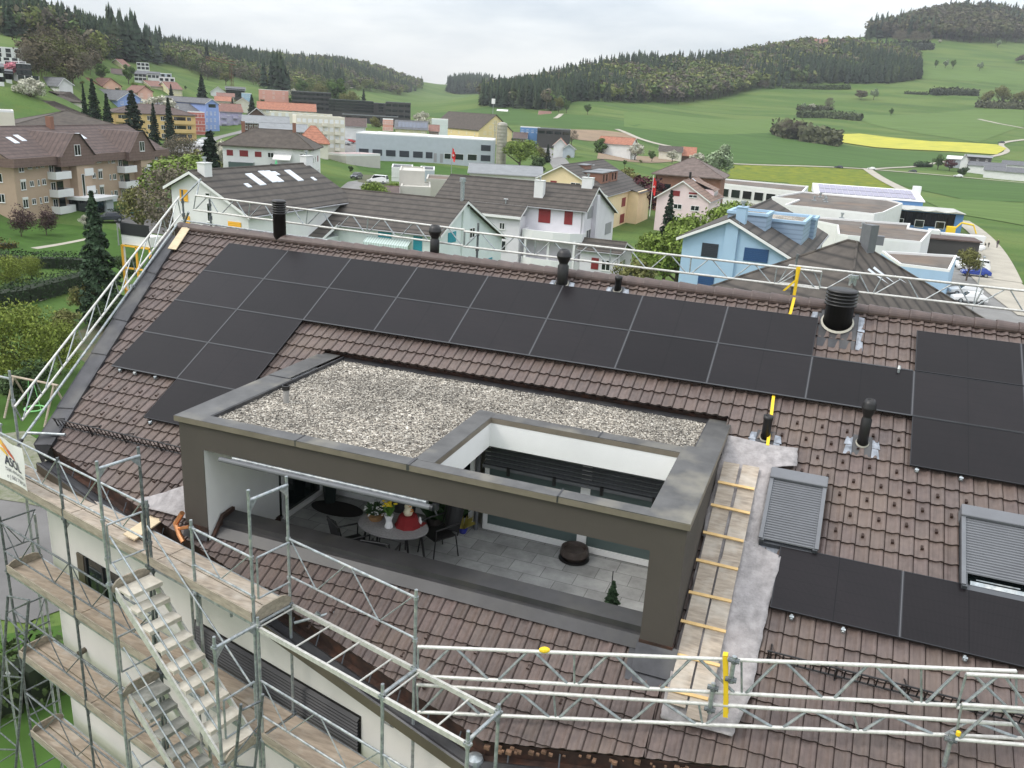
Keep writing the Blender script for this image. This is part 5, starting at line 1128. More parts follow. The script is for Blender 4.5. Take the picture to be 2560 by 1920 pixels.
W_WH = wm('white', (.72, .72, .70)); W_MINT = wm('mint', (.66, .71, .69)); W_LIL = wm('pale_lilac', (.68, .66, .69)); W_YEL = wm('cream_yellow', (.80, .64, .40)); W_PINK = wm('pale_pink', (.74, .60, .60)); W_BLUE = wm('sky_blue', (.35, .50, .64)); W_BRN = wm('tan', (.44, .325, .235))
W_OCH = wm('ochre', (.66, .46, .20)); W_BL2 = wm('periwinkle', (.27, .37, .68)); W_CRM = wm('cream', (.70, .66, .55)); W_PCH = wm('peach', (.74, .44, .33)); W_LY = wm('light_yellow', (.70, .64, .40)); W_BLK = wm('anthracite', (.055, .052, .05)); W_GRY = wm('light_grey', (.42, .46, .50)); W_RED = wm('brick_red', (.50, .15, .12)); W_SAL = wm('salmon', (.72, .36, .29)); W_BRK = wm('brick_brown', (.24, .12, .08)); W_LP = wm('lilac', (.50, .46, .60)); W_CON = wm('concrete', (.50, .48, .43)); W_DB = wm('dark_timber', (.10, .055, .035)); W_CLAD = mat('blue_cladding', (.27, .36, .47), .6, noise=(.6, .05), extra=rooflines(.4, .3, 'Z')); W_HBL = wm('hangar_blue', (.12, .26, .50)); W_OY = wm('yellow_barn', (.78, .62, .32))
m_shR = mat('shutter_red', (.22, .02, .02), .6); m_shY = mat('shutter_yellow', (.85, .45, .04), .6); m_shT = mat('shutter_teal', (.02, .26, .32), .6); m_shB = mat('shutter_blue', (.02, .07, .18), .5); m_shW = mat('shutter_white', (.75, .74, .70), .6); m_shG = mat('shutter_grey', (.30, .30, .31), .6); m_shK = mat('shutter_navy_black', (.028, .033, .045), .45); m_shW2 = mat('balcony_white', (.74, .74, .73), .7)
WM = {}
def winmesh(kind, w, h):
    """window facing local -y, origin at lower left; returns (frame mesh, pane mesh or None)"""
    k = (kind, round(w, 2), round(h, 2))
    if k in WM: return WM[k]
    f = MB(); t = .07 if kind[0] == 'w' else .05; g = None
    if kind[0] == 'w':
        f.box((0, -.05, 0), (w, .0, t)); f.box((0, -.05, h-t), (w, .0, h)); f.box((0, -.05, t), (t, 0, h-t)); f.box((w-t, -.05, t), (w, 0, h-t))
        if w > .75: f.box((w/2-t*.6, -.06, t), (w/2+t*.6, 0, h-t))
        f.box((-.05, -.10, -.06), (w+.05, -.0, 0)); fm = m_pvc; gm = m_glass; g = MB(); g.box((t, -.03, t), (w-t, -.01, h-t))
        if kind == 'wb': f.box((-.02, -.14, h), (w+.02, 0, h+.34))
    elif kind[0] == 's':
        f.box((0, -.05, 0), (w, 0, h)); 
        for i in range(int(h/.16)): f.box((.03, -.065, .04+i*.16), (w-.03, -.05, .11+i*.16))
        fm = {'sR': m_shR, 'sY': m_shY, 'sT': m_shT, 'sB': m_shB, 'sG': m_shG, 'sK': m_shK}[kind]
    elif kind[0] == 'p': f.box((-.04, -.04, -.04), (w+.04, 0, h+.04)); fm = m_pvc; gm = m_glass; g = MB(); g.box((.06, -.06, .06), (w-.06, -.01, h-.06))
    else: f.box((0, -.04, 0), (w, 0, h)); fm = m_glass
    fo = f.build('window', fm); go = g.build('pane', gm) if g else None
    me, gme = fo.data, (go.data if go else None); bpy.data.objects.remove(fo); 
    if go: bpy.data.objects.remove(go)
    WM[k] = (me, gme); return WM[k]
FACE = {}
class House:
    def __init__(s, name, label, cat, loc, yaw, group=None):
        s.t = thing(name, label, cat, loc, radians(yaw), group); s.loc = loc
    def part(s, name, mb, m, parent=None, **k): return mb.build(name, m, parent or s.t, **k)
    def win(s, x, y, z, ang, kind, w, h, deep=True):
        """ang: outward facing 0=-y, 90=+x, 180=+y, 270=-x (local)"""
        me, gme = winmesh(kind, w, h); nm = 'shutter' if kind[0] == 's' else 'window'
        o = bpy.data.objects.new(nm, me); SC.collection.objects.link(o); o.parent = s.t; o.location = (x, y, z); o.rotation_euler = (0, 0, radians(ang))
        if gme and deep:   # kept one level below the wall: the pane is merged as its own part beside it
            g = bpy.data.objects.new('pane', gme); SC.collection.objects.link(g); g.parent = o
    def plane(s, px, py, face):
        n = {'f': (0, -1), 'e': (1, 0), 'b': (0, 1), 'w': (-1, 0)}[face]; o = {'f': (0, 0), 'e': (s.L, 0), 'b': (0, s.W), 'w': (0, 0)}[face]; a = s.t.rotation_euler[2]
        R2 = lambda v: np.array([v[0]*cos(a)-v[1]*sin(a), v[0]*sin(a)+v[1]*cos(a), 0]); N = R2(n); P0 = np.array(s.loc)+R2(o); d = ray(px, py); P = d*(N@P0)/(N@d); q = P-np.array(s.loc)
        return np.array([q[0]*cos(a)+q[1]*sin(a), -q[0]*sin(a)+q[1]*cos(a), q[2]])
    def slope(s, px, py, side='f'):
        a = s.t.rotation_euler[2]; k = s.k1 if side == 'f' else -s.k2; z0 = s.h1 if side == 'f' else s.hr+s.yr*s.k2
        N = np.array([0, -k, 1.]); N = np.array([N[0]*cos(a)-N[1]*sin(a), N[0]*sin(a)+N[1]*cos(a), 1.]); P0 = np.array(s.loc)+np.array([0, 0, z0+s.th]); d = ray(px, py); P = d*(N@P0)/(N@d); q = P-np.array(s.loc)
        return q[0]*cos(a)+q[1]*sin(a), -q[0]*sin(a)+q[1]*cos(a)
    def wpx(s, face, kind, cv, x0, y0, x1, y1, deep=True):
        A_ = s.plane(*cv(x0, y0), face); B_ = s.plane(*cv(x1, y1), face); C_ = s.plane(*cv(x0, y1), face); z0, z1 = (B_[2]+C_[2])/2, A_[2]
        if face in 'fb': lo, w = min(A_[0], B_[0]), abs(B_[0]-A_[0])
        else: lo, w = min(A_[1], B_[1]), abs(B_[1]-A_[1])
        w, h = max(.3, w), max(.3, z1-z0)
        if face == 'f': s.win(lo, -.01, z0, 0, kind, w, h, deep)
        elif face == 'e': s.win(s.L+.01, lo, z0, 90, kind, w, h, deep)
        elif face == 'w': s.win(-.01, lo+w, z0, 270, kind, w, h, deep)
        else: s.win(lo+w, s.W+.01, z0, 180, kind, w, h, deep)
    def row(s, face, xs, z, kind, w, h, deep=True):
        for q in xs:
            if face == 'f': s.win(q, -.01, z, 0, kind, w, h, deep)
            elif face == 'e': s.win(s.L+.01, q, z, 90, kind, w, h, deep)
            elif face == 'w': s.win(-.01, q+w, z, 270, kind, w, h, deep)
            elif face == 'b': s.win(q+w, s.W+.01, z, 180, kind, w, h, deep)
    def gable(s, L, W, h1, hr, h2, yr, wall, roof, ov=.55, verge=m_pvc, th=.22, vname='verge_board'):
        s.L, s.W = L, W; b = MB()
        P = [(0, -3), (W, -3), (W, h2), (yr, hr), (0, h1)]; n = 5
        b.add([(0, y, z) for y, z in P]+[(L, y, z) for y, z in P], [tuple(range(5)), tuple(range(5, 10))[::-1], (0, 5, 9, 4), (1, 2, 7, 6)])
        s.wall = s.part('wall', b, wall); b = MB(); k1 = (hr-h1)/max(yr, .1); k2 = (hr-h2)/max(W-yr, .1); e = .04
        T = [(-ov, h1-ov*k1), (yr, hr), (W+ov, h2-ov*k2)]
        vs = []
        for x in (-ov, L+ov): vs += [(x, y, z+e) for y, z in T]+[(x, y, z+e+th) for y, z in T]
        b.add(vs, [(3, 4, 10, 9), (4, 5, 11, 10), (0, 6, 7, 1), (1, 7, 8, 2), (0, 3, 9, 6), (2, 8, 11, 5), (0, 1, 4, 3), (1, 2, 5, 4), (6, 9, 10, 7), (7, 10, 11, 8)])
        b.tube((-ov, yr, hr+th+.03), (L+ov, yr, hr+th+.03), .11, 6); s.roof = s.part('roof', b, roof)
        if verge is not None:
            b = MB()
            for x in (-ov-.03, L+ov):
                for (p, q) in ((0, 1), (1, 2)):
                    (y0, z0), (y1, z1) = T[p], T[q]; b.add([(x, y0, z0-.05), (x, y1, z1-.05), (x, y1, z1+th-.02), (x, y0, z0+th-.02), (x+.03, y0, z0-.05), (x+.03, y1, z1-.05), (x+.03, y1, z1+th-.02), (x+.03, y0, z0+th-.02)], [(0,1,2,3), (7,6,5,4), (0,4,5,1), (3,2,6,7)])
            s.part(vname, b, verge)
            b = MB(); b.tube((-ov, -ov-.08, h1-ov*k1+.1), (L+ov, -ov-.08, h1-ov*k1+.1), .08, 6); b.tube((L-.3, -.1, h1-ov*k1), (L-.3, -.1, -1), .05, 6); s.part('rain_gutter', b, m_shG)
        s.k1, s.k2, s.h1, s.hr, s.h2, s.yr, s.th = k1, k2, h1, hr, h2, yr, th; return s
    def rz_(s, y): return (s.h1+y*s.k1 if y < s.yr else s.hr-(y-s.yr)*s.k2)+s.th+.04
    def hip(s, L, W, h, hr, wall, roof, inx=None, ov=.7, th=.25, base=None):
        s.L, s.W = L, W; inx = inx if inx is not None else min(W, L)*.42; b = MB(); b.box((0, 0, -3), (L, W, h)); s.wall = s.part('wall', b, wall); b = MB(); k = hr-h
        a = [(-ov, -ov), (L+ov, -ov), (L+ov, W+ov), (-ov, W+ov)]; vs = [(x, y, h+.02) for x, y in a]+[(x, y, h+.02+th) for x, y in a]+[(inx, W/2, hr+th), (L-inx, W/2, hr+th)]
        b.add(vs, [(3,2,1,0), (0,1,5,4), (1,2,6,5), (2,3,7,6), (3,0,4,7), (4,5,9,8), (5,6,9), (6,7,8,9), (7,4,8)])
        s.roof = s.part('roof', b, roof); b = MB()
        for i, j in ((4, 8), (7, 8), (5, 9), (6, 9), (8, 9)): b.tube(vs[i], vs[j], .10, 5)
        s.part('hip_ridge', b, roof); s.h1 = h; s.hr = hr; s.yr = W/2; s.k1 = (hr-h)/(W/2); s.k2 = s.k1; s.th = th; return s
    def flat(s, poly, h, wall, roof=None, par=.35, pw_=.3, cap=None):
        """poly in local xy"""
        b = MB(); b.prism(poly, -3, h-.02); s.wall = s.part('wall', b, wall); P = np.array(poly); c = P.mean(0)
        area = sum(P[i][0]*P[(i+1) % len(P)][1]-P[(i+1) % len(P)][0]*P[i][1] for i in range(len(P))); sg = 1 if area > 0 else -1; n = len(P); I = []
        for i in range(n):
            e0 = P[i]-P[i-1]; e1 = P[(i+1) % n]-P[i]; e0 = e0/np.linalg.norm(e0); e1 = e1/np.linalg.norm(e1); n0 = np.array([-e0[1], e0[0]])*sg; n1 = np.array([-e1[1], e1[0]])*sg
            m_ = n0+n1; m_ /= max(np.dot(m_, n0), .3); I.append(P[i]+m_*pw_)
        b = MB(); rows = [[(*P[i % n], h-.02) for i in range(n+1)], [(*P[i % n], h+par) for i in range(n+1)], [(*I[i % n], h+par) for i in range(n+1)], [(*I[i % n], h-.02) for i in range(n+1)]]; b.grid(rows); s.part('parapet', b, cap or m_pvc)
        b = MB(); b.add([(*q, h+.02) for q in I], [tuple(range(n))]); s.roof = s.part('roof', b, roof or R_FL); s.L = P[:, 0].max(); s.W = P[:, 1].max(); return s
    def chimney(s, x, y, z0, z1, w=.9, d=.7, m=None, caps=1):
        b = MB(); b.box((x-w/2, y-d/2, z0-1.2), (x+w/2, y+d/2, z1)); b.box((x-w/2-.06, y-d/2-.06, z1), (x+w/2+.06, y+d/2+.06, z1+.08)); s.part('chimney', b, m or W_WH); b = MB()
        for i in range(caps): xx = x+(i-(caps-1)/2)*w*.45; b.tube((xx, y, z1), (xx, y, z1+.45), .12, 8); b.tube((xx, y, z1+.42), (xx, y, z1+.55), .22, 10)
        s.part('chimney_cap', b, m_galv)
    def sky(s, x, y, w=.8, h=1.1, m=None):
        b = MB(); z0, z1 = s.rz_(y), s.rz_(y+h); e = .07; b.add([(x, y, z0+e), (x+w, y, z0+e), (x+w, y+h, z1+e), (x, y+h, z1+e), (x, y, z0-.1), (x+w, y, z0-.1), (x+w, y+h, z1-.1), (x, y+h, z1-.1)], [(0,1,2,3), (0,4,5,1), (1,5,6,2), (2,6,7,3), (3,7,4,0)]); s.part('skylight', b, m or m_skyl)
    def balcony(s, x0, x1, z, d=1.4, h=1.0, face='f', m=None, y=0):
        b = MB(); b.box((x0, y-d, z-.18), (x1, y, z)); b.box((x0, y-d, z), (x1, y-d+.1, z+h)); b.box((x0, y-d+.1, z), (x0+.1, y, z+h)); b.box((x1-.1, y-d+.1, z), (x1, y, z+h)); s.part('balcony', b, m or m_shW2)
m_skyl = mat('skylight_glass', (.62, .66, .70), .25, spec=.8)
c1 = lambda x, y: (x*.2351, 100+y*.2351); c2_ = lambda x, y: (x*.2351, 330+y*.2351); c3 = lambda x, y: (400+x*.2351, 180+y*.2351); c4 = lambda x, y: (860+x*.2351, 230+y*.2351)
c5 = lambda x, y: (1300+x*.2351, 330+y*.2351); c6 = lambda x, y: (1660+x*.2351, 430+y*.2351); c7 = lambda x, y: (2040+x*.2351, 330+y*.2351)
def gfp(name, label, cat, apex, depth, left, right, far, yaw, zb, wall, roof, ov=.5, group=None, **k):
    """gable-fronted house from the photographed gable tips, at a given depth and bearing of its ridge"""
    a = radians(yaw); n = np.array([cos(a), sin(a), 0]); m = np.array([-sin(a), cos(a), 0]); PA = at(*apex, depth); c = n@PA
    def onp(q): d = ray(*q); return d*c/(n@d)
    PL, PR = onp(left), onp(right); d = ray(*far); PF = d*(m@PA)/(m@d); L = (PF-PA)@n; W_ = (PL-PR)@m; yr = (PA-PR)@m
    kR = (PA[2]-PR[2])/max(yr, .1); kL = (PA[2]-PL[2])/max(W_-yr, .1); loc = PR+m*ov+n*ov; loc[2] = zb
    h = House(name, label, cat, tuple(loc), yaw, group); h.gable(max(3, L-2*ov), W_-2*ov, PR[2]+kR*ov-zb-.25, PA[2]-zb-.25, PL[2]+kL*ov-zb-.25, yr-ov, wall, roof, ov=ov, **k); return h
G0 = -21.5
# ---- white house with yellow shutters (ridge runs away) and its mint wing (ridge parallel to ours)
A1 = gfp('white_house', 'white house with yellow shutters and a white chimney on its gable, left behind the ridge', 'house', c3(305, 1050), 76, c3(30, 1210), c3(950, 1535), c3(1560, 945), 90, G0, W_WH, R_DK)
for q in [(210, 1245, 300, 1375, 'sY'), (245, 1525, 325, 1650, 'sY'), (725, 1585, 865, 1655, 'sY'), (480, 1280, 535, 1320, 'w'), (497, 1390, 550, 1590, 'w')]: A1.wpx('w', q[4], c3, *q[:4])
x, y = A1.slope(*c3(360, 1040)); A1.chimney(.9, A1.yr-.6, A1.rz_(A1.yr), A1.hr+.9, 1.0, .8)
for (u, v) in [(990, 1012), (1050, 1010), (1105, 1008), (1085, 1082), (1145, 1080), (950, 1112), (1362, 1070)]:
    x, y = A1.slope(*c3(u+20, v+30)); A1.sky(x, max(.2, y-1.0), 1.0, 1.7)
x, y = A1.slope(*c3(1600, 1128)); A1.sky(x, y-.5, .5, .5); x, y = A1.slope(*c3(890, 1198)); A1.sky(x, y-.5, .6, .5)
x, y = A1.slope(*c3(1600, 950)); A1.chimney(x-1.2, A1.yr, A1.hr, A1.hr+1.0, 1.3, .8)
b = MB()
for i in range(5): b.box((-1.6-.0, 9.8, 7.5), (-.02, 13.2, 8.4)) if i == 0 else b.box((-1.62, 9.8, 8.4+.22*i), (-1.58, 13.2, 8.44+.22*i))
for y_ in (9.9, 13.0): b.box((-1.6, y_, 0), (-1.45, y_+.15, 7.5))
A1.part('balcony', b, W_WH); b = MB(); b.box((-1.66, 9.8, 8.4), (-1.63, 13.2, 9.5)); A1.part('balcony_screen', b, m_darkmetal)
b = MB(); 
for y_ in (9.8, 11.4, 13.1): b.box((-1.75, y_, .5), (-1.6, y_+.15, 7.4))
for z_ in (3, 5.2, 7.3): b.box((-1.75, 9.8, z_), (-1.6, 13.2, z_+.15))
A1.part('yellow_frame', b, m_shY)
B1 = House('mint_house', 'mint white house with teal shutters and a grey roof just behind the ridge girder', 'house', (-59.6, 75.7, G0), 0)
B1.gable(23.5, 17.2, 9.35, 12.0, 7.1, 5.9, W_MINT, R_DK, ov=.5)
for q in [(365, 1460, 505, 1700, 'sT'), (740, 1530, 830, 1700, 'sT')]: B1.wpx('f', q[4], c4, *q[:4])
for q in [(1105, 1500, 1185, 1600, 'sT'), (1335, 1450, 1385, 1550, 'w'), (1505, 1780, 1565, 1930, 'sT')]: B1.wpx('e', q[4], c4, *q[:4])
b = MB(); b.box((23.48, 5.5, -1), (23.7, 7.1, 11.6)); B1.part('wall_pilaster', b, W_MINT); b = MB(); b.tube((23.3, 5.9, 11.7), (23.3, 5.9, 14.2), .22, 12); b.tube((23.3, 5.9, 14.1), (23.3, 5.9, 14.5), .32, 12); B1.part('flue_pipe', b, m_galv)
B1.chimney(3.2, 5.0, 12, 13.5, 2.8, 1.2, caps=2)
b = MB(); b.add([(-1, -3.3, 8.3), (12.4, -3.3, 8.3), (12.4, .1, 9.62), (-1, .1, 9.62), (-1, -3.3, 8.0), (12.4, -3.3, 8.0), (12.4, .1, 9.3), (-1, .1, 9.3)], [(0,1,2,3), (7,6,5,4), (0,4,5,1), (1,5,6,2)]); B1.part('lean_to_roof', b, R_DK)
b = MB(); b.box((-1, -2.8, -2), (12.2, 0, 8.15)); B1.part('lower_wall', b, W_MINT); b = MB(); b.add([(12.42, -3.35, 8.0), (12.42, .0, 9.3), (12.42, .0, 9.62), (12.42, -3.35, 8.3)], [(0,1,2,3)]); b.box((-1, -3.38, 7.95), (12.4, -3.3, 8.3)); B1.part('verge_board', b, m_pvc)
b = MB(); 
for i in range(18):
    x0 = 15.6+i*.28; b.add([(x0, -.9, 8.0), (x0+.28, -.9, 8.0), (x0+.28, -.9, 7.72), (x0+.14, -.9, 7.62), (x0, -.9, 7.72)], [(0,1,2,3,4)])
b.add([(15.6, -.05, 8.5), (20.6, -.05, 8.5), (20.6, -.9, 8.0), (15.6, -.9, 8.0)], [(0,1,2,3)]); B1.part('striped_awning', b, mat('awning_stripe', (.55, .66, .62), .8, extra=rooflines(.28, .5, 'X')))
# ---- lilac-white house with dark red shutters
N2 = House('lilac_white_house', 'pale house with dark red shutters and curved white balconies behind the ridge', 'house', (-52.6, 110.4, G0), 0)
N2.gable(21.3, 16.3, 9.2, 11.75, 7.5, 4.5, W_LIL, R_DK, ov=.5)
b = MB(); b.add([(-.5, -2.9, 7.9), (13.4, -2.9, 7.9), (13.4, .1, 9.45), (-.5, .1, 9.45), (-.5, -2.9, 7.6), (13.4, -2.9, 7.6), (13.4, .1, 9.1), (-.5, .1, 9.1)], [(0,1,2,3), (7,6,5,4), (0,4,5,1), (1,5,6,2)]); N2.part('lean_to_roof', b, R_DK)
b = MB(); b.box((0, -2.4, -3), (13.1, 0, 7.75)); lw = N2.part('lower_wall', b, W_LIL)
b = MB(); b.add([(13.43, -3, 7.6), (13.43, 0, 9.1), (13.43, 0, 9.45), (13.43, -3, 7.9)], [(0,1,2,3)]); b.box((-.5, -2.98, 7.5), (13.4, -2.9, 7.85)); N2.part('verge_board', b, m_pvc)
for q in [(205, 770, 320, 965, 'sR'), (480, 800, 555, 985, 'sR'), (260, 1050, 525, 1180, 'w')]: N2.wpx('f', q[4], c5, *q[:4])
for q in [(725, 800, 765, 915, 'sG'), (910, 975, 960, 1080, 'sG'), (705, 1045, 740, 1160, 'w'), (700, 1285, 740, 1400, 'w')]: N2.wpx('e', q[4], c5, *q[:4])
for (x0, z0, w, h) in [(3.6, 5.9, .8, .9), (10.2, 5.9, .8, .9), (8.2, 3.0, 1.3, 1.4), (10.0, 3.0, 1.3, 1.4), (8.4, -.8, 1.3, 1.4), (4, 3.0, .7, .8), (10.2, -.8, 1.3, 1.4)]: N2.win(x0, -2.42, z0, 0, 'w', w, h)
for z_ in (5.3, 1.55, -1.3):
    b = MB(); P_ = [(13.5, 0), (13.3, -1.8), (15, -2.5), (18, -2.7), (20.2, -2.2), (21.6, -1.2), (21.7, 0)]; I_ = [(x*.985+.26, y*.92) for x, y in P_]
    b.prism(P_, z_-.22, z_); n = len(P_)
    b.grid([[(*p, z_) for p in P_], [(*p, z_+.95) for p in P_], [(*p, z_+.95) for p in I_], [(*p, z_) for p in I_]]); N2.part('balcony', b, m_shW2)
b = MB(); 
for x_ in (13.7, 17.0, 20.6): b.box((x_, -1.9, -3), (x_+.3, -1.6, 5.2))
N2.part('balcony_column', b, m_shW2)
b = MB(); b.box((13.6, -2.3, -2.9), (20.8, -2.2, -1.4)); 
for i in range(9): b.box((13.6+i*.9, -2.36, -3), (13.72+i*.9, -2.1, 1.4))
b.box((13.5, -2.4, 1.1), (21, -2.1, 1.35)); N2.part('winter_garden_frame', b, m_shR); b = MB(); b.box((13.7, -2.28, -1.4), (20.9, -2.25, 1.1)); N2.part('winter_garden_glass', b, m_glassg)
x, y = N2.slope(*c5(205, 680)); N2.chimney(x, y, N2.rz_(y), N2.rz_(y)+2.0, 1.3, .9); N2.chimney(20.2, 4.4, 11.7, 13.1, 1.5, .9)
x, y = N2.slope(*c4(1720, 1190)); b = MB(); b.tube((x, y, N2.rz_(y)), (x, y, N2.rz_(y)+.6), .08, 6); b.tube((x-.3, y, N2.rz_(y)+.6), (x+.3, y, N2.rz_(y)+.6), .08, 6); N2.part('roof_vent', b, m_galv)
b = MB(); b.box((21.32, 3.9, -2), (21.9, 5.2, 10.9)); N2.part('chimney_breast', b, W_LIL); b = MB(); b.box((21.3, 5.8, 0), (21.5, 6.0, 8)); N2.part('wall_strip', b, m_shG)
an = House('annexe_house', 'low white annexe with a small dark roof and red shutters beside the pale house', 'house', (-30.9, 108.5, G0), 0)
an.gable(5.4, 7.0, 4.4, 5.4, 3.9, 1.5, W_LIL, R_DK, ov=.4); an.row('f', [1.6], 1.9, 'sR', 1.0, 1.5); an.row('f', [3.0], 1.9, 'w', 1.2, 1.4); an.row('f', [1.2], -.6, 'sR', 1.0, 1.3); an.row('f', [3.0], -.6, 'w', 1.3, 1.3); an.row('e', [1.8], 1.9, 'w', 1.2, 1.4)
# ---- yellow house with brown box dormers
N3 = gfp('yellow_house', 'cream yellow house with red shutters and brown box dormers in a dark roof', 'house', c5(440, 350), 163, c5(165, 482), c5(935, 680), c5(890, 290), 90, G0, W_YEL, R_DK)
for q in [(325, 515, 390, 545, 'sR'), (540, 535, 645, 565, 'w')]: N3.wpx('w', q[4], c5, *q[:4])
for q in [(1085, 705, 1115, 790), (1160, 690, 1190, 765), (1065, 880, 1100, 965), (1145, 855, 1175, 935), (1055, 1050, 1085, 1110), (1130, 1025, 1160, 1105)]: N3.wpx('f', 'sR', c5, *q)
b = MB(); b.box((18.5, -.02, -2), (N3.L-.2, -2.2, N3.h1-.4)); N3.part('stair_tower', b, W_YEL); b = MB(); b.add([(18, -2.8, N3.h1-.7), (N3.L+.3, -2.8, N3.h1-.7), (N3.L+.3, .3, N3.h1+.3), (18, .3, N3.h1+.3)], [(0,1,2,3)]); N3.part('tower_roof', b, R_DK)
for (x_, y_, w_, d_) in [(5.6, 2.6, 5.5, 4.2), (12.6, 2.6, 5.5, 4.2), (9, 7.0, 4, 1.6)]:
    zt_ = N3.rz_(y_)+2.0 if y_ < 5 else N3.rz_(y_)+.8; b = MB(); b.box((x_, y_, N3.rz_(y_)-1), (x_+w_, y_+d_, zt_)); d1 = N3.part('box_dormer', b, W_BRK); b = MB(); b.box((x_-.2, y_-.2, zt_), (x_+w_+.2, y_+d_+.2, zt_+.15)); N3.part('dormer_roof', b, R_GR)
    if y_ < 5:
        for q_ in (.9, 3.3): N3.win(x_+q_, y_-.01, N3.rz_(y_)+.4, 0, 'd', .9, 1.3)
for q in [(700, 335), (735, 325)]: x, y = N3.slope(*c5(*q)); N3.sky(x, y-1, 1, 2.2)
# ---- pale pink house, half hipped
N4 = gfp('pink_house', 'pale pink house with red blinds and a brown tiled roof behind the dark conifer', 'house', c5(1735, 515), 168, c5(1425, 690), c5(2030, 745), c5(1900, 425), 88, G0, W_PINK, R_PINK)
for q in [(1612, 620, 1698, 680, 'sR'), (1797, 640, 1882, 662, 'sR'), (1797, 665, 1882, 700, 'w'), (1635, 762, 1718, 818, 'w'), (1818, 780, 1903, 838, 'w'), (1630, 892, 1700, 950, 'w'), (1803, 908, 1880, 965, 'w')]: N4.wpx('w', q[4], c5, *q[:4])
b = MB(); b.tube((6, N4.yr, N4.hr), (6, N4.yr, N4.hr+1.6), .25, 8); N4.part('stove_pipe', b, m_black); x, y = N4.slope(*c5(1845, 510)); N4.sky(x, y-.5, .6, .9)
b = MB(); b.box((7, .4, N4.h1-.2), (12, 3.2, N4.h1+1.7)); N4.part('side_dormer', b, W_PINK); b = MB(); b.add([(6.7, .1, N4.h1+1.6), (12.3, .1, N4.h1+1.6), (12.3, 4.4, N4.h1+3.2), (6.7, 4.4, N4.h1+3.2)], [(0,1,2,3)]); N4.part('dormer_roof', b, R_PINK); 
for x_ in (7.6, 9.0, 10.4): N4.win(x_, .39, N4.h1+.2, 0, 'w', .9, 1.0)
# ---- brick house with wide hipped roof behind it
P = at(*c5(1440, 470), 205); P[2] = G0; N5 = House('hipped_brick_house', 'brick house with a broad grey-brown hipped roof behind the pink house', 'house', tuple(P), 3)
N5.hip(15.5, 14, 8.3, 12.3, W_BRK, roofm('umber', (.14, .105, .09), .7, .25), inx=7.4, ov=.9); N5.row('f', [1.5, 5], 4.3, 'd', 2.4, 2.0); N5.row('f', [2, 6, 10], 1.2, 'w', 1.2, 1.4)
# ---- light blue house
N6 = gfp('light_blue_house', 'light blue house with navy blinds and a dark tiled roof right of centre', 'house', c6(700, 492), 72, c6(132, 690), c6(1475, 980), c6(1140, 275), 86.5, G0, W_BLUE, R_DK)
for q in [(410, 750, 565, 905, 'sK'), (860, 800, 1100, 955, 'sB'), (370, 1080, 520, 1230, 'sB'), (680, 1155, 855, 1310, 'sB')]: N6.wpx('w', q[4], c6, *q[:4])
for a_, c_ in ((487, 492), (933, 940), (1012, 1018)): pass
x, y = N6.slope(*c6(780, 500)); N6.chimney(1.1, N6.yr-.7, N6.rz_(N6.yr), N6.hr+1.1, 1.0, .8, W_BLUE)
b = MB(); b.box((-.22, N6.yr-.8, -1), (0, N6.yr+.3, N6.hr-.1)); N6.part('wall_pilaster', b, W_BLUE)
for k_, (xa, xb, ya, dd) in enumerate([(3.2, 6.8, 3.4, 2.4), (7.2, 13.8, .6, 4.2), (13.8, 16.5, .2, 4.0)]):
    zt_ = N6.rz_(ya)+(1.3 if k_ == 0 else 1.9); b = MB(); b.box((xa, ya, N6.rz_(ya)-1.2), (xb, ya+dd+1, zt_)); N6.part('box_dormer', b, W_CLAD); b = MB(); b.box((xa+.3, ya+.3, zt_), (xb-.3, ya+dd+.7, zt_+.02)); N6.part('dormer_roof', b, m_gravel)
    b = MB(); 
    for (p0, p1) in (((xa-.1, ya-.1), (xb+.1, ya+.2)), ((xa-.1, ya+dd+.8), (xb+.1, ya+dd+1.1)), ((xa-.1, ya+.2), (xa+.2, ya+dd+.8)), ((xb-.2, ya+.2), (xb+.1, ya+dd+.8))): b.box((*p0, zt_-.02), (*p1, zt_+.22))
    N6.part('dormer_coping', b, W_BLUE)
x, y = N6.slope(*c6(1010, 400)); N6.sky(x-.6, y-1.6, 1.6, 2.8)
b = MB(); b.box((-1.6, 1.2, 3.6), (-.02, N6.yr-1, 4.0)); N6.part('canopy', b, W_BLUE); b = MB(); b.box((-1.5, 1.3, 4.0), (-.05, N6.yr-1.1, 4.08)); N6.part('green_roof', b, mat('sedum', (.12, .10, .04), .9, noise=(2, .5)))
b = MB(); yy_ = N6.W; b.box((1.2, yy_+.05, 4.6), (5.8, yy_+3.6, 4.9)); b.box((1.2, yy_+3.5, 4.9), (5.8, yy_+3.6, 6.0)); b.box((1.2, yy_+.1, 4.9), (1.3, yy_+3.5, 6.0)); 
for z_ in (1.6,): b.box((1.2, yy_+.05, z_), (5.8, yy_+3.6, z_+.3))
N6.part('balcony', b, m_shW2); b = MB()
for q_ in ((1.3, 3.3), (5.4, 3.3)): b.box((q_[0], yy_+q_[1], -2), (q_[0]+.28, yy_+q_[1]+.28, 4.6))
N6.part('balcony_column', b, m_shW2)
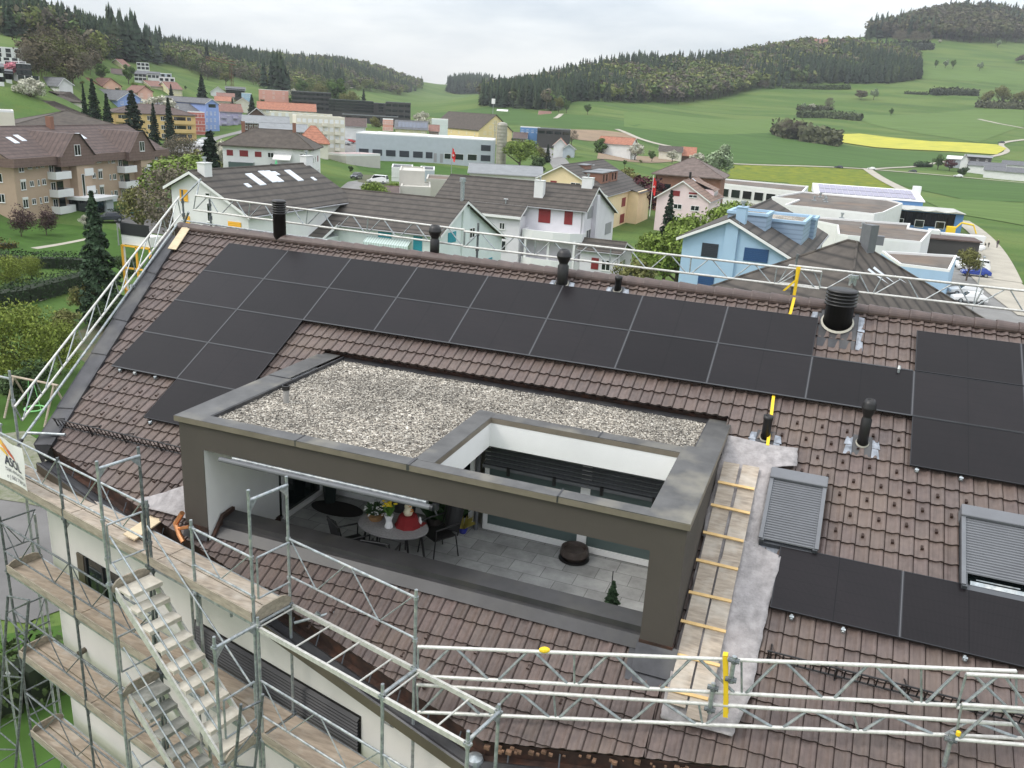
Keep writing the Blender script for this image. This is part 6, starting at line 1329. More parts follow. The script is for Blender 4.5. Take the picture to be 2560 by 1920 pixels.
# ---- dark hipped roof with solar tubes, right
N7 = House('dark_hipped_house', 'house with a big dark hipped tile roof, solar collectors and two white flues, right', 'house', (9.3, 62.07, G0), 135)
N7.hip(11.8, 10.9, 9.6, 13.95, W_WH, R_DK, inx=5.45, ov=.8)
b = MB()
def onN7(px, py):
    best = None
    for k_ in range(400):
        d = 30+k_*.15; P = at(px, py, d); a = N7.t.rotation_euler[2]; q = P-np.array(N7.loc); lx, ly = q[0]*cos(a)+q[1]*sin(a), -q[0]*sin(a)+q[1]*cos(a)
        m_ = min(lx/5.45, (11.8-lx)/5.45, ly/5.45, (10.9-ly)/5.45); z = N7.h1+(N7.hr-N7.h1)*m_+.3
        if q[2] < z and m_ > -.1: return np.array([lx, ly, z])
    return np.array([5, 5, N7.hr])
for (qa, qb) in [((1460, 1060+0), (1600, 1150)), ((1480, 1120), (1650, 1240)), ((1550, 1180), (1680, 1290))]: pass
z5 = lambda x, y: (1400+x*.5244, 500+y*.5244)
for (x0_, y0_, x1_, y1_) in [(1465, 345, 1640, 480), (1490, 340, 1655, 465), (1555, 500, 1650, 550), (1710, 520, 1800, 560), (1590, 380, 1650, 415), (1815, 530, 1865, 560)]:
    p, q = onN7(*z5(x0_, y0_)), onN7(*z5(x1_, y1_)); b.tube(p+(0, 0, .12), q+(0, 0, .12), .13, 6); b.tube(p+(.3, 0, .14), q+(.3, 0, .14), .08, 6)
N7.part('solar_collector', b, m_skyl)
for (x_, y_) in ((1382, 405), (1395, 412)): p = onN7(*z5(x_, y_+18)); b = MB(); b.tube(p-(0, 0, .5), p+(0, 0, .7), .14, 10); b.tube(p+(0, 0, .65), p+(0, 0, .85), .24, 10); N7.part('flue_pipe', b, m_galv)
b = MB(); p = onN7(*c7(650, 1240)); b.box(p+(-.4, -.35, -.8), p+(.4, .35, 1.5)); N7.part('metal_chimney', b, m_shutter)
# ---- flat-roofed complex on the right
def flatpx(name, label, pts, cv, zt, zb, wall, **k):
    P = np.array([onz(*cv(*p), zt) for p in pts]); o = P[0].copy(); o[2] = zb; h = House(name, label, 'building', tuple(o), 0); h.flat([(p[0]-o[0], p[1]-o[1]) for p in P], zt-zb-.35, wall, **k); return h
FB1 = flatpx('flat_roof_school', 'long low building with a brown flat roof and tall windows at the meadow edge', [(600, 118), (1480, 212), (1538, 148), (560, 62)], c6, -16.3, G0, W_WH, pw_=.5)
Pa, Pb = onz(*c6(600, 118), -16.3), onz(*c6(1480, 212), -16.3); Lf = np.linalg.norm((Pb-Pa)[:2]); yw = math.atan2(*(Pb-Pa)[[1, 0]]); nz_ = 6
for k_ in range(7):
    q = (Pb-Pa)*(k_+.08)/7; me, gme = winmesh('p', Lf/7*.78, 2.2); o = bpy.data.objects.new('window', me); SC.collection.objects.link(o); o.parent = FB1.t; o.location = (q[0]+.1*sin(yw), q[1]-.1*cos(yw), 1.7); o.rotation_euler = (0, 0, yw); g = bpy.data.objects.new('pane', gme); SC.collection.objects.link(g); g.parent = o
FB2 = flatpx('flat_roof_block', 'white block with a mossy dark flat roof and steel vents beyond the blue house', [(1145, 262), (1430, 290), (1285, 345), (1580, 372), (2240, 442), (2340, 425), (2540, 330), (2380, 290), (1480, 205)], c6, -15.6, G0, W_WH)
FB3 = flatpx('flat_roof_block', 'stepped white block with a lower grey flat roof in front of the blue hangar', [(1500, 492), (1560, 470), (2250, 520), (2620, 545), (2600, 590), (2845, 622), (2740, 740), (1960, 672), (1850, 655), (1840, 560)], c6, -16.6, G0, W_WH)
FB4 = flatpx('flat_roof_annexe', 'flat-roofed annexe with rusty gravel roof and pale blue walls above the car park', [(890, 1398), (1425, 1462), (1500, 1310), (700, 1262)], c7, -17.3, G0, W_BLUE)
p = FB4.t; me, gme = winmesh('sG', 2.6, 2.4)
def vents(H, pts, cv, zt):
    for q in pts:
        P = onz(*cv(*q), zt)-np.array(H.loc); b = MB(); b.tube(P, P+(0, 0, .7), .18, 8); b.tube(P+(0, 0, .7), P+(0, 0, 1.05), .32, 8); b.box(P-(.5, .4, 0), P+(.5, .4, .15)); H.part('roof_vent', b, m_galv)
vents(FB2, [(1710, 300), (1720, 320), (1595, 305), (1660, 270)], c6, -15.9); vents(FB3, [(2110, 600), (1890, 490)], c6, -16.9)
b = MB(); P = onz(*c7(660, 1200), -16.9)-np.array(FB3.loc); b.box(P-(.7, .6, 0), P+(.7, .6, 1.4)); FB3.part('duct_chimney', b, m_shutter)
# ---- blue hangar with black solar wall and rooftop array
hz = -17.0; HA, HB = onz(*c7(700, 800), hz), onz(*c7(1578, 868), hz); yw = math.degrees(math.atan2(*(HB-HA)[[1, 0]])); Lh = np.linalg.norm((HB-HA)[:2])
HG = House('blue_hangar', 'blue hangar with a black solar wall, three white windows and a rooftop solar array', 'building', (HA[0], HA[1], G0-.3), yw)
HG.L, HG.W = Lh, 26; b = MB(); b.box((-8, 0, -1), (Lh, 13, 4.6)); b.box((-14, 13, -1), (Lh*.62, 26, 5.9)); HG.wall = HG.part('wall', b, W_HBL)
b = MB(); b.box((0, -.12, 1.35), (Lh-1.7, -.02, 4.4)); HG.part('solar_wall', b, mat('solar_wall', (.006, .007, .012), .2, spec=.3, extra=rooflines(1.1, .5, 'X')))
for q in (3.2, 7.6, 12.0): HG.win(q, -.14, 1.0, 0, 'p', 1.9, 1.6)
b = MB(); b.box((-8, -.5, 4.6), (Lh+.3, 13, 4.75)); 
for i in range(4): x_ = 1+i*4.2; b.add([(x_, -1.0, 4.7), (x_+4.0, -1.0, 4.7), (x_+2, -1.0, 5.1), (x_, 3, 4.8), (x_+4.0, 3, 4.8), (x_+2, 3, 5.5)], [(0,1,2), (0,2,5,3), (1,4,5,2), (3,5,4)])
HG.part('sawtooth_roof', b, mat('pale_sheet_roof', (.42, .42, .38), .6, noise=(.8, .15)))
b = MB(); b.add([(-14.3, 12.7, 5.9), (Lh*.64, 12.7, 5.9), (Lh*.64, 26.3, 7.6), (-14.3, 26.3, 7.6), (-14.3, 12.7, 5.7), (Lh*.64, 12.7, 5.7), (Lh*.64, 26.3, 5.7), (-14.3, 26.3, 5.7)], [(0,1,2,3), (0,4,5,1), (1,5,6,2), (3,2,6,7), (3,7,4,0)]); HG.part('rear_roof', b, m_pvc)
m_pvl = mat('rooftop_pv', (.28, .26, .34), .3, noise=(.5, .1)); b = MB(); n_ = 16
for i in range(n_):
    for j in range(2):
        x0 = -13+i*(Lh*.60+12)/n_; x1 = x0+(Lh*.60+12)/n_*.93; y0, y1 = 14.0+j*5.6, 14.0+j*5.6+5.2; f = lambda y: 5.98+(y-12.7)*.125
        b.add([(x0, y0, f(y0)+.05), (x1, y0, f(y0)+.05), (x1, y1, f(y1)+.05), (x0, y1, f(y1)+.05)], [(0,1,2,3)])
HG.part('solar_array', b, m_pvl); b = MB(); b.box((Lh*.55, 22, 6.5), (Lh*.55+1.8, 24, 8.8)); HG.part('roof_hatch', b, m_pvc)
sh = House('grey_shed', 'low shed with a brown sheet roof beside the parked lorry', 'shed', tuple(onz(*c7(1160, 1280), G0)), 6); sh.L, sh.W = 9, 6; b = MB(); b.box((0, 0, -1), (9, 6, 2.6)); sh.wall = sh.part('wall', b, W_BLK); b = MB(); b.box((-.2, -.3, 2.6), (9.3, 6.2, 2.85)); sh.part('roof', b, R_BR)
# ---- hipped white house with red blinds, left centre
P = at(*c3(700, 960), 150); loc = onz(*c3(650, 800), -11.3); NH = House('hipped_white_house', 'white house with red blinds under a dark hipped roof, green parasol on its terrace', 'house', (loc[0]+1.2, loc[1]-3, G0), 0)
e0, e1 = onz(*c3(620, 775), -11.0), onz(*c3(1640, 828), -11.0); yw = math.degrees(math.atan2(*(e1-e0)[[1, 0]])); NH.t.rotation_euler = (0, 0, radians(yw)); a = radians(yw); NH.loc = (e0[0]+cos(a)*.7-sin(a)*-.7*-1, e0[1]+.9, G0); NH.t.location = NH.loc
Ln = np.linalg.norm((e1-e0)[:2])-1.4; NH.hip(Ln, 13, 10.3, 13.9, W_WH, R_HIP, inx=5.2, ov=.7)
for q in [(708, 826, 778, 888), (845, 830, 938, 898), (1008, 845, 1080, 903)]: NH.wpx('f', 'sR', c3, *q)
for q in [(1145, 855, 1210, 910), (1490, 868, 1560, 928)]: NH.wpx('f', 'w', c3, *q)
NH.row('e', [2, 5.0], 7.4, 'w', 1.0, 1.3); NH.row('e', [8.5], 7.4, 'sR', 1.0, 1.3); NH.row('e', [2, 5, 8.5], 4.4, 'w', 1.0, 1.3)
NH.balcony(1.5, 6.8, 6.0, 1.6, 1.1, m=m_glassg); NH.balcony(10.5, 15.2, 6.0, 1.8, 1.1, m=m_glassg)
for q in [(985, 705), (1135, 718), (1270, 722)]: x, y = NH.slope(*c3(*q)); NH.sky(x, y-.9, 1.0, 1.5, mat('skylight_green', (.22, .40, .36), .2))
b = MB(); b.box((3.2, 4.6, 12), (3.9, 5.2, 15.6)); NH.part('chimney', b, W_BRK); b = MB(); b.box((Ln-5.0, 5.6, 13), (Ln-4.3, 6.2, 15.8)); NH.part('chimney', b, W_BRK)
b = MB(); b.add([(11.2, -.05, 9.2), (15.0, -.05, 9.2), (15.0, -2.4, 8.2), (11.2, -2.4, 8.2)], [(0,1,2,3)]); b.box((11.2, -2.42, 8.0), (15, -2.38, 8.2)); NH.part('awning', b, m_shW)
# ---------------------------------------------------------------- mid and far buildings, each from its photographed outline and a depth
def hf(name, label, cv, x0, x1, yr, ye, yb, d, wall, roof, typ='g', rel=0, W=11, rows=2, cols=4, wk='w', ww=1.1, wh=1.3, cat='house', group=None, inx=None, deep=False, bal=False, ov=.5, flatcap=None, verge=m_pvc):
    (x0, yr_), (x1, ye_) = cv(x0, yr), cv(x1, ye); yb_ = cv(0, yb)[1]; s_ = d/FPX; wpx_ = (x1-x0)*s_; h = (yb_-ye_)*s_*1.03; rise = (ye_-yr_)*s_; xm = (x0+x1)/2
    yaw = 20-math.degrees(math.atan((xm-1280)/FPX))+rel; P = at(x0, yb_+(x0-xm)*-.0, d); z = P[2]; L = wpx_/max(.5, cos(radians(rel))) if typ != 'e' else W
    if typ == 'e': H = House(name, label, cat, (0, 0, 0), yaw+90, group)
    else: H = House(name, label, cat, tuple(P), yaw, group)
    if typ == 'g': H.gable(L-2*ov, W, h, h+rise*.85, h, W/2, wall, roof, ov=ov, verge=verge); 
    elif typ == 'h': H.hip(L-2*ov, W, h, h+rise*.85, wall, roof, inx=inx, ov=ov)
    elif typ == 'f': H.flat([(0, 0), (L, 0), (L, W), (0, W)], h+rise*.3, wall, roof, cap=flatcap, par=.3); H.h1 = h
    elif typ == 'e':
        a = radians(yaw); xd = np.array([cos(a), sin(a), 0]); loc = P+xd*(wpx_-ov); H.loc = tuple(loc); H.t.location = H.loc; H.gable(W, wpx_-2*ov, h, h+rise, h, wpx_/2-ov, wall, roof, ov=ov, verge=verge)
    if typ in 'gh': H.t.location = H.loc = tuple(P+np.array([cos(radians(yaw)), sin(radians(yaw)), 0])*ov)
    span = (H.L if typ != 'e' else H.W); n = max(cols, 0); st = min(3.0, h/max(rows, 1))
    for r in range(rows):
        zz = h-st*(r+1)+st*.34
        if zz < -.5: break
        for c in range(n):
            q = span*(c+.5)/n-ww/2; H.row('w' if typ == 'e' else 'f', [q], zz, wk if not (isinstance(wk, list)) else wk[(r+c) % len(wk)], ww, wh, deep)
    if rel < -12 and typ != 'e': 
        for r in range(rows): H.row('w', [H.W*.25, H.W*.65], h-st*(r+1)+st*.34, 'w', 1, 1.2, deep)
    if rel > 12 and typ != 'e':
        for r in range(rows): H.row('e', [H.W*.2, H.W*.6], h-st*(r+1)+st*.34, 'w', 1, 1.2, deep)
    if bal:
        for r in range(rows):
            for c in range(bal if bal is not True else 1): w_ = span/(bal if bal is not True else 1); H.balcony(w_*c+w_*.12, w_*c+w_*.55, h-st*(r+1)+.1, 1.3, 1.0, m=wall)
    return H
# brown apartment block with gabled bays and white balconies
ez = -11.2; a0, a1 = onz(*c1(130, 1275), ez), onz(*c1(1722, 1168), ez); yw = math.degrees(math.atan2(*(a1-a0)[[1, 0]])); Lb = np.linalg.norm((a1-a0)[:2])
BB = House('brown_apartment_block', 'long tan apartment block with brown tiled roof, gabled bays and white balconies, far left', 'building', (a0[0], a0[1], -20.6), yw)
BB.gable(Lb, 15, 9.4, 13.4, 9.4, 7.5, W_BRN, R_BR, ov=.9, verge=None); m_frz = mat('brown_cladding', (.165, .11, .09), .85, noise=(2, .15), extra=rooflines(.5, .2, 'Z'))
b = MB(); b.box((-.95, -.95, 8.3), (Lb+.95, -.8, 9.6)); b.box((-.95, -.8, 8.3), (-.8, 16, 9.6)); b.box((Lb+.8, -.8, 8.3), (Lb+.95, 16, 9.6)); BB.part('cladding_band', b, m_frz)
def bx_(px, row_z=0): return BB.plane(*px, 'f')[0]
bays = [(545, 905), (1290, 1560)]
for (p0, p1) in bays:
    x0, x1 = bx_(c1(p0, 1250)), bx_(c1(p1, 1220)); xm = (x0+x1)/2; b = MB(); b.add([(x0, -1.6, 8.0), (x1, -1.6, 8.0), (x1, -1.6, 9.6), (xm+.8, -1.6, 12.9), (xm-.8, -1.6, 12.9), (x0, -1.6, 9.6)]+[(x0, 1, 8.0), (x1, 1, 8.0), (x1, 1, 9.6), (xm+.8, 5, 12.9), (xm-.8, 5, 12.9), (x0, 1, 9.6)], [(0,1,2,3,4,5), (0,6,7,1), (1,7,8,2), (0,5,11,6)]); BB.part('gabled_bay', b, m_frz)
    b = MB(); b.add([(x0-.2, -1.9, 9.5), (xm-.8, -1.9, 13.0), (xm-.8, 7, 13.1), (x0-.2, 1.2, 9.6), (xm+.8, -1.9, 13.0), (x1+.2, -1.9, 9.5), (x1+.2, 1.2, 9.6), (xm+.8, 7, 13.1)], [(0,1,2,3), (4,5,6,7), (1,4,7,2)]); BB.part('bay_roof', b, R_BR)
    BB.win(xm-.7, -1.62, 9.6, 0, 'w', 1.5, 1.7)
    sx0, sx1 = xm-.3, x1-.7; b = MB(); b.box((sx0, -1.4, -2), (sx1, 0, 8.0)); BB.part('stair_tower', b, W_BRN); BB.win(sx0+1.0, -1.42, 1.8, 0, 'w', .7, 4.8)
for (pL, pR, ys) in [((500, 668), None, (1385, 1575, None)), ]: pass
def balc(p0, p1, ytop, cvv=c1):
    A_, B_ = BB.plane(*cvv(p0, ytop), 'f'), BB.plane(*cvv(p1, ytop), 'f'); z = A_[2]-1.0; BB.balcony(A_[0], B_[0], z, 1.5, 1.0)
    w_ = B_[0]-A_[0]; BB.win(A_[0]+w_*.12, -.02, z+.05, 0, 'w', 1.1, 2.0); BB.win(A_[0]+w_*.5, -.015, z+.3, 0, 'd', w_*.4, 1.8)
for q in [(500, 668, 1400), (812, 905, 1362), (1242, 1375, 1338), (1482, 1557, 1318), (523, 693, 1590), (835, 930, 1550), (1260, 1392, 1502), (1497, 1567, 1472)]: balc(*q)
for q in [(548, 718, 790), (1278, 1395, 680)]: balc(*q, cvv=c2_)
for q in [(288, 1310, 338, 1370), (372, 1298, 400, 1362), (420, 1290, 468, 1352), (848, 1250, 893, 1305), (915, 1240, 937, 1298), (960, 1235, 1000, 1290), (1145, 1252, 1165, 1310), (1180, 1248, 1220, 1308), (1505, 1220, 1538, 1268), (1552, 1215, 1572, 1262), (1590, 1210, 1620, 1258)]:
    for k_ in range(3):
        dx, dy = 26*k_, (193-.012*q[0]*1.2)*k_; BB.wpx('f', 'w', c1, q[0]+dx*(1-.0003*q[0]), q[1]+dy, q[2]+dx*(1-.0003*q[0]), q[3]+dy)
for q in [(190, 1318, 255, 1405), (1022, 1225, 1072, 1305), (1637, 1200, 1678, 1270)]:
    for k_ in range(3): dx, dy = 26*k_*(1-.0003*q[0]), (195-.025*q[0])*k_; BB.wpx('f', 'wb', c1, q[0]+dx, q[1]+dy, q[2]+dx, q[3]+dy)
BB.row('w', [2, 6, 10], 6.0, 'w', 1.1, 1.3); BB.row('w', [2, 6, 10], 3.0, 'w', 1.1, 1.3)
for q in [(118, 1060), (195, 1036), (570, 1008), (722, 1018), (845, 1015), (1255, 1010), (1390, 1018)]: x, y = BB.slope(*c1(*q)); BB.sky(x-.5, min(max(.3, y-1), 5.5), 1.1, 1.5)
b = MB(); b.box((bx_(c1(940, 1000))-.4, 6.5, 13), (bx_(c1(940, 1000))+.5, 7.4, 15.2)); BB.part('chimney', b, W_BRK)
E0, E1 = BB.plane(*c2_(715, 740), 'f'), BB.plane(*c2_(955, 720), 'f'); b = MB(); b.box((E0[0], -5.2, 2.6), (E1[0], 0, 3.1)); BB.part('entrance_canopy', b, m_shW2); b = MB(); b.box((E0[0]+.3, -4.6, .2), (E0[0]+2.8, -.1, 2.6)); BB.part('entrance_glass', b, m_glass); b = MB(); b.box((E0[0], -4.8, -1), (E1[0]-.5, -.1, .2)); b.box((E1[0]-2.5, -4.7, 0), (E1[0]-.6, -.1, 2.6)); b.box((E1[0]-.2, -.12, -1), (E1[0]+7.5, -.02, 2.3)); BB.part('entrance_wall', b, mat('pale_base', (.60, .64, .66), .8))
hf('dark_roofed_house', 'house with a large mossy hipped roof directly behind the tan block', c1, 130, 1330, 745, 935, 1120, 185, W_CRM, R_HIP, 'h', 6, 20, 1, 3, inx=12)
hf('dark_roofed_house', 'wide dark hipped roof house, second row behind the tan block, window at its left', c1, 45, 880, 640, 795, 960, 225, W_PCH, R_HIP, 'h', 4, 18, 1, 2, inx=13)
hf('dark_roofed_house', 'third brown hipped roof behind the tan block, beside the blossoming tree', c1, 420, 850, 545, 655, 740, 265, W_CRM, R_HIP, 'h', 0, 16, 1, 3, inx=9)
hf('beige_block', 'plain beige block cut by the left picture edge above the tan block roof', c1, -140, 132, 765, 780, 990, 150, W_CRM, W_CON, 'f', 0, 8, 0, 0, cat='building')
YA = hf('ochre_apartment_house', 'ochre apartment house with brown hipped roof and long balconies among tall conifers', c1, 1225, 2065, 690, 800, 1110, 300, W_OCH, R_BR, 'h', 12, 16, 3, 6, 'w', 1.4, 1.5, inx=9, cat='building', deep=True)
for r in range(3):
    for (a_, c_) in ((.3, 5), (YA.L-8.5, YA.L-.5)): YA.balcony(a_, c_, YA.h1-3.0*(r+1)+.2, .9, 1.1, m=W_OCH); YA.win(a_+1, -.02, YA.h1-3.0*(r+1)+1.3, 0, 'd', 4, 1.2)
YA.row('e', [2, 6, 10, 13], YA.h1-2, 'w', .8, 1.4); YA.row('e', [2, 6, 10, 13], YA.h1-5, 'w', .8, 1.4); YA.row('e', [2, 6, 10, 13], YA.h1-8, 'w', .8, 1.4)
def gf(name, label, cv, apex, left, right, far, d, yaw, yb, wall, roof, rows=2, cols=3, side=0, wk='w', ww=1.1, wh=1.3, cat='house', ov=.5, verge=m_pvc):
    P = at(*cv(apex[0], yb), d); H = gfp(name, label, cat, cv(*apex), d, cv(*left), cv(*right), cv(*far), yaw, P[2], wall, roof, ov=ov, verge=verge); hh = min(H.h1, H.h2)
    for r in range(rows):
        for c in range(cols): H.row('w', [H.W*(c+.5)/cols-ww/2], hh-2.8*(r+1)+1.1, wk, ww, wh, False)
        for c in range(side): H.row('b' if yaw > 110 else 'f', [H.L*(c+.5)/side-ww/2], hh-2.8*(r+1)+1.1, wk, ww, wh, False)
    return H
gf('blue_gabled_flats', 'blue and white flats with a grey roof between the conifers, upper left', c1, (1390, 540), (1240, 640), (1545, 648), (850, 518), 330, 158, 800, W_BL2, R_SLT, 3, 3, 4, cat='building')
b_ = gf('white_gabled_house', 'white house with a grey gabled roof and glass balcony, upper left', c1, (680, 400), (612, 492), (792, 478), (430, 393), 275, 150, 600, W_WH, R_SLT, 2, 2, 3)
gf('peach_house', 'peach house with a red-brown gable roof, left of a matching pair', c1, (945, 402), (855, 492), (1088, 495), (780, 396), 365, 152, 560, W_PCH, R_RB, 1, 2, 1, verge=None)
gf('peach_house', 'peach house with a red-brown gable roof, right of a matching pair', c1, (1180, 405), (1085, 490), (1305, 495), (1035, 396), 370, 152, 545, W_PCH, R_RB, 1, 2, 1, verge=None)
gf('peach_house', 'small peach gable half hidden behind the blue flats', c1, (1545, 488), (1455, 560), (1640, 552), (1400, 478), 355, 152, 610, W_PCH, R_RB, 1, 2, 1, verge=None)
gf('light_yellow_house', 'light yellow terrace with a red-brown roof, left half above the blue flats', c1, (1520, 428), (1455, 470), (1600, 490), (1690, 430), 420, 60, 570, W_LY, R_RB, 2, 2, 4)
gf('light_yellow_house', 'light yellow terrace with a red-brown roof, right half above the blue flats', c1, (1720, 440), (1665, 480), (1790, 520), (1880, 462), 415, 60, 600, W_LY, R_RB, 2, 2, 4)
gf('yellow_chalet', 'yellow chalet with small windows alone on the upper left meadow', c1, (1225, 200), (1158, 256), (1310, 272), (1310, 205), 455, 68, 308, W_LY, R_RB, 2, 4, 1, ww=.9)
hf('brown_roofed_house', 'brown roof just below the yellow chalet', c1, 1190, 1340, 310, 365, 470, 430, W_CRM, R_BR, 'g', 0, 10, 1, 3)
for lb, q, w_, d_ in [('white cubic villa on the meadow edge below the wood, upper left', (1458, 1580, 245, 250, 322), W_WH, 450), ('grey-roofed white villa stepping down below the cubic villa', (1420, 1560, 330, 365, 440), W_WH, 420), ('white terraced villa with dark windows right of the grey-roofed villa', (1560, 1700, 340, 360, 420), W_WH, 432), ('long white villa with a roof terrace at the end of the villa row', (1690, 1850, 395, 402, 450), W_WH, 425), ('white roof pavilion set on top of the villa row end', (1640, 1815, 352, 358, 400), W_GRY, 440),
    ('topmost white terraced house with brown roof at the left edge', (-60, 210, 55, 98, 190), W_WH, 300), ('white stepped house in the middle of the left edge terraces', (-60, 172, 185, 195, 240), W_WH, 280), ('lower white terraced house behind the pink blossom, left edge', (60, 262, 235, 240, 360), W_WH, 262), ('black timber cube house at the left edge', (185, 320, 262, 268, 384), W_BLK, 255), ('white house with grey gable cut by the left picture edge', (-80, 48, 268, 300, 470), W_WH, 235), ('small grey-roofed white house below the pink blossom', (45, 135, 320, 360, 430), W_WH, 245), ('low pale flat roof below the black cube house', (190, 395, 384, 392, 440), W_CON, 250)]:
    hf('flat_villa' if 'gable' not in lb and 'grey-roofed' not in lb else 'small_house', lb, c1, q[0], q[1], q[2], q[3], q[4], d_, w_, R_SLT if 'grey' in lb else W_CON, 'f' if ('grey' not in lb or 'black' in lb) else 'g', 0, 9, 2 if q[4]-q[3] > 60 else 1, 3, 'd', 1.6, 1.3, verge=None)
# middle: around the blue tower
BT = gf('blue_tower_flats', 'tall blue gabled flats with small white windows, end of the grey-roofed row', c3, (553, 283), (478, 335), (640, 345), (60, 258), 350, 162, 650, W_BL2, R_SLT, 0, 0, 0, cat='building')
for r in range(4):
    for c in range(3): BT.wpx('w', 'w', c3, 490+c*42, 422+r*72, 510+c*42, 458+r*72, False)
BT.wpx('w', 'd', c3, 515, 340, 592, 378, False)
hf('red_flats_wing', 'brick red and grey striped wing in front of the blue tower flats', c3, 345, 482, 440, 455, 720, 338, W_RED, R_SLT, 'f', 10, 8, 4, 2, 'w', 2.6, 1.3, cat='building')
hf('grey_roof_flats', 'flats with a long grey roof and white roof windows left of the blue tower', c3, -40, 470, 330, 425, 560, 345, W_WH, R_SLT, 'g', 8, 16, 2, 5, 'd', cat='building')
hf('lilac_flats', 'lilac flats with white balconies and a red-brown roof right of the blue tower', c3, 632, 885, 345, 432, 620, 375, W_LP, R_RB, 'g', 8, 13, 3, 4, 'w', 1.2, 1.4, bal=2, cat='building')
rowsC = [('white chalet', 'white chalet-style house behind the orange roofs', 530, 700, 160, 215, 268, 470, W_WH, R_BR, 'e'), ('dark_barn', 'dark open shed with a greenish roof edge behind the chalet-style house', 695, 905, 158, 190, 260, 490, W_BLK, R_SLT, 'g'), ('low_blue_hall', 'pale blue low hall right of the dark open shed', 868, 970, 225, 232, 285, 470, W_BLUE, R_GR, 'f'),
    ('orange_roofed_house', 'orange roof house, farthest of the cluster left of the small conifer', 600, 790, 222, 262, 300, 440, W_CRM, R_RB, 'g'), ('orange_roofed_house', 'orange roof house in the middle of the cluster behind the lilac flats', 580, 760, 262, 310, 360, 420, W_CRM, R_OR, 'g'), ('cream_house', 'cream house with an orange roof left of the dark conifer', 800, 960, 285, 330, 440, 420, W_CRM, R_OR, 'e'),
    ('salmon_block', 'salmon coloured stepped block on the green slope', 1052, 1358, 178, 200, 290, 520, W_SAL, W_CON, 'f'), ('black_flats', 'black flats with ribbon windows, left block of the dark estate', 1405, 1810, 210, 220, 400, 520, W_BLK, R_GR, 'f'), ('black_flats', 'black flats behind the salmon house, lower middle block of the dark estate', 1800, 2260, 292, 302, 420, 500, W_BLK, R_GR, 'f'),
    ('orange_terrace', 'white terrace with a long orange roof and small gables in the middle of the village', 1030, 1650, 312, 395, 445, 400, W_CRM, R_OR, 'g'), ('brown_barn', 'brown wooden barn below the long orange-roofed terrace', 920, 1135, 388, 465, 520, 370, W_DB, R_BR, 'e'), ('cream_flats', 'cream flat-roofed flats behind the pale yellow-white block', 1165, 1820, 425, 440, 530, 350, W_CRM, W_CON, 'f'),
    ('solar_roofed_house', 'house with a grey solar roof above the barn-like wall, upper of two', 870, 1370, 462, 545, 620, 300, W_DB, R_GR, 'g'), ('solar_roofed_house', 'house with a grey solar roof and brick ends, lower of two', 1050, 1560, 545, 625, 680, 270, W_BRK, R_GR, 'g'), ('orange_hipped_house', 'orange hipped roof behind the white house with red blinds', 1450, 1800, 560, 760, 800, 240, W_CRM, R_OR, 'h'),
    ('cream_white_block', 'big cream-white block of flats with glazed balconies left of the grey hall', 1455, 1960, 478, 500, 820, 295, W_CRM, W_CON, 'f'), ('grey_roofed_house', 'white house with a grey-brown gable roof between the cream block and the hall', 1950, 2195, 490, 580, 690, 340, W_WH, R_BR, 'g')]
for nm, lb, x0, x1, yr, ye, yb, d, w, r, ty in rowsC:
    big = (x1-x0) > 380; hf(nm.replace(' ', '_'), lb, c3, x0, x1, yr, ye, yb, d, w, r, ty, 8 if 'cream-white' in lb else 0, 12, 4 if w is W_BLK or 'cream-white' in lb else (2 if yb-ye > 60 else 1), 9 if big else 3, 'd' if w is W_BLK else ('p' if w is W_CRM and big else 'w'), (3.4 if w is W_BLK else 1.2), 1.3, cat='building' if 'flats' in nm or 'block' in nm else 'house', deep=False, bal=(4 if 'cream-white' in lb else False), flatcap=W_CRM if w is W_CRM else (R_GR if w is W_BLK else None), verge=None if ty == 'g' and w in (W_DB, W_BRK) else m_pvc)
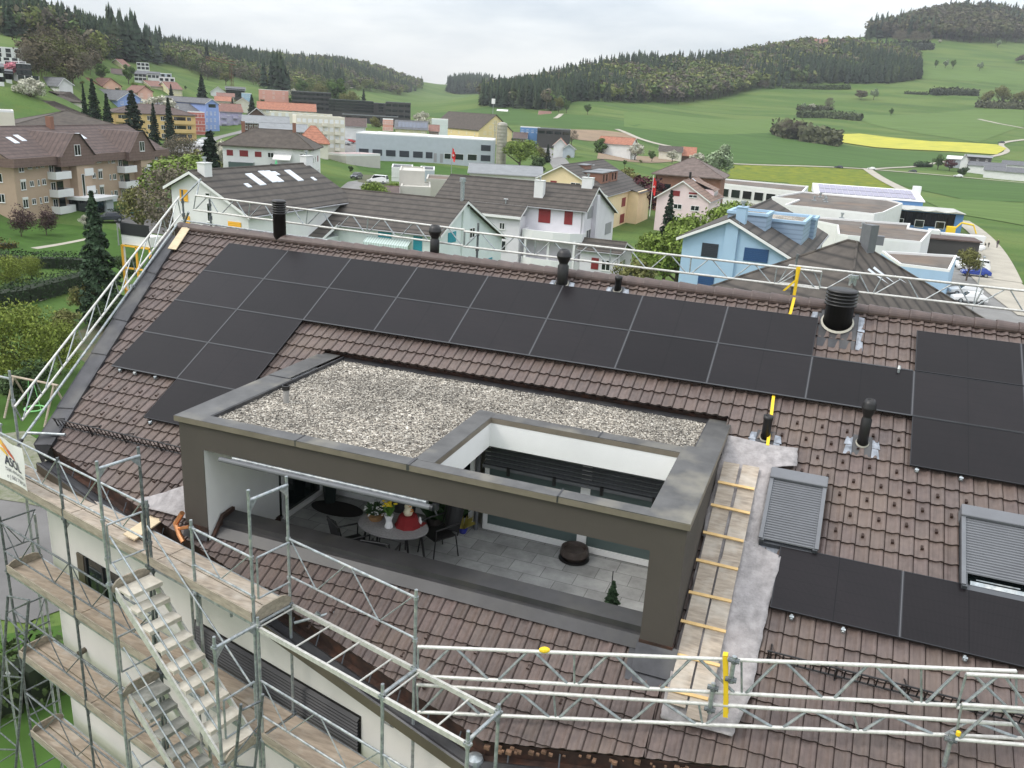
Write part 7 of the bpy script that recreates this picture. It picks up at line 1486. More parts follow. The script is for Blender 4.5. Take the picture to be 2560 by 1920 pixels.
rowsD = [('black_flats', 'black flats with dark ribbon windows, right end block of the dark estate', 440, 705, 105, 125, 290, 500, W_BLK, R_GR, 'f'), ('black_flats', 'long black flats with white roof boxes, centre of the dark estate', -20, 445, 92, 112, 200, 520, W_BLK, R_GR, 'f'), ('solar_strip_hall', 'low hall with a pale strip roof in front of the dark estate', -20, 570, 225, 250, 300, 440, W_BLK, R_GR, 'f'),
    ('salmon_house', 'small salmon house left of the tan house with solar panels', 412, 520, 298, 304, 430, 380, W_SAL, W_CON, 'f'), ('solar_panel_house', 'tan house with dark roof covered in solar panels behind the grey hall', 535, 890, 300, 392, 480, 360, W_LY, R_SLT, 'g'), ('red_brown_house', 'small dark red-brown roof left of the mint-edged hall', 895, 1015, 352, 420, 470, 370, W_BRK, R_RB, 'g'), ('white_hall', 'white-roofed hall with a mint edge left of the yellow farmhouse', 930, 1102, 292, 300, 400, 400, W_MINT, m_pvc, 'f'),
    ('workshop', 'blue-fronted workshop with a pale sheet roof beside the yard', 1870, 2080, 370, 385, 470, 400, W_HBL, R_GR, 'f'), ('workshop', 'dark slatted workshop right of the blue-fronted one', 2050, 2400, 385, 400, 520, 395, W_BLK, R_GR, 'f'), ('lean_to_barn', 'dark lean-to with brown roof right of the yellow farmhouse', 1790, 1950, 430, 490, 530, 395, W_DB, R_BR, 'g'),
    ('far_farmhouse', 'small white farmhouse with brown roof alone under the wood', 2062, 2200, 200, 245, 275, 620, W_WH, R_RB, 'g'), ('concrete_tower', 'plain concrete tower with a flat ledge behind the mint house', 585, 852, 858, 866, 1140, 165, W_CON, W_CON, 'f'), ('concrete_annexe', 'lower concrete box in front of the plain concrete tower', 600, 915, 1018, 1026, 1180, 160, W_CON, W_CON, 'f'), ('metal_roof_hall', 'white hall with a wide low grey metal roof left of the cream yellow house', 1310, 2110, 775, 865, 980, 205, W_WH, R_GR, 'g'),
    ('garden_shed', 'white garden shed with a dark flat roof and blue posts on the allotment', 505, 730, 808, 820, 940, 215, W_WH, m_darkmetal, 'f'), ('garden_shed', 'small dark-framed shelter left of the red flag', 805, 960, 830, 838, 900, 215, W_GRY, m_darkmetal, 'f'), ('gravel_roof_garage', 'garage with a gravel roof and pale edge behind the red flag', 870, 1180, 895, 965, 1100, 180, W_CON, R_FL, 'f'), ('small_barn', 'low brown roof left of the concrete tower', 240, 590, 1030, 1110, 1160, 150, W_CON, R_BR, 'g')]
for nm, lb, x0, x1, yr, ye, yb, d, w, r, ty in rowsD:
    H = hf(nm, lb, c4, x0, x1, yr, ye, yb, d, w, r, ty, 0, 12, 3 if 'flats' in nm else (2 if w in (W_LY, W_SAL) else 1 if w not in (W_CON, W_GRY) else 0), 4, 'd' if w is W_BLK else 'w', 3.0 if w is W_BLK else 1.3, 1.3, cat='building', flatcap=R_GR if w is W_BLK else (W_CON if w is W_CON else None))
    if nm == 'solar_panel_house':
        b = MB()
        for i in range(8):
            x_ = 1+i*H.L/8.4; z0, z1 = H.rz_(.5), H.rz_(4.6); b.add([(x_, .5, z0+.1), (x_+H.L/9.6, .5, z0+.1), (x_+H.L/9.6, 4.6, z1+.1), (x_, 4.6, z1+.1)], [(0,1,2,3)])
        H.part('solar_array', b, mat('old_pv', (.10, .115, .15), .25, noise=(1, .1)))
# grey hall, silo, yellow farmhouse
g0, g1 = c4(132, 455), c4(1595, 520); FA = hf('grey_hall', 'long pale grey hall with dark roller-shutter windows and a white roof edge', c4, 128, 1600, 448, 462, 722, 300, W_GRY, m_pvc, 'f', -3.5, 22, 0, 0, cat='building')
for q in [(160, 262), (303, 405), (447, 548), (590, 692), (735, 836), (870, 940)]: FA.wpx('f', 'sK', c4, q[0], 600+(q[0]-160)*.053, q[1], 668+(q[0]-160)*.053)
for q in [(1068, 652, 1135, 712), (1170, 656, 1270, 722), (1315, 660, 1412, 728)]: FA.wpx('f', 'p', c4, *q)
for q in [(1458, 562, 1558, 628), (1455, 670, 1555, 736)]: FA.wpx('f', 'sK', c4, *q)
for q in [(955, 650, 985, 745), (1022, 655, 1052, 750)]: FA.wpx('f', 'sG', c4, *q)
b = MB(); b.box((FA.L*.14, 2, FA.h1), (FA.L*.5, 7, FA.h1+1.0)); b.box((FA.L*.66, 2, FA.h1), (FA.L*.84, 7, FA.h1+1.0)); FA.part('roof_light', b, m_pvc)
P = at(*c4(1665, 775), 296); si = thing('steel_silo', 'tall ribbed steel silo at the right end of the grey hall', 'silo', tuple(P)); b = MB(); r_s = 6.9; pr = []
for k_ in range(30): pr += [(1.75+(.05 if k_ % 2 else 0), -3+k_*.56)]
pr += [(1.6, 13.9), (.5, 14.3)]; b.lathe(pr, (0, 0, 0), 20); b.build('tank', mat('silo_steel', (.36, .34, .28), .45, metal=.4, noise=(.7, .2)), si); b = MB(); b.tube((-2.1, -.6, -3), (-2.1, -.6, 14.6), .07, 6); b.tube((-2.6, -.6, -3), (-2.6, -.6, 14.6), .07, 6)
for k_ in range(20): b.tube((-2.6, -.6, -2+k_*.8), (-2.1, -.6, -2+k_*.8), .04, 4)
b.build('ladder', m_galv, si)
YB = gf('yellow_farmhouse', 'big yellow farmhouse with a sweeping brown roof behind the steel silo', c4, (1622, 240), (1430, 408), (1805, 425), (1110, 238), 430, 150, 560, W_OY, R_HIP, 0, 0, 0, ov=.6, verge=None)
for q in [(1582, 300, 1608, 335), (1630, 302, 1655, 337), (1545, 358, 1570, 392), (1590, 360, 1628, 412), (1662, 362, 1687, 395), (1487, 418, 1512, 450), (1543, 422, 1568, 455), (1600, 425, 1625, 458), (1725, 430, 1745, 465), (1487, 480, 1512, 510), (1540, 484, 1568, 512)]: YB.wpx('w', 'w', c4, *q, deep=False)
for i in range(6): YB.row('b', [YB.L*(i+.4)/6], YB.h2-2.6, 'w', 1.0, 1.3, False)
# farmhouses on the meadow
hf('orange_roofed_villa', 'white villa with an orange roof and balcony behind the round tree', c5, 810, 1185, 45, 120, 200, 400, W_WH, R_OR, 'g', -15, 11, 2, 4, deep=False); hf('small_orange_house', 'small white house with a steep orange roof by the village street', c5, 342, 500, 78, 140, 212, 350, W_WH, R_OR, 'e', 0, 10, 1, 2)
hf('grey_garage', 'grey gabled garage beside the small steep-roofed house', c5, 443, 592, 132, 175, 216, 345, W_GRY, R_HIP, 'e', 0, 6, 0, 0); hf('old_farmhouse', 'old farmhouse, dark roof left half, beside the blossoming trees', c5, 1460, 1720, 150, 205, 285, 440, W_CRM, R_HIP, 'g', 0, 12, 1, 4, ww=.9); hf('old_barn', 'barn with a faded orange roof joined to the old farmhouse', c5, 1700, 1865, 155, 250, 290, 442, W_DB, R_OR, 'g', 0, 12, 0, 0, verge=None)
rowsE = [('farm_hall', 'dark farm hall with a grey roof and two small windows, right', 1560, 1832, 243, 262, 318, 480, W_BLK, R_GR, 'g'), ('white_farmhouse', 'white gabled farmhouse left of the dark farm hall', 1512, 1600, 250, 300, 385, 470, W_WH, R_HIP, 'e'), ('farm_stable', 'long white stable with a grey roof below the dark hall', 1600, 1960, 312, 352, 395, 465, W_WH, R_SLT, 'g'), ('farm_shed', 'white shed with dark plank front at the farm', 1770, 2010, 365, 405, 445, 440, W_WH, R_SLT, 'g'), ('farm_stable', 'farther grey-roofed stable at the right picture edge', 1955, 2400, 303, 345, 400, 480, W_WH, R_SLT, 'g'), ('farm_shed', 'white shed nearest the right picture edge at the farm', 2005, 2400, 378, 425, 462, 435, W_WH, R_SLT, 'g'), ('glasshouse', 'white-roofed glasshouse left of the farmhouse and red tree', 1375, 1530, 255, 285, 335, 485, W_GRY, m_pvc, 'g')]
for nm, lb, x0, x1, yr, ye, yb, d, w, r, ty in rowsE: hf(nm, lb, c7, x0, x1, yr, ye, yb, d, w, r, ty, 0, 12, 1 if w is not W_GRY else 0, 3, 'w', 1.2, 1.2, cat='farm building')
hf('hilltop_farm', 'dark wooden farmhouse with a red roof on the wooded hilltop', Z3, 1045, 1118, 213, 240, 262, 1120, W_DB, R_RB, 'g', 0, 16, 0, 0); hf('hilltop_farm', 'second red roof right of the hilltop farmhouse', Z3, 1170, 1215, 213, 228, 240, 1150, W_CRM, R_RB, 'g', 0, 12, 0, 0)
for k_, (x_, y_) in enumerate([(690, 175), (720, 180), (755, 185), (775, 188), (640, 155)]): hf('valley_house', ['leftmost tiny house far up the valley', 'second tiny house far up the valley', 'middle tiny house with orange roof far up the valley', 'rightmost tiny white house far up the valley', 'tiny dark-roofed house on the far valley crest'][k_], Z2, x_, x_+20, y_-4, y_+3, y_+10, 2000, W_WH, R_OR if k_ % 2 == 0 else R_RB, 'g', 0, 14, 0, 0)
# ================================================================ single trees, shrubs and hedges
m_leaf = {}
def leafmat(name, c): 
    if name not in m_leaf: m_leaf[name] = mat('leaf_'+name, c, .75, spec=.2, extra=vcol)
    return m_leaf[name]
m_bark = mat('bark', (.09, .07, .05), .9, noise=(6, .3))
def leafcloud(n, size, sampler, seed, flat=.5):
    r_ = np.random.RandomState(seed); P, N = sampler(r_, n); nr = N+r_.normal(scale=flat, size=(n, 3)); nr /= np.linalg.norm(nr, axis=1)[:, None]
    a = np.cross(nr, r_.normal(size=(n, 3))); a /= np.linalg.norm(a, axis=1)[:, None]; b_ = np.cross(nr, a); s = size*r_.uniform(.55, 1.4, (n, 1))
    V = np.stack([P+s*a, P+s*b_*.7, P-s*a, P-s*b_*.7], 1).reshape(-1, 3); F = np.arange(4*n).reshape(-1, 4); return V, F, r_.uniform(.55, 1.45, (n, 1))*np.ones((1, 3))
def s_round(w, base, tall, nc=14):
    def f(r_, n):
        c = r_.normal(size=(nc, 3)); c /= np.linalg.norm(c, axis=1)[:, None]; c *= r_.uniform(.35, .82, (nc, 1)); rad = r_.uniform(.24, .42, nc); k = r_.randint(0, nc, n)
        d = r_.normal(size=(n, 3)); d /= np.linalg.norm(d, axis=1)[:, None]; q = c[k]+d*(rad[k]*r_.uniform(.6, 1.08, n))[:, None]; P = q*np.array([w, w, tall/2])+np.array([0, 0, base+tall/2]); return P, d
    return f
def s_cone(w, base, tiers=15, droop=.25):
    def f(r_, n):
        t = r_.uniform(0, 1, n)**.75; t = 1-t; lay = np.floor(t*tiers)/tiers+r_.uniform(0, .5/tiers, n); nb = 9; br = r_.randint(0, nb, n)*2*pi/nb+np.floor(t*tiers)*1.3+r_.normal(scale=.16, size=n)
        R = w*(1-lay)**.9*(.82+.3*np.sin(br*3+lay*40)); q = R*r_.uniform(.25, 1, n)**.6; z = base+(1-base)*lay-q*droop+r_.normal(scale=.006, size=n)+.02
        P = np.stack([q*np.cos(br), q*np.sin(br), z], 1); N = np.stack([np.cos(br)*.5, np.sin(br)*.5, np.full(n, .85)], 1); return P, N
    return f
def trunkmb(h, r, limbs=0, w=.3, base=.3, seed=0):
    r_ = random.Random(seed); b = MB(); b.tube((0, 0, -.05), (.01, 0, h*.55), r, 8, r*.7, cap=False); b.tube((.01, 0, h*.55), (0, .01, h), r*.7, 8, r*.25)
    for k in range(limbs):
        a = r_.uniform(0, 6.28); z = base+r_.uniform(0, .35)*(h-base); q = w*r_.uniform(.5, .9); p = np.array([0, 0, z]); e = np.array([q*cos(a), q*sin(a), z+q*r_.uniform(.5, 1.1)]); b.tube(p, e, r*.4, 5, r*.1, cap=False)
        for j in range(2): b.tube(p+(e-p)*.55, e+np.array([r_.uniform(-.1, .1), r_.uniform(-.1, .1), r_.uniform(.02, .12)]), r*.2, 4, r*.05, cap=False)
    return b
PT = {}
def proto_tree(kind):
    """unit-height tree: crown and trunk meshes"""
    if kind in PT: return PT[kind]
    K = dict(spruce=('conifer', (.036, .064, .032), 7500, .020, s_cone(.24, .06, 20), 'c'), darkspruce=('conifer', (.020, .036, .020), 2600, .030, s_cone(.23, .05, 15), 'c'), column=('conifer', (.018, .036, .018), 2400, .024, s_cone(.145, .03, 20, .15), 'c'),
        round=('tree', (.08, .135, .035), 3200, .028, s_round(.40, .25, .75), 't'), lime=('tree', (.15, .21, .04), 5200, .019, s_round(.46, .18, .82), 't'), blossom=('tree', (.46, .45, .36), 2400, .026, s_round(.46, .22, .78), 't'), pear=('tree', (.24, .30, .18), 2800, .026, s_round(.36, .2, .8, 18), 't'),
        bare=('tree', (.14, .12, .085), 3600, .013, s_round(.46, .22, .78, 30), 't'), olive=('tree', (.15, .15, .05), 3200, .022, s_round(.44, .2, .8, 20), 't'), maroon=('tree', (.075, .022, .025), 1800, .034, s_round(.5, .15, .85), 't'), purple=('shrub', (.075, .045, .042), 1900, .024, s_round(.52, .05, .95, 20), 's'),
        bush=('shrub', (.17, .21, .04), 9000, .016, s_round(.62, .0, 1.0, 34), 's'), darkbush=('shrub', (.045, .075, .025), 3600, .03, s_round(.6, .0, 1.0), 's'), pink=('tree', (.62, .25, .30), 1200, .04, s_round(.5, .1, .9), 't'), scrub=('shrub', (.10, .085, .055), 1400, .04, s_round(.62, .0, 1.0, 16), 's'))[kind]
    V, F, C = leafcloud(K[2], K[3], K[4], hash(kind) % 1000 if False else sum(map(ord, kind))); lm = leafmat(kind, K[1]); o = fastmesh('crown', V, F, lm, cols=C); cm_ = o.data; bpy.data.objects.remove(o)
    lb = {'c': (1.0-.04, .018, 0), 't': (.72, .028, 9), 's': (.5, .02, 7)}[K[5]]; tb = trunkmb(lb[0], lb[1], lb[2], .34, .2, 3); o = tb.build('trunk', m_bark); tm = o.data; bpy.data.objects.remove(o); PT[kind] = (K[0], cm_, tm); return PT[kind]
def tree(kind, label, pos, h, wx=1.0, group=None, name=None, cat=None):
    nm, cm_, tm = proto_tree(kind); t = thing(name or nm, label, cat or nm, pos, rng.uniform(0, 6.28), group); t.scale = (h*wx, h*wx, h)
    for n_, me in (('crown', cm_), ('trunk', tm)): o = bpy.data.objects.new(n_, me); SC.collection.objects.link(o); o.parent = t
    return t
def treepx(kind, label, x, yb, yt, wx=1.0, d=None, z=None, group=None, name=None, cat=None):
    if d is not None: P = at(x, yb, d)
    elif z is not None: P = onz(x, yb, z)
    else:
        P = onter([x], [yb])[0]
        if np.isnan(P[0]): return
    if d is None and z is None: pass
    g = float(gz(P[0], P[1])); D_ = P@F_; h = (yb-yt)*D_/FPX/.97
    if d is not None: h += max(-1.5, P[2]-g) if P[2] > g else 0; P[2] = min(P[2], g)
    return tree(kind, label, tuple(P), h, wx, group, name, cat)
# left foreground garden
treepx('spruce', 'tall narrow spruce on the lawn left of the roof verge', 258, 800, 495, .82, z=-21.3)
treepx('purple', 'purple-leaved shrub nearest the left edge before the tan block', 54, 592, 515, 1.0); treepx('purple', 'purple-leaved shrub right of its twin before the tan block', 117, 589, 518, .95); treepx('blossom', 'pale thin blossoming shrub by the block entrance', 217, 572, 535, 1.0)
treepx('bush', 'huge yellow-green bush filling the lower left garden', 62, 960, 752, .88, z=-21.4); treepx('bush', 'second yellow-green bush right of the huge one below the hedge', 150, 930, 800, .8, z=-21.4); treepx('darkbush', 'dark shady shrub under the huge bush at the verge', 60, 1010, 900, 1.2, z=-21.4)
treepx('bush', 'light green shrub between the two hedges at the left edge', 30, 720, 640, 1.1, z=-21.2); treepx('bush', 'light green shrub left of the tall spruce', 80, 700, 640, 1.0, z=-21.2); treepx('olive', 'small garden tree beside the path left of the verge', 212, 800, 700, .9, z=-21.4); treepx('darkbush', 'dark shrub at the foot of the tall spruce', 275, 820, 740, 1.0, z=-21.4)
treepx('olive', 'budding shrub below the path near the swing', 165, 850, 770, 1.2, z=-21.4); treepx('darkbush', 'dark shrub right of the spruce behind the verge rail', 320, 700, 640, 1.1, z=-21.2)
def hedge(label, pts, w, h, kind=(.024, .045, .016), seed=1, name='hedge', dens_=90, lf=None):
    lf = lf or (.12 if dens_ > 50 else w*.13); dens_ = dens_ if dens_ > 50 else dens_*2.2
    W3 = onter([p[0] for p in pts], [p[1] for p in pts]); r_ = np.random.RandomState(seed); Vs, Ns = [], []
    for p, q in zip(W3[:-1], W3[1:]):
        L = np.linalg.norm((q-p)[:2]); n = int(L*dens_*(w+h)/3); t = r_.rand(n); d = (q-p)[:2]/L; nn = np.array([-d[1], d[0]]); s = r_.rand(n); side = r_.randint(0, 3, n)
        o_ = np.where(side == 0, -w/2, np.where(side == 1, w/2, (s-.5)*w))+r_.normal(scale=lf*.7, size=n); zz = np.where(side == 2, h, s*h)+r_.normal(scale=lf*1.2, size=n)
        xy = p[:2]+np.outer(t*L, d)+np.outer(o_, nn); Vs.append(np.c_[xy, gz(xy[:, 0], xy[:, 1])+zz]); Ns.append(np.c_[nn[0]*np.sign(o_), nn[1]*np.sign(o_), np.where(side == 2, 1.5, .2)])
    P = np.concatenate(Vs); N = np.concatenate(Ns); V, F, C = leafcloud(len(P), lf, lambda r__, n__: (P, N), seed, .5); t = thing(name, label, 'hedge', tuple(W3[0])); fastmesh('foliage', V-W3[0], F, leafmat('hedge%d' % int(kind[0]*1000), kind), t, cols=C)
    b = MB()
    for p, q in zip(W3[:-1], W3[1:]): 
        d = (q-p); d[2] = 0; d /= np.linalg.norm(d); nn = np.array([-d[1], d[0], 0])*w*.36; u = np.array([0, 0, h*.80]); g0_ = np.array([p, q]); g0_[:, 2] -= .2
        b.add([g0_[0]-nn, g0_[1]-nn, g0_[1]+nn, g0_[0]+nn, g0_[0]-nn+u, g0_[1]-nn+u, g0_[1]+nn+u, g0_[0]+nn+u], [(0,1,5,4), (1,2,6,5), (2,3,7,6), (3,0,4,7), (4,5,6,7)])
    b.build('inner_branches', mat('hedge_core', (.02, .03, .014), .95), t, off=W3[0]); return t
hedge('long dark clipped hedge, the nearer of two, left of the verge', [(-60, 775), (60, 755), (150, 730), (240, 705)], 2.4, 2.0, seed=2); hedge('dark clipped hedge, the farther of two, along the lawn', [(-60, 655), (60, 668), (140, 668), (240, 672)], 2.2, 1.7, seed=3)
hedge('low ginger-brown hedge at the left edge of the lawn', [(-40, 620), (28, 616)], 2.5, .8, (.11, .085, .02), seed=4); hedge('dark low planting along the parking kerb of the tan block', [(280, 536), (345, 530)], 1.6, .7, seed=5)
hedge('white-flowering dark hedge behind the scaffold, bottom left', [(-60, 1790), (60, 1760), (160, 1700)], 1.6, 2.2, (.05, .075, .025), seed=6, dens_=160)
road('garden_path', [(85, 622), (150, 610), (210, 600), (255, 590)], 1.0, m_track, .06); road('garden_path', [(88, 752), (130, 735), (175, 722)], 1.2, m_track, .06)
drape('garden_bed', [(150, 860), (240, 800), (300, 840), (230, 920)], m_garden, .03); drape('lawn', [(-40, 1000), (260, 960), (140, 1180), (-40, 1250)], m_lawn, .03); drape('lawn', [(-60, 1600), (180, 1560), (220, 1960), (-100, 1960)], m_lawn, .03)
# swing frame, green hoop swing
zs = lambda x, y: onz(x*.3104, 620+y*.3104, -21.4)
P = zs(150, 1330); sw = thing('swing_frame', 'brown wooden swing frame on the lawn beyond the scaffold post', 'swing', tuple(P)); q = zs(470, 1400)-P; b = MB(); up = np.array([0, 0, 2.6]); nn = np.array([-q[1], q[0], 0]); nn /= np.linalg.norm(nn)
b.tube(up-q*.1, q*1.1+up, .08, 8)
for c_ in (q*0, q): b.tube(c_+nn*1.1, c_+up, .07, 8); b.tube(c_-nn*1.1, c_+up, .07, 8)
b.build('frame', m_plank, sw); hp_ = thing('nest_swing', 'light green round nest swing hanging from the wooden frame', 'swing', tuple(zs(285, 1360)+np.array([0, 0, .6]))); b = MB()
for k in range(16): a0_, a1_ = 2*pi*k/16, 2*pi*(k+1)/16; b.tube((.6*cos(a0_), .6*sin(a0_), 0), (.6*cos(a1_), .6*sin(a1_), 0), .05, 6)
b.build('hoop', mat('lime_plastic', (.25, .62, .22), .5), hp_); b = MB(); 
for s_ in (-1, 1): b.tube((.6*s_, 0, 0), (.2*s_, 0, 2.0), .02, 5)
b.build('rope', mat('lime_plastic', (.25, .62, .22), .5), hp_)
# village trees
for a in [('column', 'leftmost tall narrow conifer before the blue flats', c1, 905, 770, 492, .8, 235), ('column', 'broadest dark conifer of the pair before the blue flats', c1, 1010, 830, 452, 1.35, 235), ('column', 'small dark conifer between the blue flats and the ochre house', c1, 1150, 880, 600, 1.2, 215), ('darkspruce', 'big dark conifer in front of the ochre apartment house', c1, 1430, 1010, 572, 1.25, 225), ('column', 'narrow conifer before the middle windows of the ochre house', c1, 1650, 1060, 705, 1.1, 235), ('column', 'narrow conifer before the balconies of the ochre house', c1, 1812, 1065, 655, 1.15, 240),
    ('darkspruce', 'bushy green spruce behind the white gable with the chimney', c3, 548, 1060, 655, 1.1, 128), ('darkspruce', 'dark conifer in front of the pink house', c5, 1560, 1110, 640, .8, 148), ('darkspruce', 'small conifer between the mint house and the pale house', c4, 1098, 1190, 978, .9, 150), ('lime', 'bright lime-green round tree left of the bushy spruce', c3, 200, 1010, 835, 1.5, 140), ('bare', 'brown bare weeping tree above the parking of the tan block', c3, 130, 1270, 930, 1.0, 112), ('bare', 'bare brown tree behind the lime-green tree', c3, 190, 900, 680, 1.0, 190), ('olive', 'budding tree over the parked teal car', c2_, 1500, 830, 560, .9, 125),
    ('olive', 'green tree left of the bushy spruce', c3, 400, 1000, 800, .8, 150), ('blossom', 'white blossom haze behind the bushy spruce', c3, 620, 850, 690, .8, 200), ('lime', 'lime-green bush between the parked van and the concrete tower', c4, 320, 1120, 935, 1.3, 150), ('lime', 'yellow flowering bush left of the concrete tower', c4, 530, 1010, 950, 1.2, 170), ('maroon', 'dark red tree between the cream yellow and the pink house', c5, 1305, 570, 445, 1.2, 190),
    ('lime', 'bright lime tree touching the roof of the blue house', c5, 1840, 1010, 800, .95, 105), ('lime', 'large lime tree behind the ridge of the blue house', c6, 690, 470, 250, .95, 115), ('lime', 'lime bushes at the foot of the dark conifer', c5, 1560, 1250, 1040, 1.2, 110), ('lime', 'lime shrub above the curved balcony of the blue house', c5, 1720, 1150, 940, 1.0, 100), ('lime', 'small lime bush on the lawn by the cream yellow house', c5, 1440, 1290, 1130, 1.1, 110), ('olive', 'olive-green shrub under the roof girder beside the pale annexe', c5, 1260, 1560, 1290, .9, 90), ('darkspruce', 'tiny dark garden conifer below the pale annexe', c5, 1165, 1620, 1500, .9, 88), ('blossom', 'white blossoming shrub right of the lime tree', c6, 860, 330, 240, 1.0, 140), ('olive', 'yellow shrub above the roof of the cream yellow house', c5, 1085, 440, 355, 1.2, 205),
    ('round', 'round dark green tree left of the orange-roofed villa', c5, 850, 300, 80, 1.2, 400), ('blossom', 'wide blossoming tree right of the orange-roofed villa', c5, 1222, 280, 110, 1.25, 395), ('bare', 'bare tree behind the small steep-roofed house', c5, 545, 140, -20, .95, 420), ('pear', 'tall white-flowering pear tree standing alone on the meadow', c5, 2085, 395, 80, .95, 300), ('round', 'small round tree left of the old farmhouse', c5, 1405, 280, 205, 1.1, 410), ('blossom', 'blossoming fruit tree in front of the old farmhouse', c5, 1620, 290, 180, 1.1, 420), ('blossom', 'white fruit tree right of the old barn', c5, 1880, 310, 205, 1.2, 400),
    ('blossom', 'lone white blossoming tree above the tan house with solar panels', c4, 842, 308, 188, 1.0, 480), ('olive', 'pale birch in front of the solar strip hall', c4, 335, 440, 262, .9, 400), ('lime', 'feathery willow right of the steel silo', c4, 1870, 700, 490, 1.4, 290), ('olive', 'yellow-green shrub at the village street bend', c4, 2085, 660, 570, 1.1, 330), ('darkspruce', 'dark little conifer by the village street', c4, 2168, 640, 562, 1.0, 330), ('darkbush', 'dark round bush behind the hall with the metal roof', c4, 2032, 755, 680, 1.2, 280),
    ('darkspruce', 'dark conifer left of the cream house in the orange roof cluster', c3, 980, 450, 258, 1.1, 390), ('darkspruce', 'tall dark conifer above the blue tower flats', c3, 445, 245, 48, .9, 420), ('darkspruce', 'small pointed conifer before the light yellow terrace', c3, 120, 255, 145, .8, 400), ('darkspruce', 'small conifer before the middle orange roof', c3, 770, 345, 278, 1.0, 400), ('round', 'round green tree above the dark estate, left', c3, 1890, 250, 80, 1.0, 620), ('olive', 'round olive tree above the dark estate, right', c3, 1995, 305, 190, 1.1, 600), ('darkspruce', 'narrow conifer right of the olive tree above the dark estate', c3, 2165, 275, 190, .8, 640), ('olive', 'budding tree over the salmon stepped block', c3, 1700, 220, 105, 1.0, 640), ('round', 'pale green tree at the wood edge above the salmon block', c3, 1500, 180, 85, 1.0, 660), ('blossom', 'blossoming tree right of the salmon stepped block', c3, 1410, 260, 165, .9, 560),
    ('blossom', 'very large white blossoming tree over the left roofs', c1, 330, 700, 395, 1.35, 235), ('olive', 'olive tree behind the brown roofs at the left edge', c1, 100, 720, 520, 1.3, 235), ('bare', 'bare brown tree beside the top left terraces', c1, 300, 320, 60, .9, 290), ('olive', 'big brown-green tree on the slope above the white gabled house', c1, 690, 400, 170, 1.1, 360), ('bare', 'reddish bare tree on the slope right of the big brown-green one', c1, 880, 390, 140, 1.1, 370), ('round', 'green tree above the peach pair', c1, 1080, 400, 265, 1.3, 385), ('round', 'green tree right of the brown roof below the chalet', c1, 1370, 480, 280, .9, 410), ('round', 'small round green tree on the top left meadow', c1, 465, 110, 0, 1.1, 420), ('pink', 'pink blossoming tree among the white terraces, left edge', c1, 85, 330, 240, 1.6, 262), ('darkspruce', 'dark conifer right of the light yellow terrace', c1, 2150, 600, 385, 1.0, 400), ('blossom', 'white blossoming shrub before the grey-roofed flats', c1, 1680, 650, 560, 1.5, 330), ('darkspruce', 'little conifer before the light yellow terrace', c1, 1822, 600, 478, .9, 400), ('bare', 'brown bare tree by the road of the ochre house', c1, 1920, 1190, 1010, 1.1, 190),
    ('olive', 'thin spring tree beside the blue parked car', c7, 1600, 1560, 1215, .9, 132), ('round', 'round green tree left of the glasshouse at the farm', c7, 1290, 405, 248, 1.2, 470), ('maroon', 'dark red tree between glasshouse and farmhouse', c7, 1418, 400, 290, 1.2, 465), ('darkbush', 'dark round bush in front of the farm stable', c7, 1550, 432, 370, 1.4, 440)]:
    kd, lb, cv, x, yb, yt, wx, d = a; X_, Yb = cv(x, yb); _, Yt = cv(x, yt); treepx(kd, lb, X_, Yb, Yt, wx, d=d)
hedge('dark hedge left of the round farm tree', [c7(1050, 372), c7(1215, 372)], 3, 2.2, seed=8, dens_=10)
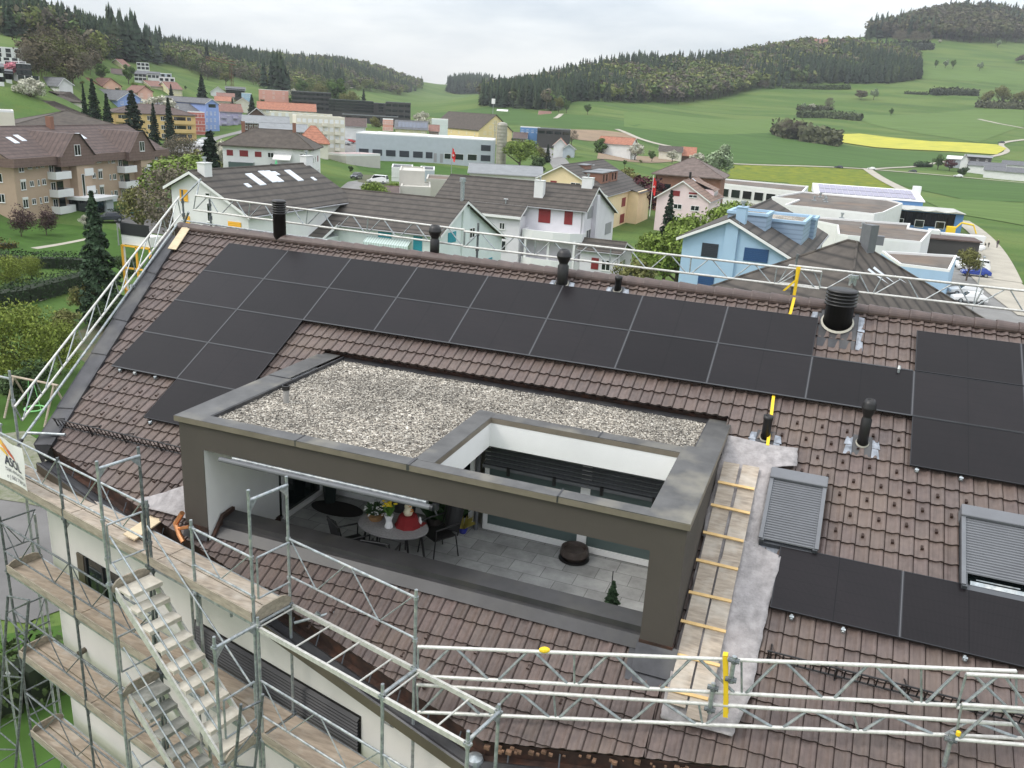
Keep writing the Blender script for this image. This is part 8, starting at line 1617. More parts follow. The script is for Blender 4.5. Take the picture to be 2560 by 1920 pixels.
# meadow trees and copses on the right-hand hillside
for kd, lb, x, yb, yt, wx in [('round', 'small round tree alone on the valley meadow', 1480-0, 0, 0, 0)][:0]: pass
for kd, lb, cv, x, yb, yt, wx in [('round', 'small round tree alone on the left meadow under the wood', Z2, 1480, 302, 248, 1.1), ('round', 'round tree touching the wood edge above the far farmhouse', Z2, 1362, 295, 225, .8), ('olive', 'olive tree at the wood edge above the far farmhouse', Z2, 1320, 290, 205, .8), ('bare', 'brown tree at the left end of the copse beside the rapeseed', Z3, 895, 765, 655, 1.0), ('bare', 'brown tree left of centre in the copse beside the rapeseed', Z3, 960, 770, 670, 1.1), ('bare', 'thin brown tree right of centre in the copse beside the rapeseed', Z3, 1075, 775, 700, .9), ('round', 'tiny round tree alone on the middle meadow', Z3, 1475, 642, 600, 1.0),
    ('blossom', 'white blossoming bush in the upper meadow copse', Z3, 1040, 610, 572, 1.4), ('pear', 'pale tree at the left of the upper meadow copse', Z3, 990, 610, 565, 1.0), ('bare', 'brown tree at the right of the upper meadow copse', Z3, 1130, 608, 540, .9), ('scrub', 'brown bushes left of the white tree below the wood', Z3, 1310, 552, 495, 1.2), ('pear', 'white-green tree in the copse below the wood', Z3, 1380, 552, 485, 1.0), ('round', 'leftmost of three trees in a row on the upper right meadow', Z3, 1722, 376, 335, .9), ('pear', 'white middle tree of three in a row on the upper right meadow', Z3, 1775, 378, 325, .9), ('round', 'rightmost of three trees in a row on the upper right meadow', Z3, 1818, 382, 335, .9), ('pear', 'white tree alone right of the row of three', Z3, 1965, 392, 338, .9), ('blossom', 'white bush under the bare wood, upper right', Z3, 1745, 240, 218, 1.4), ('pear', 'pale tree alone near the upper right edge', Z3, 2065, 264, 218, .9), ('bare', 'bare grey tree leaving the wood at the upper meadow', Z3, 1520, 262, 170, 1.1), ('bare', 'second bare grey tree on the upper meadow', Z3, 1600, 262, 175, 1.1), ('bare', 'bare grey tree right of the second on the upper meadow', Z3, 1660, 258, 180, 1.0),
    ('olive', 'leftmost olive tree of the copse at the right edge', Z3, 2000, 590, 500, 1.0), ('olive', 'tall olive tree of the copse at the right edge', Z3, 2080, 592, 475, 1.0), ('olive', 'olive tree cut by the right edge in the copse', Z3, 2170, 595, 505, 1.1), ('scrub', 'brown bush at the right edge below the top wood', Z3, 2195, 348, 300, 1.4), ('bare', 'dead trunk tree standing on the left hill ridge', Z1, 617, 170, 80, .7), ('bare', 'second thin tree standing on the left hill ridge', Z1, 515, 110, 40, .6), ('darkspruce', 'dark spruce apart from the wood, behind the crane', Z1, 1150, 405, 260, .9), ('olive', 'bushy tree below the left meadow road', Z1, 1250, 470, 400, 1.3)]:
    X_, Yb = cv(x, yb); _, Yt = cv(x, yt); treepx(kd, lb, X_, Yb, Yt, wx)
hedge('dark bushy copse base running up to the rapeseed field', [Z3(*p) for p in [(870, 745), (960, 772), (1060, 785), (1190, 806)]], 14, 5, (.075, .08, .04), 11, 'copse', 5)
hedge('long low hedge on the middle meadow above the copse', [Z3(*p) for p in [(965, 650), (1100, 650), (1250, 662), (1310, 668)]], 7, 4, (.07, .09, .04), 12, dens_=5); hedge('short hedge under the upper meadow copse', [Z3(*p) for p in [(960, 610), (1060, 610), (1145, 608)]], 6, 2.5, (.075, .10, .045), 13, dens_=5)
hedge('hedge line right on the upper meadow', [Z3(*p) for p in [(1700, 525), (1800, 522), (1955, 528)]], 8, 4, (.045, .055, .03), 14, dens_=4); hedge('hedge line left on the upper meadow', [Z3(*p) for p in [(1550, 518), (1680, 524)]], 4, 1.5, (.045, .055, .03), 15, dens_=5); hedge('hedge below the wood on the slope', [Z3(*p) for p in [(880, 488), (1000, 490), (1250, 492)]], 6, 3, (.05, .05, .03), 16, dens_=4)
hedge('low copse hedge at the right edge of the meadow', [Z3(*p) for p in [(1950, 590), (2080, 598), (2230, 604)]], 9, 4, (.08, .085, .045), 17, 'copse', 4); hedge('dark belt under the bare grey trees', [Z3(*p) for p in [(1475, 270), (1600, 272), (1700, 268)]], 12, 5, (.03, .04, .025), 18, dens_=3)
# filler trees between the houses, nothing tells them apart
fr_ = random.Random(21); nfil = 0
for (x, y) in [(690, 330), (745, 345), (640, 300), (610, 310), (720, 300), (560, 290), (580, 262), (600, 255), (655, 258), (690, 252), (730, 262), (500, 285), (450, 262), (300, 235), (330, 222), (360, 228), (210, 215), (180, 205), (150, 190), (420, 215), (470, 225), (530, 238), (560, 240), (120, 180), (100, 170), (250, 200), (880, 345), (1110, 330), (1130, 345), (1240, 350), (1300, 372), (1340, 385), (860, 325), (830, 318), (800, 300), (770, 292), (960, 300), (1000, 312), (1290, 360), (1380, 392), (1250, 375), (1420, 400), (640, 420), (880, 430), (940, 420), (1560, 415), (1600, 410), (1620, 392), (1440, 380), (1180, 310)]:
    t = treepx(['round', 'olive', 'bare', 'darkbush', 'lime'][nfil % 5], 'small garden tree or bush between the village houses', x+fr_.uniform(-6, 6), y, y-fr_.uniform(9, 17), fr_.uniform(.9, 1.3), group='garden trees between the village houses', name='garden_tree', cat='tree'); nfil += 1
drape('asphalt_yard', [(-80, 1130), (60, 1150), (250, 1330), (230, 1500), (60, 1560), (-80, 1540)], m_asphd, .05); drape('paving_grid', [(-80, 1100), (60, 1080), (175, 1150), (190, 1290), (60, 1260), (-80, 1240)], mat('grass_pavers', (.22, .21, .17), .95, noise=(2.5, .4), col2=(.10, .12, .05)), .08)
# ================================================================ terrace furniture
tz = ZF+.74
tb = thing('garden_table', 'oval grey stone-look table on the terrace with flowers on it', 'table', (-6.45, 12.0, ZF))
def obm(mb, name, m, t, **k): return mb.build(name, m, t, off=t.location, **k)
b = MB(); b.lathe([(.02, -.035), (.97, -.035), (1.0, -.015), (1.0, 0), (.02, 0)], (-6.45, 12.0, tz), 36, .66, .46); obm(b, 'table_top', mat('stone_top', (.27, .26, .26), .6, noise=(30, .2)), tb)
for sx_, sy_ in ((-.5, -.28), (.5, -.28), (-.5, .28), (.5, .28)): b = MB(); b.tube((-6.45+sx_*.8, 12+sy_*.9, tz-.03), (-6.45+sx_, 12+sy_, ZF), .02, 6); obm(b, 'leg', m_black, tb)
def chair(label, x, y, rz, first=[None]):
    if first[0] is not None: return dup(first[0], (x, y, ZF), rz, label)
    t = thing('garden_chair', label, 'chair', (x, y, ZF), rz, 'black mesh chairs round the terrace table')
    b = MB(); b.box((-.24, -.22, .42), (.24, .24, .44)); b.build('seat', m_black, t); b = MB(); b.grid([[(-.24+.48*i/6, -.24-.10*j/5+.04*cos(i-3), .46+.46*j/5-(.05 if j == 5 and i in (0, 6) else 0)) for i in range(7)] for j in range(6)]); b.build('backrest', mat('black_mesh', (.03, .03, .03), .7), t)
    b = MB(); 
    for s_ in (-.25, .25): b.tube((s_, -.24, .42), (s_, -.36, .92), .014, 6); b.tube((s_, -.30, .66), (s_, .22, .64), .016, 6); b.tube((s_, .22, .64), (s_*.9, .20, .42), .013, 6)
    b.tube((-.25, -.36, .92), (.25, -.36, .92), .014, 6); b.build('armrest_frame', m_black, t)
    for sx_, sy_ in ((-.23, -.22), (.23, -.22), (-.23, .22), (.23, .22)): b = MB(); b.tube((sx_, sy_, .42), (sx_*1.12, sy_*1.25, 0), .013, 6); b.build('leg', m_black, t)
    first[0] = t; return t
chair('black mesh chair at the near left of the oval table', -7.05, 11.62, -.6); chair('black mesh chair at the near side of the oval table, back to the roof edge', -6.32, 11.38, .15); chair('black mesh chair at the far right of the oval table', -5.85, 12.62, 2.6); chair('black mesh chair behind the oval table, mostly hidden by flowers', -6.75, 12.72, 3.3)
rr = random.Random(4)
def blooms(mb, c, n, rad, r, z0, z1, flat=.7):
    for i in range(n): a, q = rr.uniform(0, 6.28), rad*sqrt(rr.random()); mb.lathe([(.2*r, -r*.3), (r, 0), (.3*r, r*.4)], (c[0]+q*cos(a), c[1]+q*sin(a), c[2]+rr.uniform(z0, z1)), 6)
def grassy(mb, c, n, rad, h, w=.012, lean=.4):
    for i in range(n): a = rr.uniform(0, 6.28); p = np.array(c)+np.array([cos(a), sin(a), 0])*rr.uniform(0, rad*.3); q = p+np.array([cos(a)*rad*rr.uniform(.4, 1), sin(a)*rad*rr.uniform(.4, 1), h*rr.uniform(.5, 1)]); k = np.array([-sin(a), cos(a), 0])*w; m2 = (p+q)/2+np.array([0, 0, h*.18]); mb.add([p-k, p+k, m2+k, q, m2-k], [(0, 1, 2, 3, 4)])
c = np.array([-6.83, 12.05, tz]); t = thing('flower_basket', 'wicker basket of small white flowers on the oval table', 'flower basket', tuple(c)); b = MB(); b.lathe([(.11, 0), (.16, .10), (.15, .10)], c, 14); obm(b, 'basket', mat('wicker', (.30, .17, .07), .8), t); b = MB(); blooms(b, c, 70, .22, .020, .16, .30); obm(b, 'flower', m_shW2, t); b = MB(); grassy(b, c+(0, 0, .1), 130, .22, .2, .015); obm(b, 'leaves', mat('dark_leaves', (.03, .07, .02), .7), t); b = MB(); blooms(b, c, 9, .2, .02, .08, .16); obm(b, 'berry', m_shR, t)
c = np.array([-6.48, 11.90, tz]); t = thing('daffodil_vase', 'white faceted vase with yellow daffodils on the oval table', 'vase', tuple(c)); b = MB(); b.lathe([(.075, 0), (.08, .02), (.05, .12), (.085, .24), (.075, .24), (.05, .2)], c, 8); obm(b, 'vase', m_shW2, t); b = MB(); grassy(b, c+(0, 0, .22), 34, .12, .26, .008); obm(b, 'stem', mat('fresh_leaves', (.08, .18, .03), .6), t); b = MB(); blooms(b, c, 16, .13, .034, .42, .50); obm(b, 'flower', m_shY if False else mat('daffodil', (.85, .62, .03), .6), t)
c = np.array([-6.22, 12.12, tz]); t = thing('red_cloth', 'red cloth draped over a small stand on the oval table', 'cloth', tuple(c)); b = MB(); b.lathe([(.24, .0), (.20, .06), (.17, .16), (.15, .2), (.02, .205)], c, 9); obm(b, 'fabric', mat('red_cloth', (.20, .008, .01), .85), t)
c = c+(0, 0, .205); t = thing('angel_statuette', 'cream statuette decorated with flowers standing on the red cloth', 'statuette', tuple(c)); b = MB(); b.lathe([(.07, 0), (.085, .05), (.06, .12), (.07, .17), (.045, .2), (.055, .24), (.045, .29), (.01, .31)], c, 14); obm(b, 'figure', mat('cream_ceramic', (.65, .58, .42), .4), t); b = MB(); blooms(b, c+(.05, .0, 0), 10, .05, .025, .05, .2); obm(b, 'trim', mat('orange_trim', (.55, .2, .04), .6), t)
c = np.array([-6.05, 12.25, tz]); t = thing('white_figurine', 'small white bird figurine on a red napkin on the oval table', 'figurine', tuple(c)); b = MB(); b.lathe([(.03, 0), (.04, .04), (.025, .09), (.022, .12), (.005, .14)], c, 10); obm(b, 'bird', m_shW2, t); b = MB(); b.add([c+(-.1, -.06, .003), c+(.09, -.09, .003), c+(.1, .08, .003), c+(-.07, .09, .003)], [(0,1,2,3)]); obm(b, 'napkin', m_shR, t)
def potplant(label, c, pr, ph, potm, n, rad, h, lm, name='potted_plant'):
    t = thing(name, label, 'potted plant', tuple(c)); c = np.array(c, float); b = MB(); b.lathe([(pr*.7, 0), (pr, ph*.6), (pr*1.03, ph), (pr*.85, ph), (pr*.8, ph*.85)], c, 16); obm(b, 'pot', potm, t); b = MB(); grassy(b, c+(0, 0, ph*.8), n, rad, h, .014); obm(b, 'leaves', lm, t)
m_terr = mat('dark_pot', (.06, .05, .045), .7)
potplant('dark green arching plant in a bowl by the terrace door', (-6.08, 13.62, ZF), .2, .16, m_terr, 150, .42, .55, mat('dark_leaves', (.03, .07, .02), .7)); potplant('yellowish grass in a small blue pot by the terrace door', (-5.78, 13.58, ZF), .09, .12, mat('blue_pot', (.03, .04, .30), .3), 70, .24, .28, mat('straw_leaves', (.36, .30, .06), .7)); potplant('potted plant in the shade behind the oval table', (-6.35, 13.5, ZF), .16, .25, m_terr, 90, .4, .6, mat('dark_leaves', (.03, .07, .02), .7))
c = np.array([-3.53, 13.58, ZF]); t = thing('planter_bowl', 'round dark brown planter bowl on a saucer by the terrace door', 'planter', tuple(c)); b = MB(); b.lathe([(.26, 0), (.29, .02), (.27, .03)], c, 24); obm(b, 'saucer', m_black, t); b = MB(); b.lathe([(.2, .03), (.27, .12), (.25, .24), (.22, .24), (.2, .17), (.02, .17)], c, 24); obm(b, 'bowl', mat('brown_glaze', (.055, .042, .035), .45, noise=(8, .3)), t)
tree('spruce', 'small dwarf conifer with a cane on the terrace behind the parapet', (-2.33, 11.55, ZF), .95, 1.15, name='dwarf_conifer', cat='plant'); b = MB(); b.tube((-2.36, 11.55, ZF+.5), (-2.36, 11.55, ZF+1.12), .008, 5); cn_ = thing('plant_cane', 'thin cane standing in the dwarf conifer', 'cane', (-2.36, 11.55, ZF)); obm(b, 'stick', m_black, cn_)
t = thing('door_mat', 'dark half-round mat in the left terrace corner', 'mat', (-8.45, 13.35, ZF)); b = MB(); b.lathe([(.02, .003), (.5, .003), (.5, .012), (.02, .012)], (-8.45, 13.35, ZF), 24, 1.15, .6); obm(b, 'mat', mat('mat_fibre', (.02, .017, .015), .95), t)
t = thing('waste_bin', 'dark bin standing in the left terrace corner on the mat', 'bin', (-8.75, 13.55, ZF)); b = MB(); b.lathe([(.13, 0), (.17, .42), (.18, .44), (.14, .44)], (-8.75, 13.55, ZF+.012), 4); obm(b, 'bin', mat('bin_green', (.02, .03, .028), .5), t)
# ================================================================ vehicles
def car(label, P, yaw, col, group=None, van=False, name='parked_car'):
    t = thing(name, label, 'van' if van else 'car', tuple(P), radians(yaw), group); b = MB(); L, Wd, H = (4.9, 1.95, 1.95) if van else (4.3, 1.78, 1.46)
    side = [(0, .35), (.05, .75), (.9 if not van else .5, .92), (1.35 if not van else 1.0, .97 if not van else 1.1), (2.0, H) if not van else (1.6, H), (3.4 if not van else 4.6, H-.02), (4.1 if not van else 4.85, 1.0), (L, .85), (L, .35)]
    vs = []; 
    for y, k in ((-1, 0), (1, 0)):
        for x, z in side: w_ = Wd/2*(1 if z < 1.0 else .82); vs.append((x-L/2, y*w_, z))
    n = len(side); b.add(vs, [tuple(range(n)), tuple(range(n, 2*n))[::-1]]+[(i, i+n, (i+1) % n+n, (i+1) % n) for i in range(n)]); b.build('body', mat('paint_%s' % ('%.2f_%.2f_%.2f' % col).replace('.', ''), col, .25, spec=.6), t, bevel=.05)
    g = MB(); x0 = side[3][0]-L/2; z1 = H-.08; h0 = 1.0 if not van else 1.15
    for s_ in (-1, 1): g.add([(x0+.25, s_*Wd/2*.90, h0), (side[6][0]-L/2-.25, s_*Wd/2*.90, h0), (side[5][0]-L/2-.05, s_*Wd/2*.835, z1), (side[4][0]-L/2+.1, s_*Wd/2*.835, z1)], [(0,1,2,3)])
    a_, c_ = side[3], side[4]; g.add([(a_[0]-L/2+.02, -.7, a_[1]+.06), (a_[0]-L/2+.02, .7, a_[1]+.06), (c_[0]-L/2-.06, .62, c_[1]-.04), (c_[0]-L/2-.06, -.62, c_[1]-.04)], [(0,1,2,3)]); a_, c_ = side[6], side[5]; g.add([(a_[0]-L/2+.02, -.7, a_[1]+.08), (a_[0]-L/2+.02, .7, a_[1]+.08), (c_[0]-L/2+.08, .62, c_[1]-.05), (c_[0]-L/2+.08, -.62, c_[1]-.05)], [(0,1,2,3)]); g.build('windows', m_glass, t)
    for x in (-L/2+.85, L/2-.8):
        for s_ in (-1, 1): w = MB(); w.tube((x, s_*(Wd/2-.2), .32), (x, s_*(Wd/2+.01), .32), .32, 14); wo_ = w.build('wheel', m_black, t); w = MB(); w.tube((x, s_*(Wd/2+.012), .32), (x, s_*(Wd/2+.02), .32), .2, 10); w.build('rim', m_galv, wo_)
    for s_ in (-1, 1): w = MB(); w.box((-L/2-.005, s_*.55-.17, .62), (-L/2+.06, s_*.55+.17, .74)); w.build('headlight', m_pvc, t)
    return t
def carpx(label, x, y, yaw, col, **k):
    P = onter([x], [y])[0]; return car(label, (P[0], P[1], float(gz(P[0], P[1]))+.12), yaw, col, **k)
wht, blu, dk, red, sil, teal = (.75, .75, .74), (.02, .05, .28), (.03, .035, .045), (.4, .03, .03), (.42, .44, .46), (.02, .20, .24)
CR = c7(1650, 1545); carpx('dark blue parked car beside the white van, right', 2437, 692, 5, blu); carpx('white van parked behind the dark blue car', 2430, 678, 5, wht, van=True, name='parked_van'); z5 = lambda x, y: (1400+x*.5244, 500+y*.5244)
carpx('nearer white estate car on the right car park', *z5(1945, 492), 12, wht); carpx('farther white car on the right car park', *z5(1925, 455), 12, wht); carpx('white car half hidden behind the light blue annexe', *c7(1480, 1425), 80, wht)
for q in [('dark car driving left on the meadow road', 240, 388, dk), ('white car at the meadow road junction', 588, 404, wht), ('black car right of the road junction', 1025, 432, dk), ('white car driving on the meadow road toward the right', 1510, 482, wht), ('dark green vehicle on the road above the rapeseed', 1968, 122, dk)]: carpx(q[0], *c7(q[1], q[2]), -8, q[3], name='driving_car')
carpx('teal car on the parking of the tan block', *c2_(1515, 885), 100, teal); carpx('dark car right of the teal car', *c2_(1610, 905), 100, dk); carpx('dark car behind the tall spruce on the same parking', *c2_(1160, 960), 60, dk)
for q in [('white car below the ochre house balconies, nearest of three', 2090, 1145, wht), ('white car below the ochre house balconies, middle of three', 2140, 1115, wht), ('silver car below the ochre house balconies, farthest of three', 2165, 1085, sil)]: carpx(q[0], *c1(q[1], q[2]), 10, q[3])
carpx('dark car by the vegetable garden', *c4(133, 925), 100, dk); carpx('white van cut by the roof beside the vegetable garden', *c4(360, 975), 10, wht, van=True, name='parked_van'); carpx('silver car by the cream-white block', *c4(15, 560), 10, sil); carpx('red car by the cream-white block', *c4(60, 545), 10, red); carpx('red delivery van at the workshop yard', *c4(2090, 540), 80, red, van=True, name='parked_van'); carpx('white car at the workshop yard', *c4(2030, 575), 70, wht)
carpx('white car by the orange-roofed villa', *c5(1100, 240), 10, wht)
# lorry bed and yellow digger arm
P = onter([c7(1520, 1225)[0]], [c7(1520, 1225)[1]])[0]; P = np.array([P[0], P[1], float(gz(P[0], P[1]))]); lo = thing('tipper_lorry', 'lorry with a pale grey tipper body beside the brown-roofed shed', 'lorry', tuple(P), radians(4)); b = MB(); b.add([(-4, -1.2, 1.1), (4, -1.2, 1.1), (4.3, -1.35, 2.6), (-4, -1.35, 2.6), (-4, 1.2, 1.1), (4, 1.2, 1.1), (4.3, 1.35, 2.6), (-4, 1.35, 2.6), (-4, -1.2, 2.5), (4, -1.2, 2.5), (4, 1.2, 2.5), (-4, 1.2, 2.5)], [(0,1,2,3), (5,4,7,6), (1,5,6,2), (4,0,3,7), (0,4,5,1)]); b.build('tipper_body', m_shW2, lo); b = MB(); b.box((-4.0, -1.0, .7), (4.0, 1.0, 1.05)); b.build('chassis', m_black, lo)
for x in (-2.8, -1.4, 2.8):
    for s_ in (-1, 1): b = MB(); b.tube((x, s_*.9, .55), (x, s_*1.25, .55), .55, 14); b.build('wheel', m_black, lo)
b = MB(); b.box((-6.2, -1.2, .8), (-4.2, 1.2, 3.1)); b.build('cab', m_shW2, lo)
P = onter([c7(1470, 1120)[0]], [c7(1470, 1120)[1]])[0]; P = np.array([P[0], P[1]+1, float(gz(P[0], P[1]))]); dg = thing('mini_digger', 'yellow digger with its arm raised behind the tipper lorry', 'digger', tuple(P)); b = MB(); b.box((-1.8, -.8, .5), (0, .8, 2.2)); b.build('cab', m_yellow, dg); b = MB(); b.box((-2.0, -1, 0), (.4, 1, .5)); b.build('track', m_black, dg); b = MB(); b.tube((-.6, 0, 1.2), (1.0, 0, 3.2), .2, 6); b.tube((1.0, 0, 3.2), (3.4, 0, 2.9), .2, 6); b.tube((3.4, 0, 2.9), (4.3, 0, 1.1), .16, 6); b.build('arm', m_yellow, dg)
# ================================================================ people and a dog on the field road
def person(label, px_, py_, h, top, leg, stride=.25, arm=.1, face=0):
    P = onter([px_], [py_])[0]; P = (P[0], P[1], float(gz(P[0], P[1]))+.16); t = thing('person', label, 'person', P, face); k = h/1.75; m = bpy.data.meshes.new('body')
    V = [(0,0,.95),(0,0,1.2),(0,0,1.43),(0,.01,1.53),(0,.02,1.66),(.10,0,.90),(.11,stride*.6,.50),(.11,stride-.1,.08),(.11,stride+.06,.03),(-.10,0,.90),(-.11,-stride*.3,.50),(-.11,-stride-.08,.09),(-.11,-stride+.06,.03),(.19,0,1.40),(.25,-arm*.6,1.14),(.25,arm*.7,.90),(-.19,0,1.40),(-.25,arm*.8,1.14),(-.25,arm*1.8,.91),(.26,arm*.9,.82),(-.26,arm*2,.83)]
    E = [(0,1),(1,2),(2,3),(3,4),(0,5),(5,6),(6,7),(7,8),(0,9),(9,10),(10,11),(11,12),(2,13),(13,14),(14,15),(2,16),(16,17),(17,18),(15,19),(18,20)]; Rd = [.14,.14,.13,.055,.10,.09,.065,.05,.035,.09,.065,.05,.035,.06,.045,.035,.06,.045,.035,.03,.03]
    m.from_pydata([(x*k, y*k, z*k) for x, y, z in V], E, []); o = bpy.data.objects.new('body', m); SC.collection.objects.link(o); o.parent = t; sm = o.modifiers.new('skin', 'SKIN'); 
    for i, r in enumerate(Rd): m.skin_vertices[0].data[i].radius = (r*k, r*k)
    m.skin_vertices[0].data[0].use_root = True; o.modifiers.new('sub', 'SUBSURF').levels = 1
    def dress(nt, b_, tc_):
        sx = nt.nodes.new('ShaderNodeSeparateXYZ'); nt.links.new(tc_.outputs['Object'], sx.inputs[0]); r = nt.nodes.new('ShaderNodeValToRGB'); r.color_ramp.interpolation = 'CONSTANT'; mrr = nt.nodes.new('ShaderNodeMath'); mrr.operation = 'DIVIDE'; mrr.inputs[1].default_value = h*1.05; nt.links.new(sx.outputs['Z'], mrr.inputs[0]); e = r.color_ramp.elements; e[0].color = (.02, .02, .02, 1); e[1].position = .06; e[1].color = (*leg, 1)
        for ps, c__ in ((.52, top), (.815, (.45, .28, .20)), (.90, (.05, .03, .02))): q = e.new(ps); q.color = (*c__, 1)
        nt.links.new(mrr.outputs[0], r.inputs[0]); nt.links.new(r.outputs[0], b_.inputs['Base Color'])
    m.materials.append(mat('clothes_%d' % int(px_), (.1, .1, .1), .9, extra=dress)); return t
person('person in dark clothes walking away on the field road, right one', *c7(1920, 1240), 1.78, (.05, .03, .04), (.06, .04, .06)); person('person in black walking on the left side of the field road', *c7(1828, 1238), 1.2, (.03, .03, .03), (.03, .03, .03), .2)
P = onter([c7(1798, 1215)[0]], [c7(1798, 1215)[1]])[0]; t = thing('dog', 'small dark dog on the verge left of the walkers', 'dog', tuple(P)); m = bpy.data.meshes.new('body'); m.from_pydata([(0,-.25,.42),(0,.2,.42),(0,.32,.52),(0,.42,.62),(0,.52,.58),(.08,.2,.2),(.08,.22,0),(-.08,.2,.2),(-.08,.22,0),(.08,-.28,.22),(.08,-.24,0),(-.08,-.28,.22),(-.08,-.24,0),(0,-.42,.55)], [(0,1),(1,2),(2,3),(3,4),(1,5),(5,6),(1,7),(7,8),(0,9),(9,10),(0,11),(11,12),(0,13)], []); m.materials.append(m_black); o = bpy.data.objects.new('body', m); SC.collection.objects.link(o); o.parent = t; o.modifiers.new('skin', 'SKIN')
for i, r in enumerate([.11,.13,.07,.08,.04,.04,.03,.04,.03,.045,.03,.045,.03,.02]): m.skin_vertices[0].data[i].radius = (r, r)
# ================================================================ poles, flags, masts, small street things
def pole(name, label, cat, P, h, r, m, extra=None): 
    t = thing(name, label, cat, tuple(P)); b = MB(); b.tube((0, 0, -.5), (0, 0, h), r, 8, r*.7); b.build('pole', m, t)
    if extra: extra(t)
    return t
def flagx(h, w, f=1.2):
    def g(t):
        b = MB(); rows = [[(.05+.15*sin(j*1.1)+.10*j, .12*sin(j*.9+i), h-.2-f*1.6*i/6-.12*j) for j in range(7)] for i in range(7)]; b.grid(rows); b.build('cloth', mat('flag_red', (.62, .02, .02), .8), t, smooth=True)
        for dy in (-.03, .03): b = MB(); q = np.array([.05+.15*sin(3.3)+.3, dy+.12*sin(2.7+3), h-.2-f*.8-.36]); b.box(q-(.22, .005, .07), q+(.22, .005, .07)); b.box(q-(.07, .005, .24), q+(.07, .005, .24)); b.build('white_cross', m_pvc, t)
    return g
P = at(*c4(1135, 1060), 165); pole('flag_pole', 'red flag with a white cross left of the pale house roof', 'flag', P, 8.6*.6+3.4, .06, m_galv, flagx(8.4, 1)); P = at(*c5(1380, 870), 172); pole('flag_pole', 'tall white pole with a red flag beside the pink house', 'flag', P, 7.6, .07, m_pvc, flagx(7.4, 1, 1.8))
P = at(*c7(1725, 1605), 108); pole('street_lamp', 'grey street lamp by the dark blue car', 'street lamp', (P[0], P[1], -21.6), 7.2, .07, m_galv, lambda t: MB().box((-.1, -.8, 7.0), (.1, .1, 7.15)).build('lamp_head', m_galv, t)); P = at(*c2_(1250, 1040), 118); pole('short_post', 'plain grey post on the kerb of the left parking', 'post', (P[0], P[1], -20.6), 2.6, .09, m_shG)
P = at(*c4(1580, 300), 436); pole('antenna_mast', 'slim mast with a white antenna box above the yellow farmhouse', 'mast', P, 9.5, .16, m_galv, lambda t: MB().box((-.8, -.5, 8), (.8, .5, 10.5)).build('antenna', m_pvc, t))
P = at(*c3(765, 150), 560); t = thing('tower_crane', 'brown lattice tower crane before the dark wood', 'crane', tuple(P)); b = MB(); Hc, w = 14, .8; m_cr = mat('crane_rust', (.13, .06, .03), .8)
for sx_, sy_ in ((-w, -w), (w, -w), (w, w), (-w, w)): b.tube((sx_, sy_, -3), (sx_, sy_, Hc), .14, 4)
for k in range(6): b.tube((-w, -w, k*2.2), (w, -w, k*2.2+2.2), .09, 4); b.tube((w, w, k*2.2), (-w, w, k*2.2+2.2), .09, 4)
b.build('mast', m_cr, t); b = MB(); b.tube((-20, 0, Hc+2.5), (4, 0, Hc-1), .3, 5); b.tube((-20, 0, Hc+3.6), (4, 0, Hc+1), .22, 5); b.build('jib', m_cr, t)
P = at(*c4(1690, 205), 640); t = thing('polytunnel', 'small white polytunnel on the meadow under the wood', 'polytunnel', tuple(P)); b = MB(); b.grid([[(x, 1.6*cos(a), 1.3*sin(a)) for a in [pi*j/8 for j in range(9)]] for x in (-4.5, 4.5)]); b.build('film', m_pvc, t, smooth=True)
P = NH.plane(*c3(1395, 925), 'f'); t = thing('garden_parasol', 'green folded parasol on the terrace of the hipped white house', 'parasol', (NH.loc[0]+P[0]*cos(yw*0)+.0, NH.loc[1]-1.2, NH.loc[2]+6)); b = MB(); b.tube((0, 0, 0), (0, 0, 2.4), .04, 6); b.build('pole', m_pvc, t); b = MB(); b.lathe([(.45, .9), (.25, 1.8), (.05, 2.5)], (0, 0, 0), 8); b.build('canopy', mat('parasol_green', (.12, .50, .22), .8), t)
t = House('red_terrace_garage', 'garage with a red roof terrace and grey wall right of the hipped white house', 'garage', tuple(onz(*c3(1790, 1075), G0)), 4); t.flat([(0, 0), (6, 0), (11, 13), (4, 13)], 5.4, W_CON, mat('red_deck', (.42, .09, .06), .8), par=.6)
for (x, y, w_, lb) in [(2160, 1240, .5, 'stone'), ]: pass
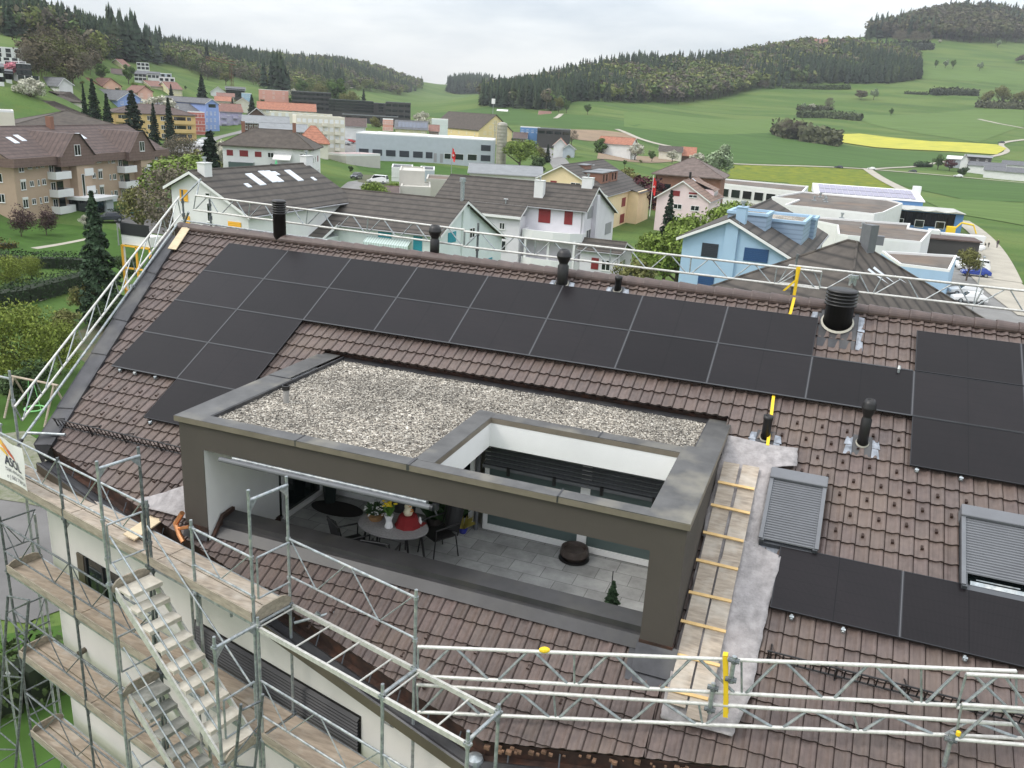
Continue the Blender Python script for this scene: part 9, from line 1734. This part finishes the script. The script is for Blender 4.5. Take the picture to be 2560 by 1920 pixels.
for k_, (x, y) in enumerate([(1400, 1290), (1440, 1282), (1680, 1262), (1720, 1270), (1752, 1258)]):
    P = onter([c7(x, y)[0]], [c7(x, y)[1]])[0]; t = thing('material_bag', ['leftmost pale sack by the shed', 'second pale sack by the shed', 'left white sack under the spring tree', 'middle white sack under the spring tree', 'right white sack under the spring tree'][k_], 'sack', tuple(P)); b = MB(); b.lathe([(.5, 0), (.75, .3), (.7, .8), (.4, 1.0), (.05, 1.0)], (0, 0, 0), 9); b.build('sack', m_shW2 if k_ > 1 else W_CRM, t)
# ---- the air over the valley
b = MB(); b.box((-4300, -4300, float(GZZ.min())-3), (4300, 4300, float(GZZ.max())+45)); m_hz = bpy.data.materials.new('air'); m_hz.use_nodes = True; nt = m_hz.node_tree; nt.nodes.clear(); ov_ = nt.nodes.new('ShaderNodeOutputMaterial'); vo = nt.nodes.new('ShaderNodeVolumePrincipled'); vo.inputs['Density'].default_value = .00011; vo.inputs['Color'].default_value = (.90, .93, .97, 1); vo.inputs['Anisotropy'].default_value = .2; nt.links.new(vo.outputs[0], ov_.inputs['Volume'])
hz_ = b.build('haze', m_hz); tag(hz_, kind='stuff')
# ---- loose pieces of one kind become parts of their own
def split_islands(o):
    me = o.data; n = len(me.vertices); par = list(range(n))
    def fd(i):
        while par[i] != i: par[i] = par[par[i]]; i = par[i]
        return i
    for p in me.polygons:
        v = p.vertices; r = fd(v[0])
        for k in v[1:]: par[fd(k)] = r
    G = {}
    for p in me.polygons: G.setdefault(fd(p.vertices[0]), []).append(tuple(p.vertices))
    if len(G) < 2: return
    for fs in list(G.values()):
        ids = sorted({i for f in fs for i in f}); mp = {i: k for k, i in enumerate(ids)}; m2 = bpy.data.meshes.new(me.name); m2.from_pydata([tuple(me.vertices[i].co) for i in ids], [], [tuple(mp[i] for i in f) for f in fs]); m2.materials.append(me.materials[0])
        c = o.copy(); c.data = m2; SC.collection.objects.link(c)
    bpy.data.objects.remove(o)
for o in list(bpy.data.objects):
    if o.type == 'MESH' and o.name.split('.')[0] in ('end_clamp', 'shutter_rail', 'flashing_strip', 'apron_flashing', 'base_flashing', 'blind_bracket', 'balcony_column', 'solar_collector', 'gutter_hook', 'downpipe', 'roof_light', 'chassis_beam', 'seam_strip', 'cover_strip', 'rail'): split_islands(o)
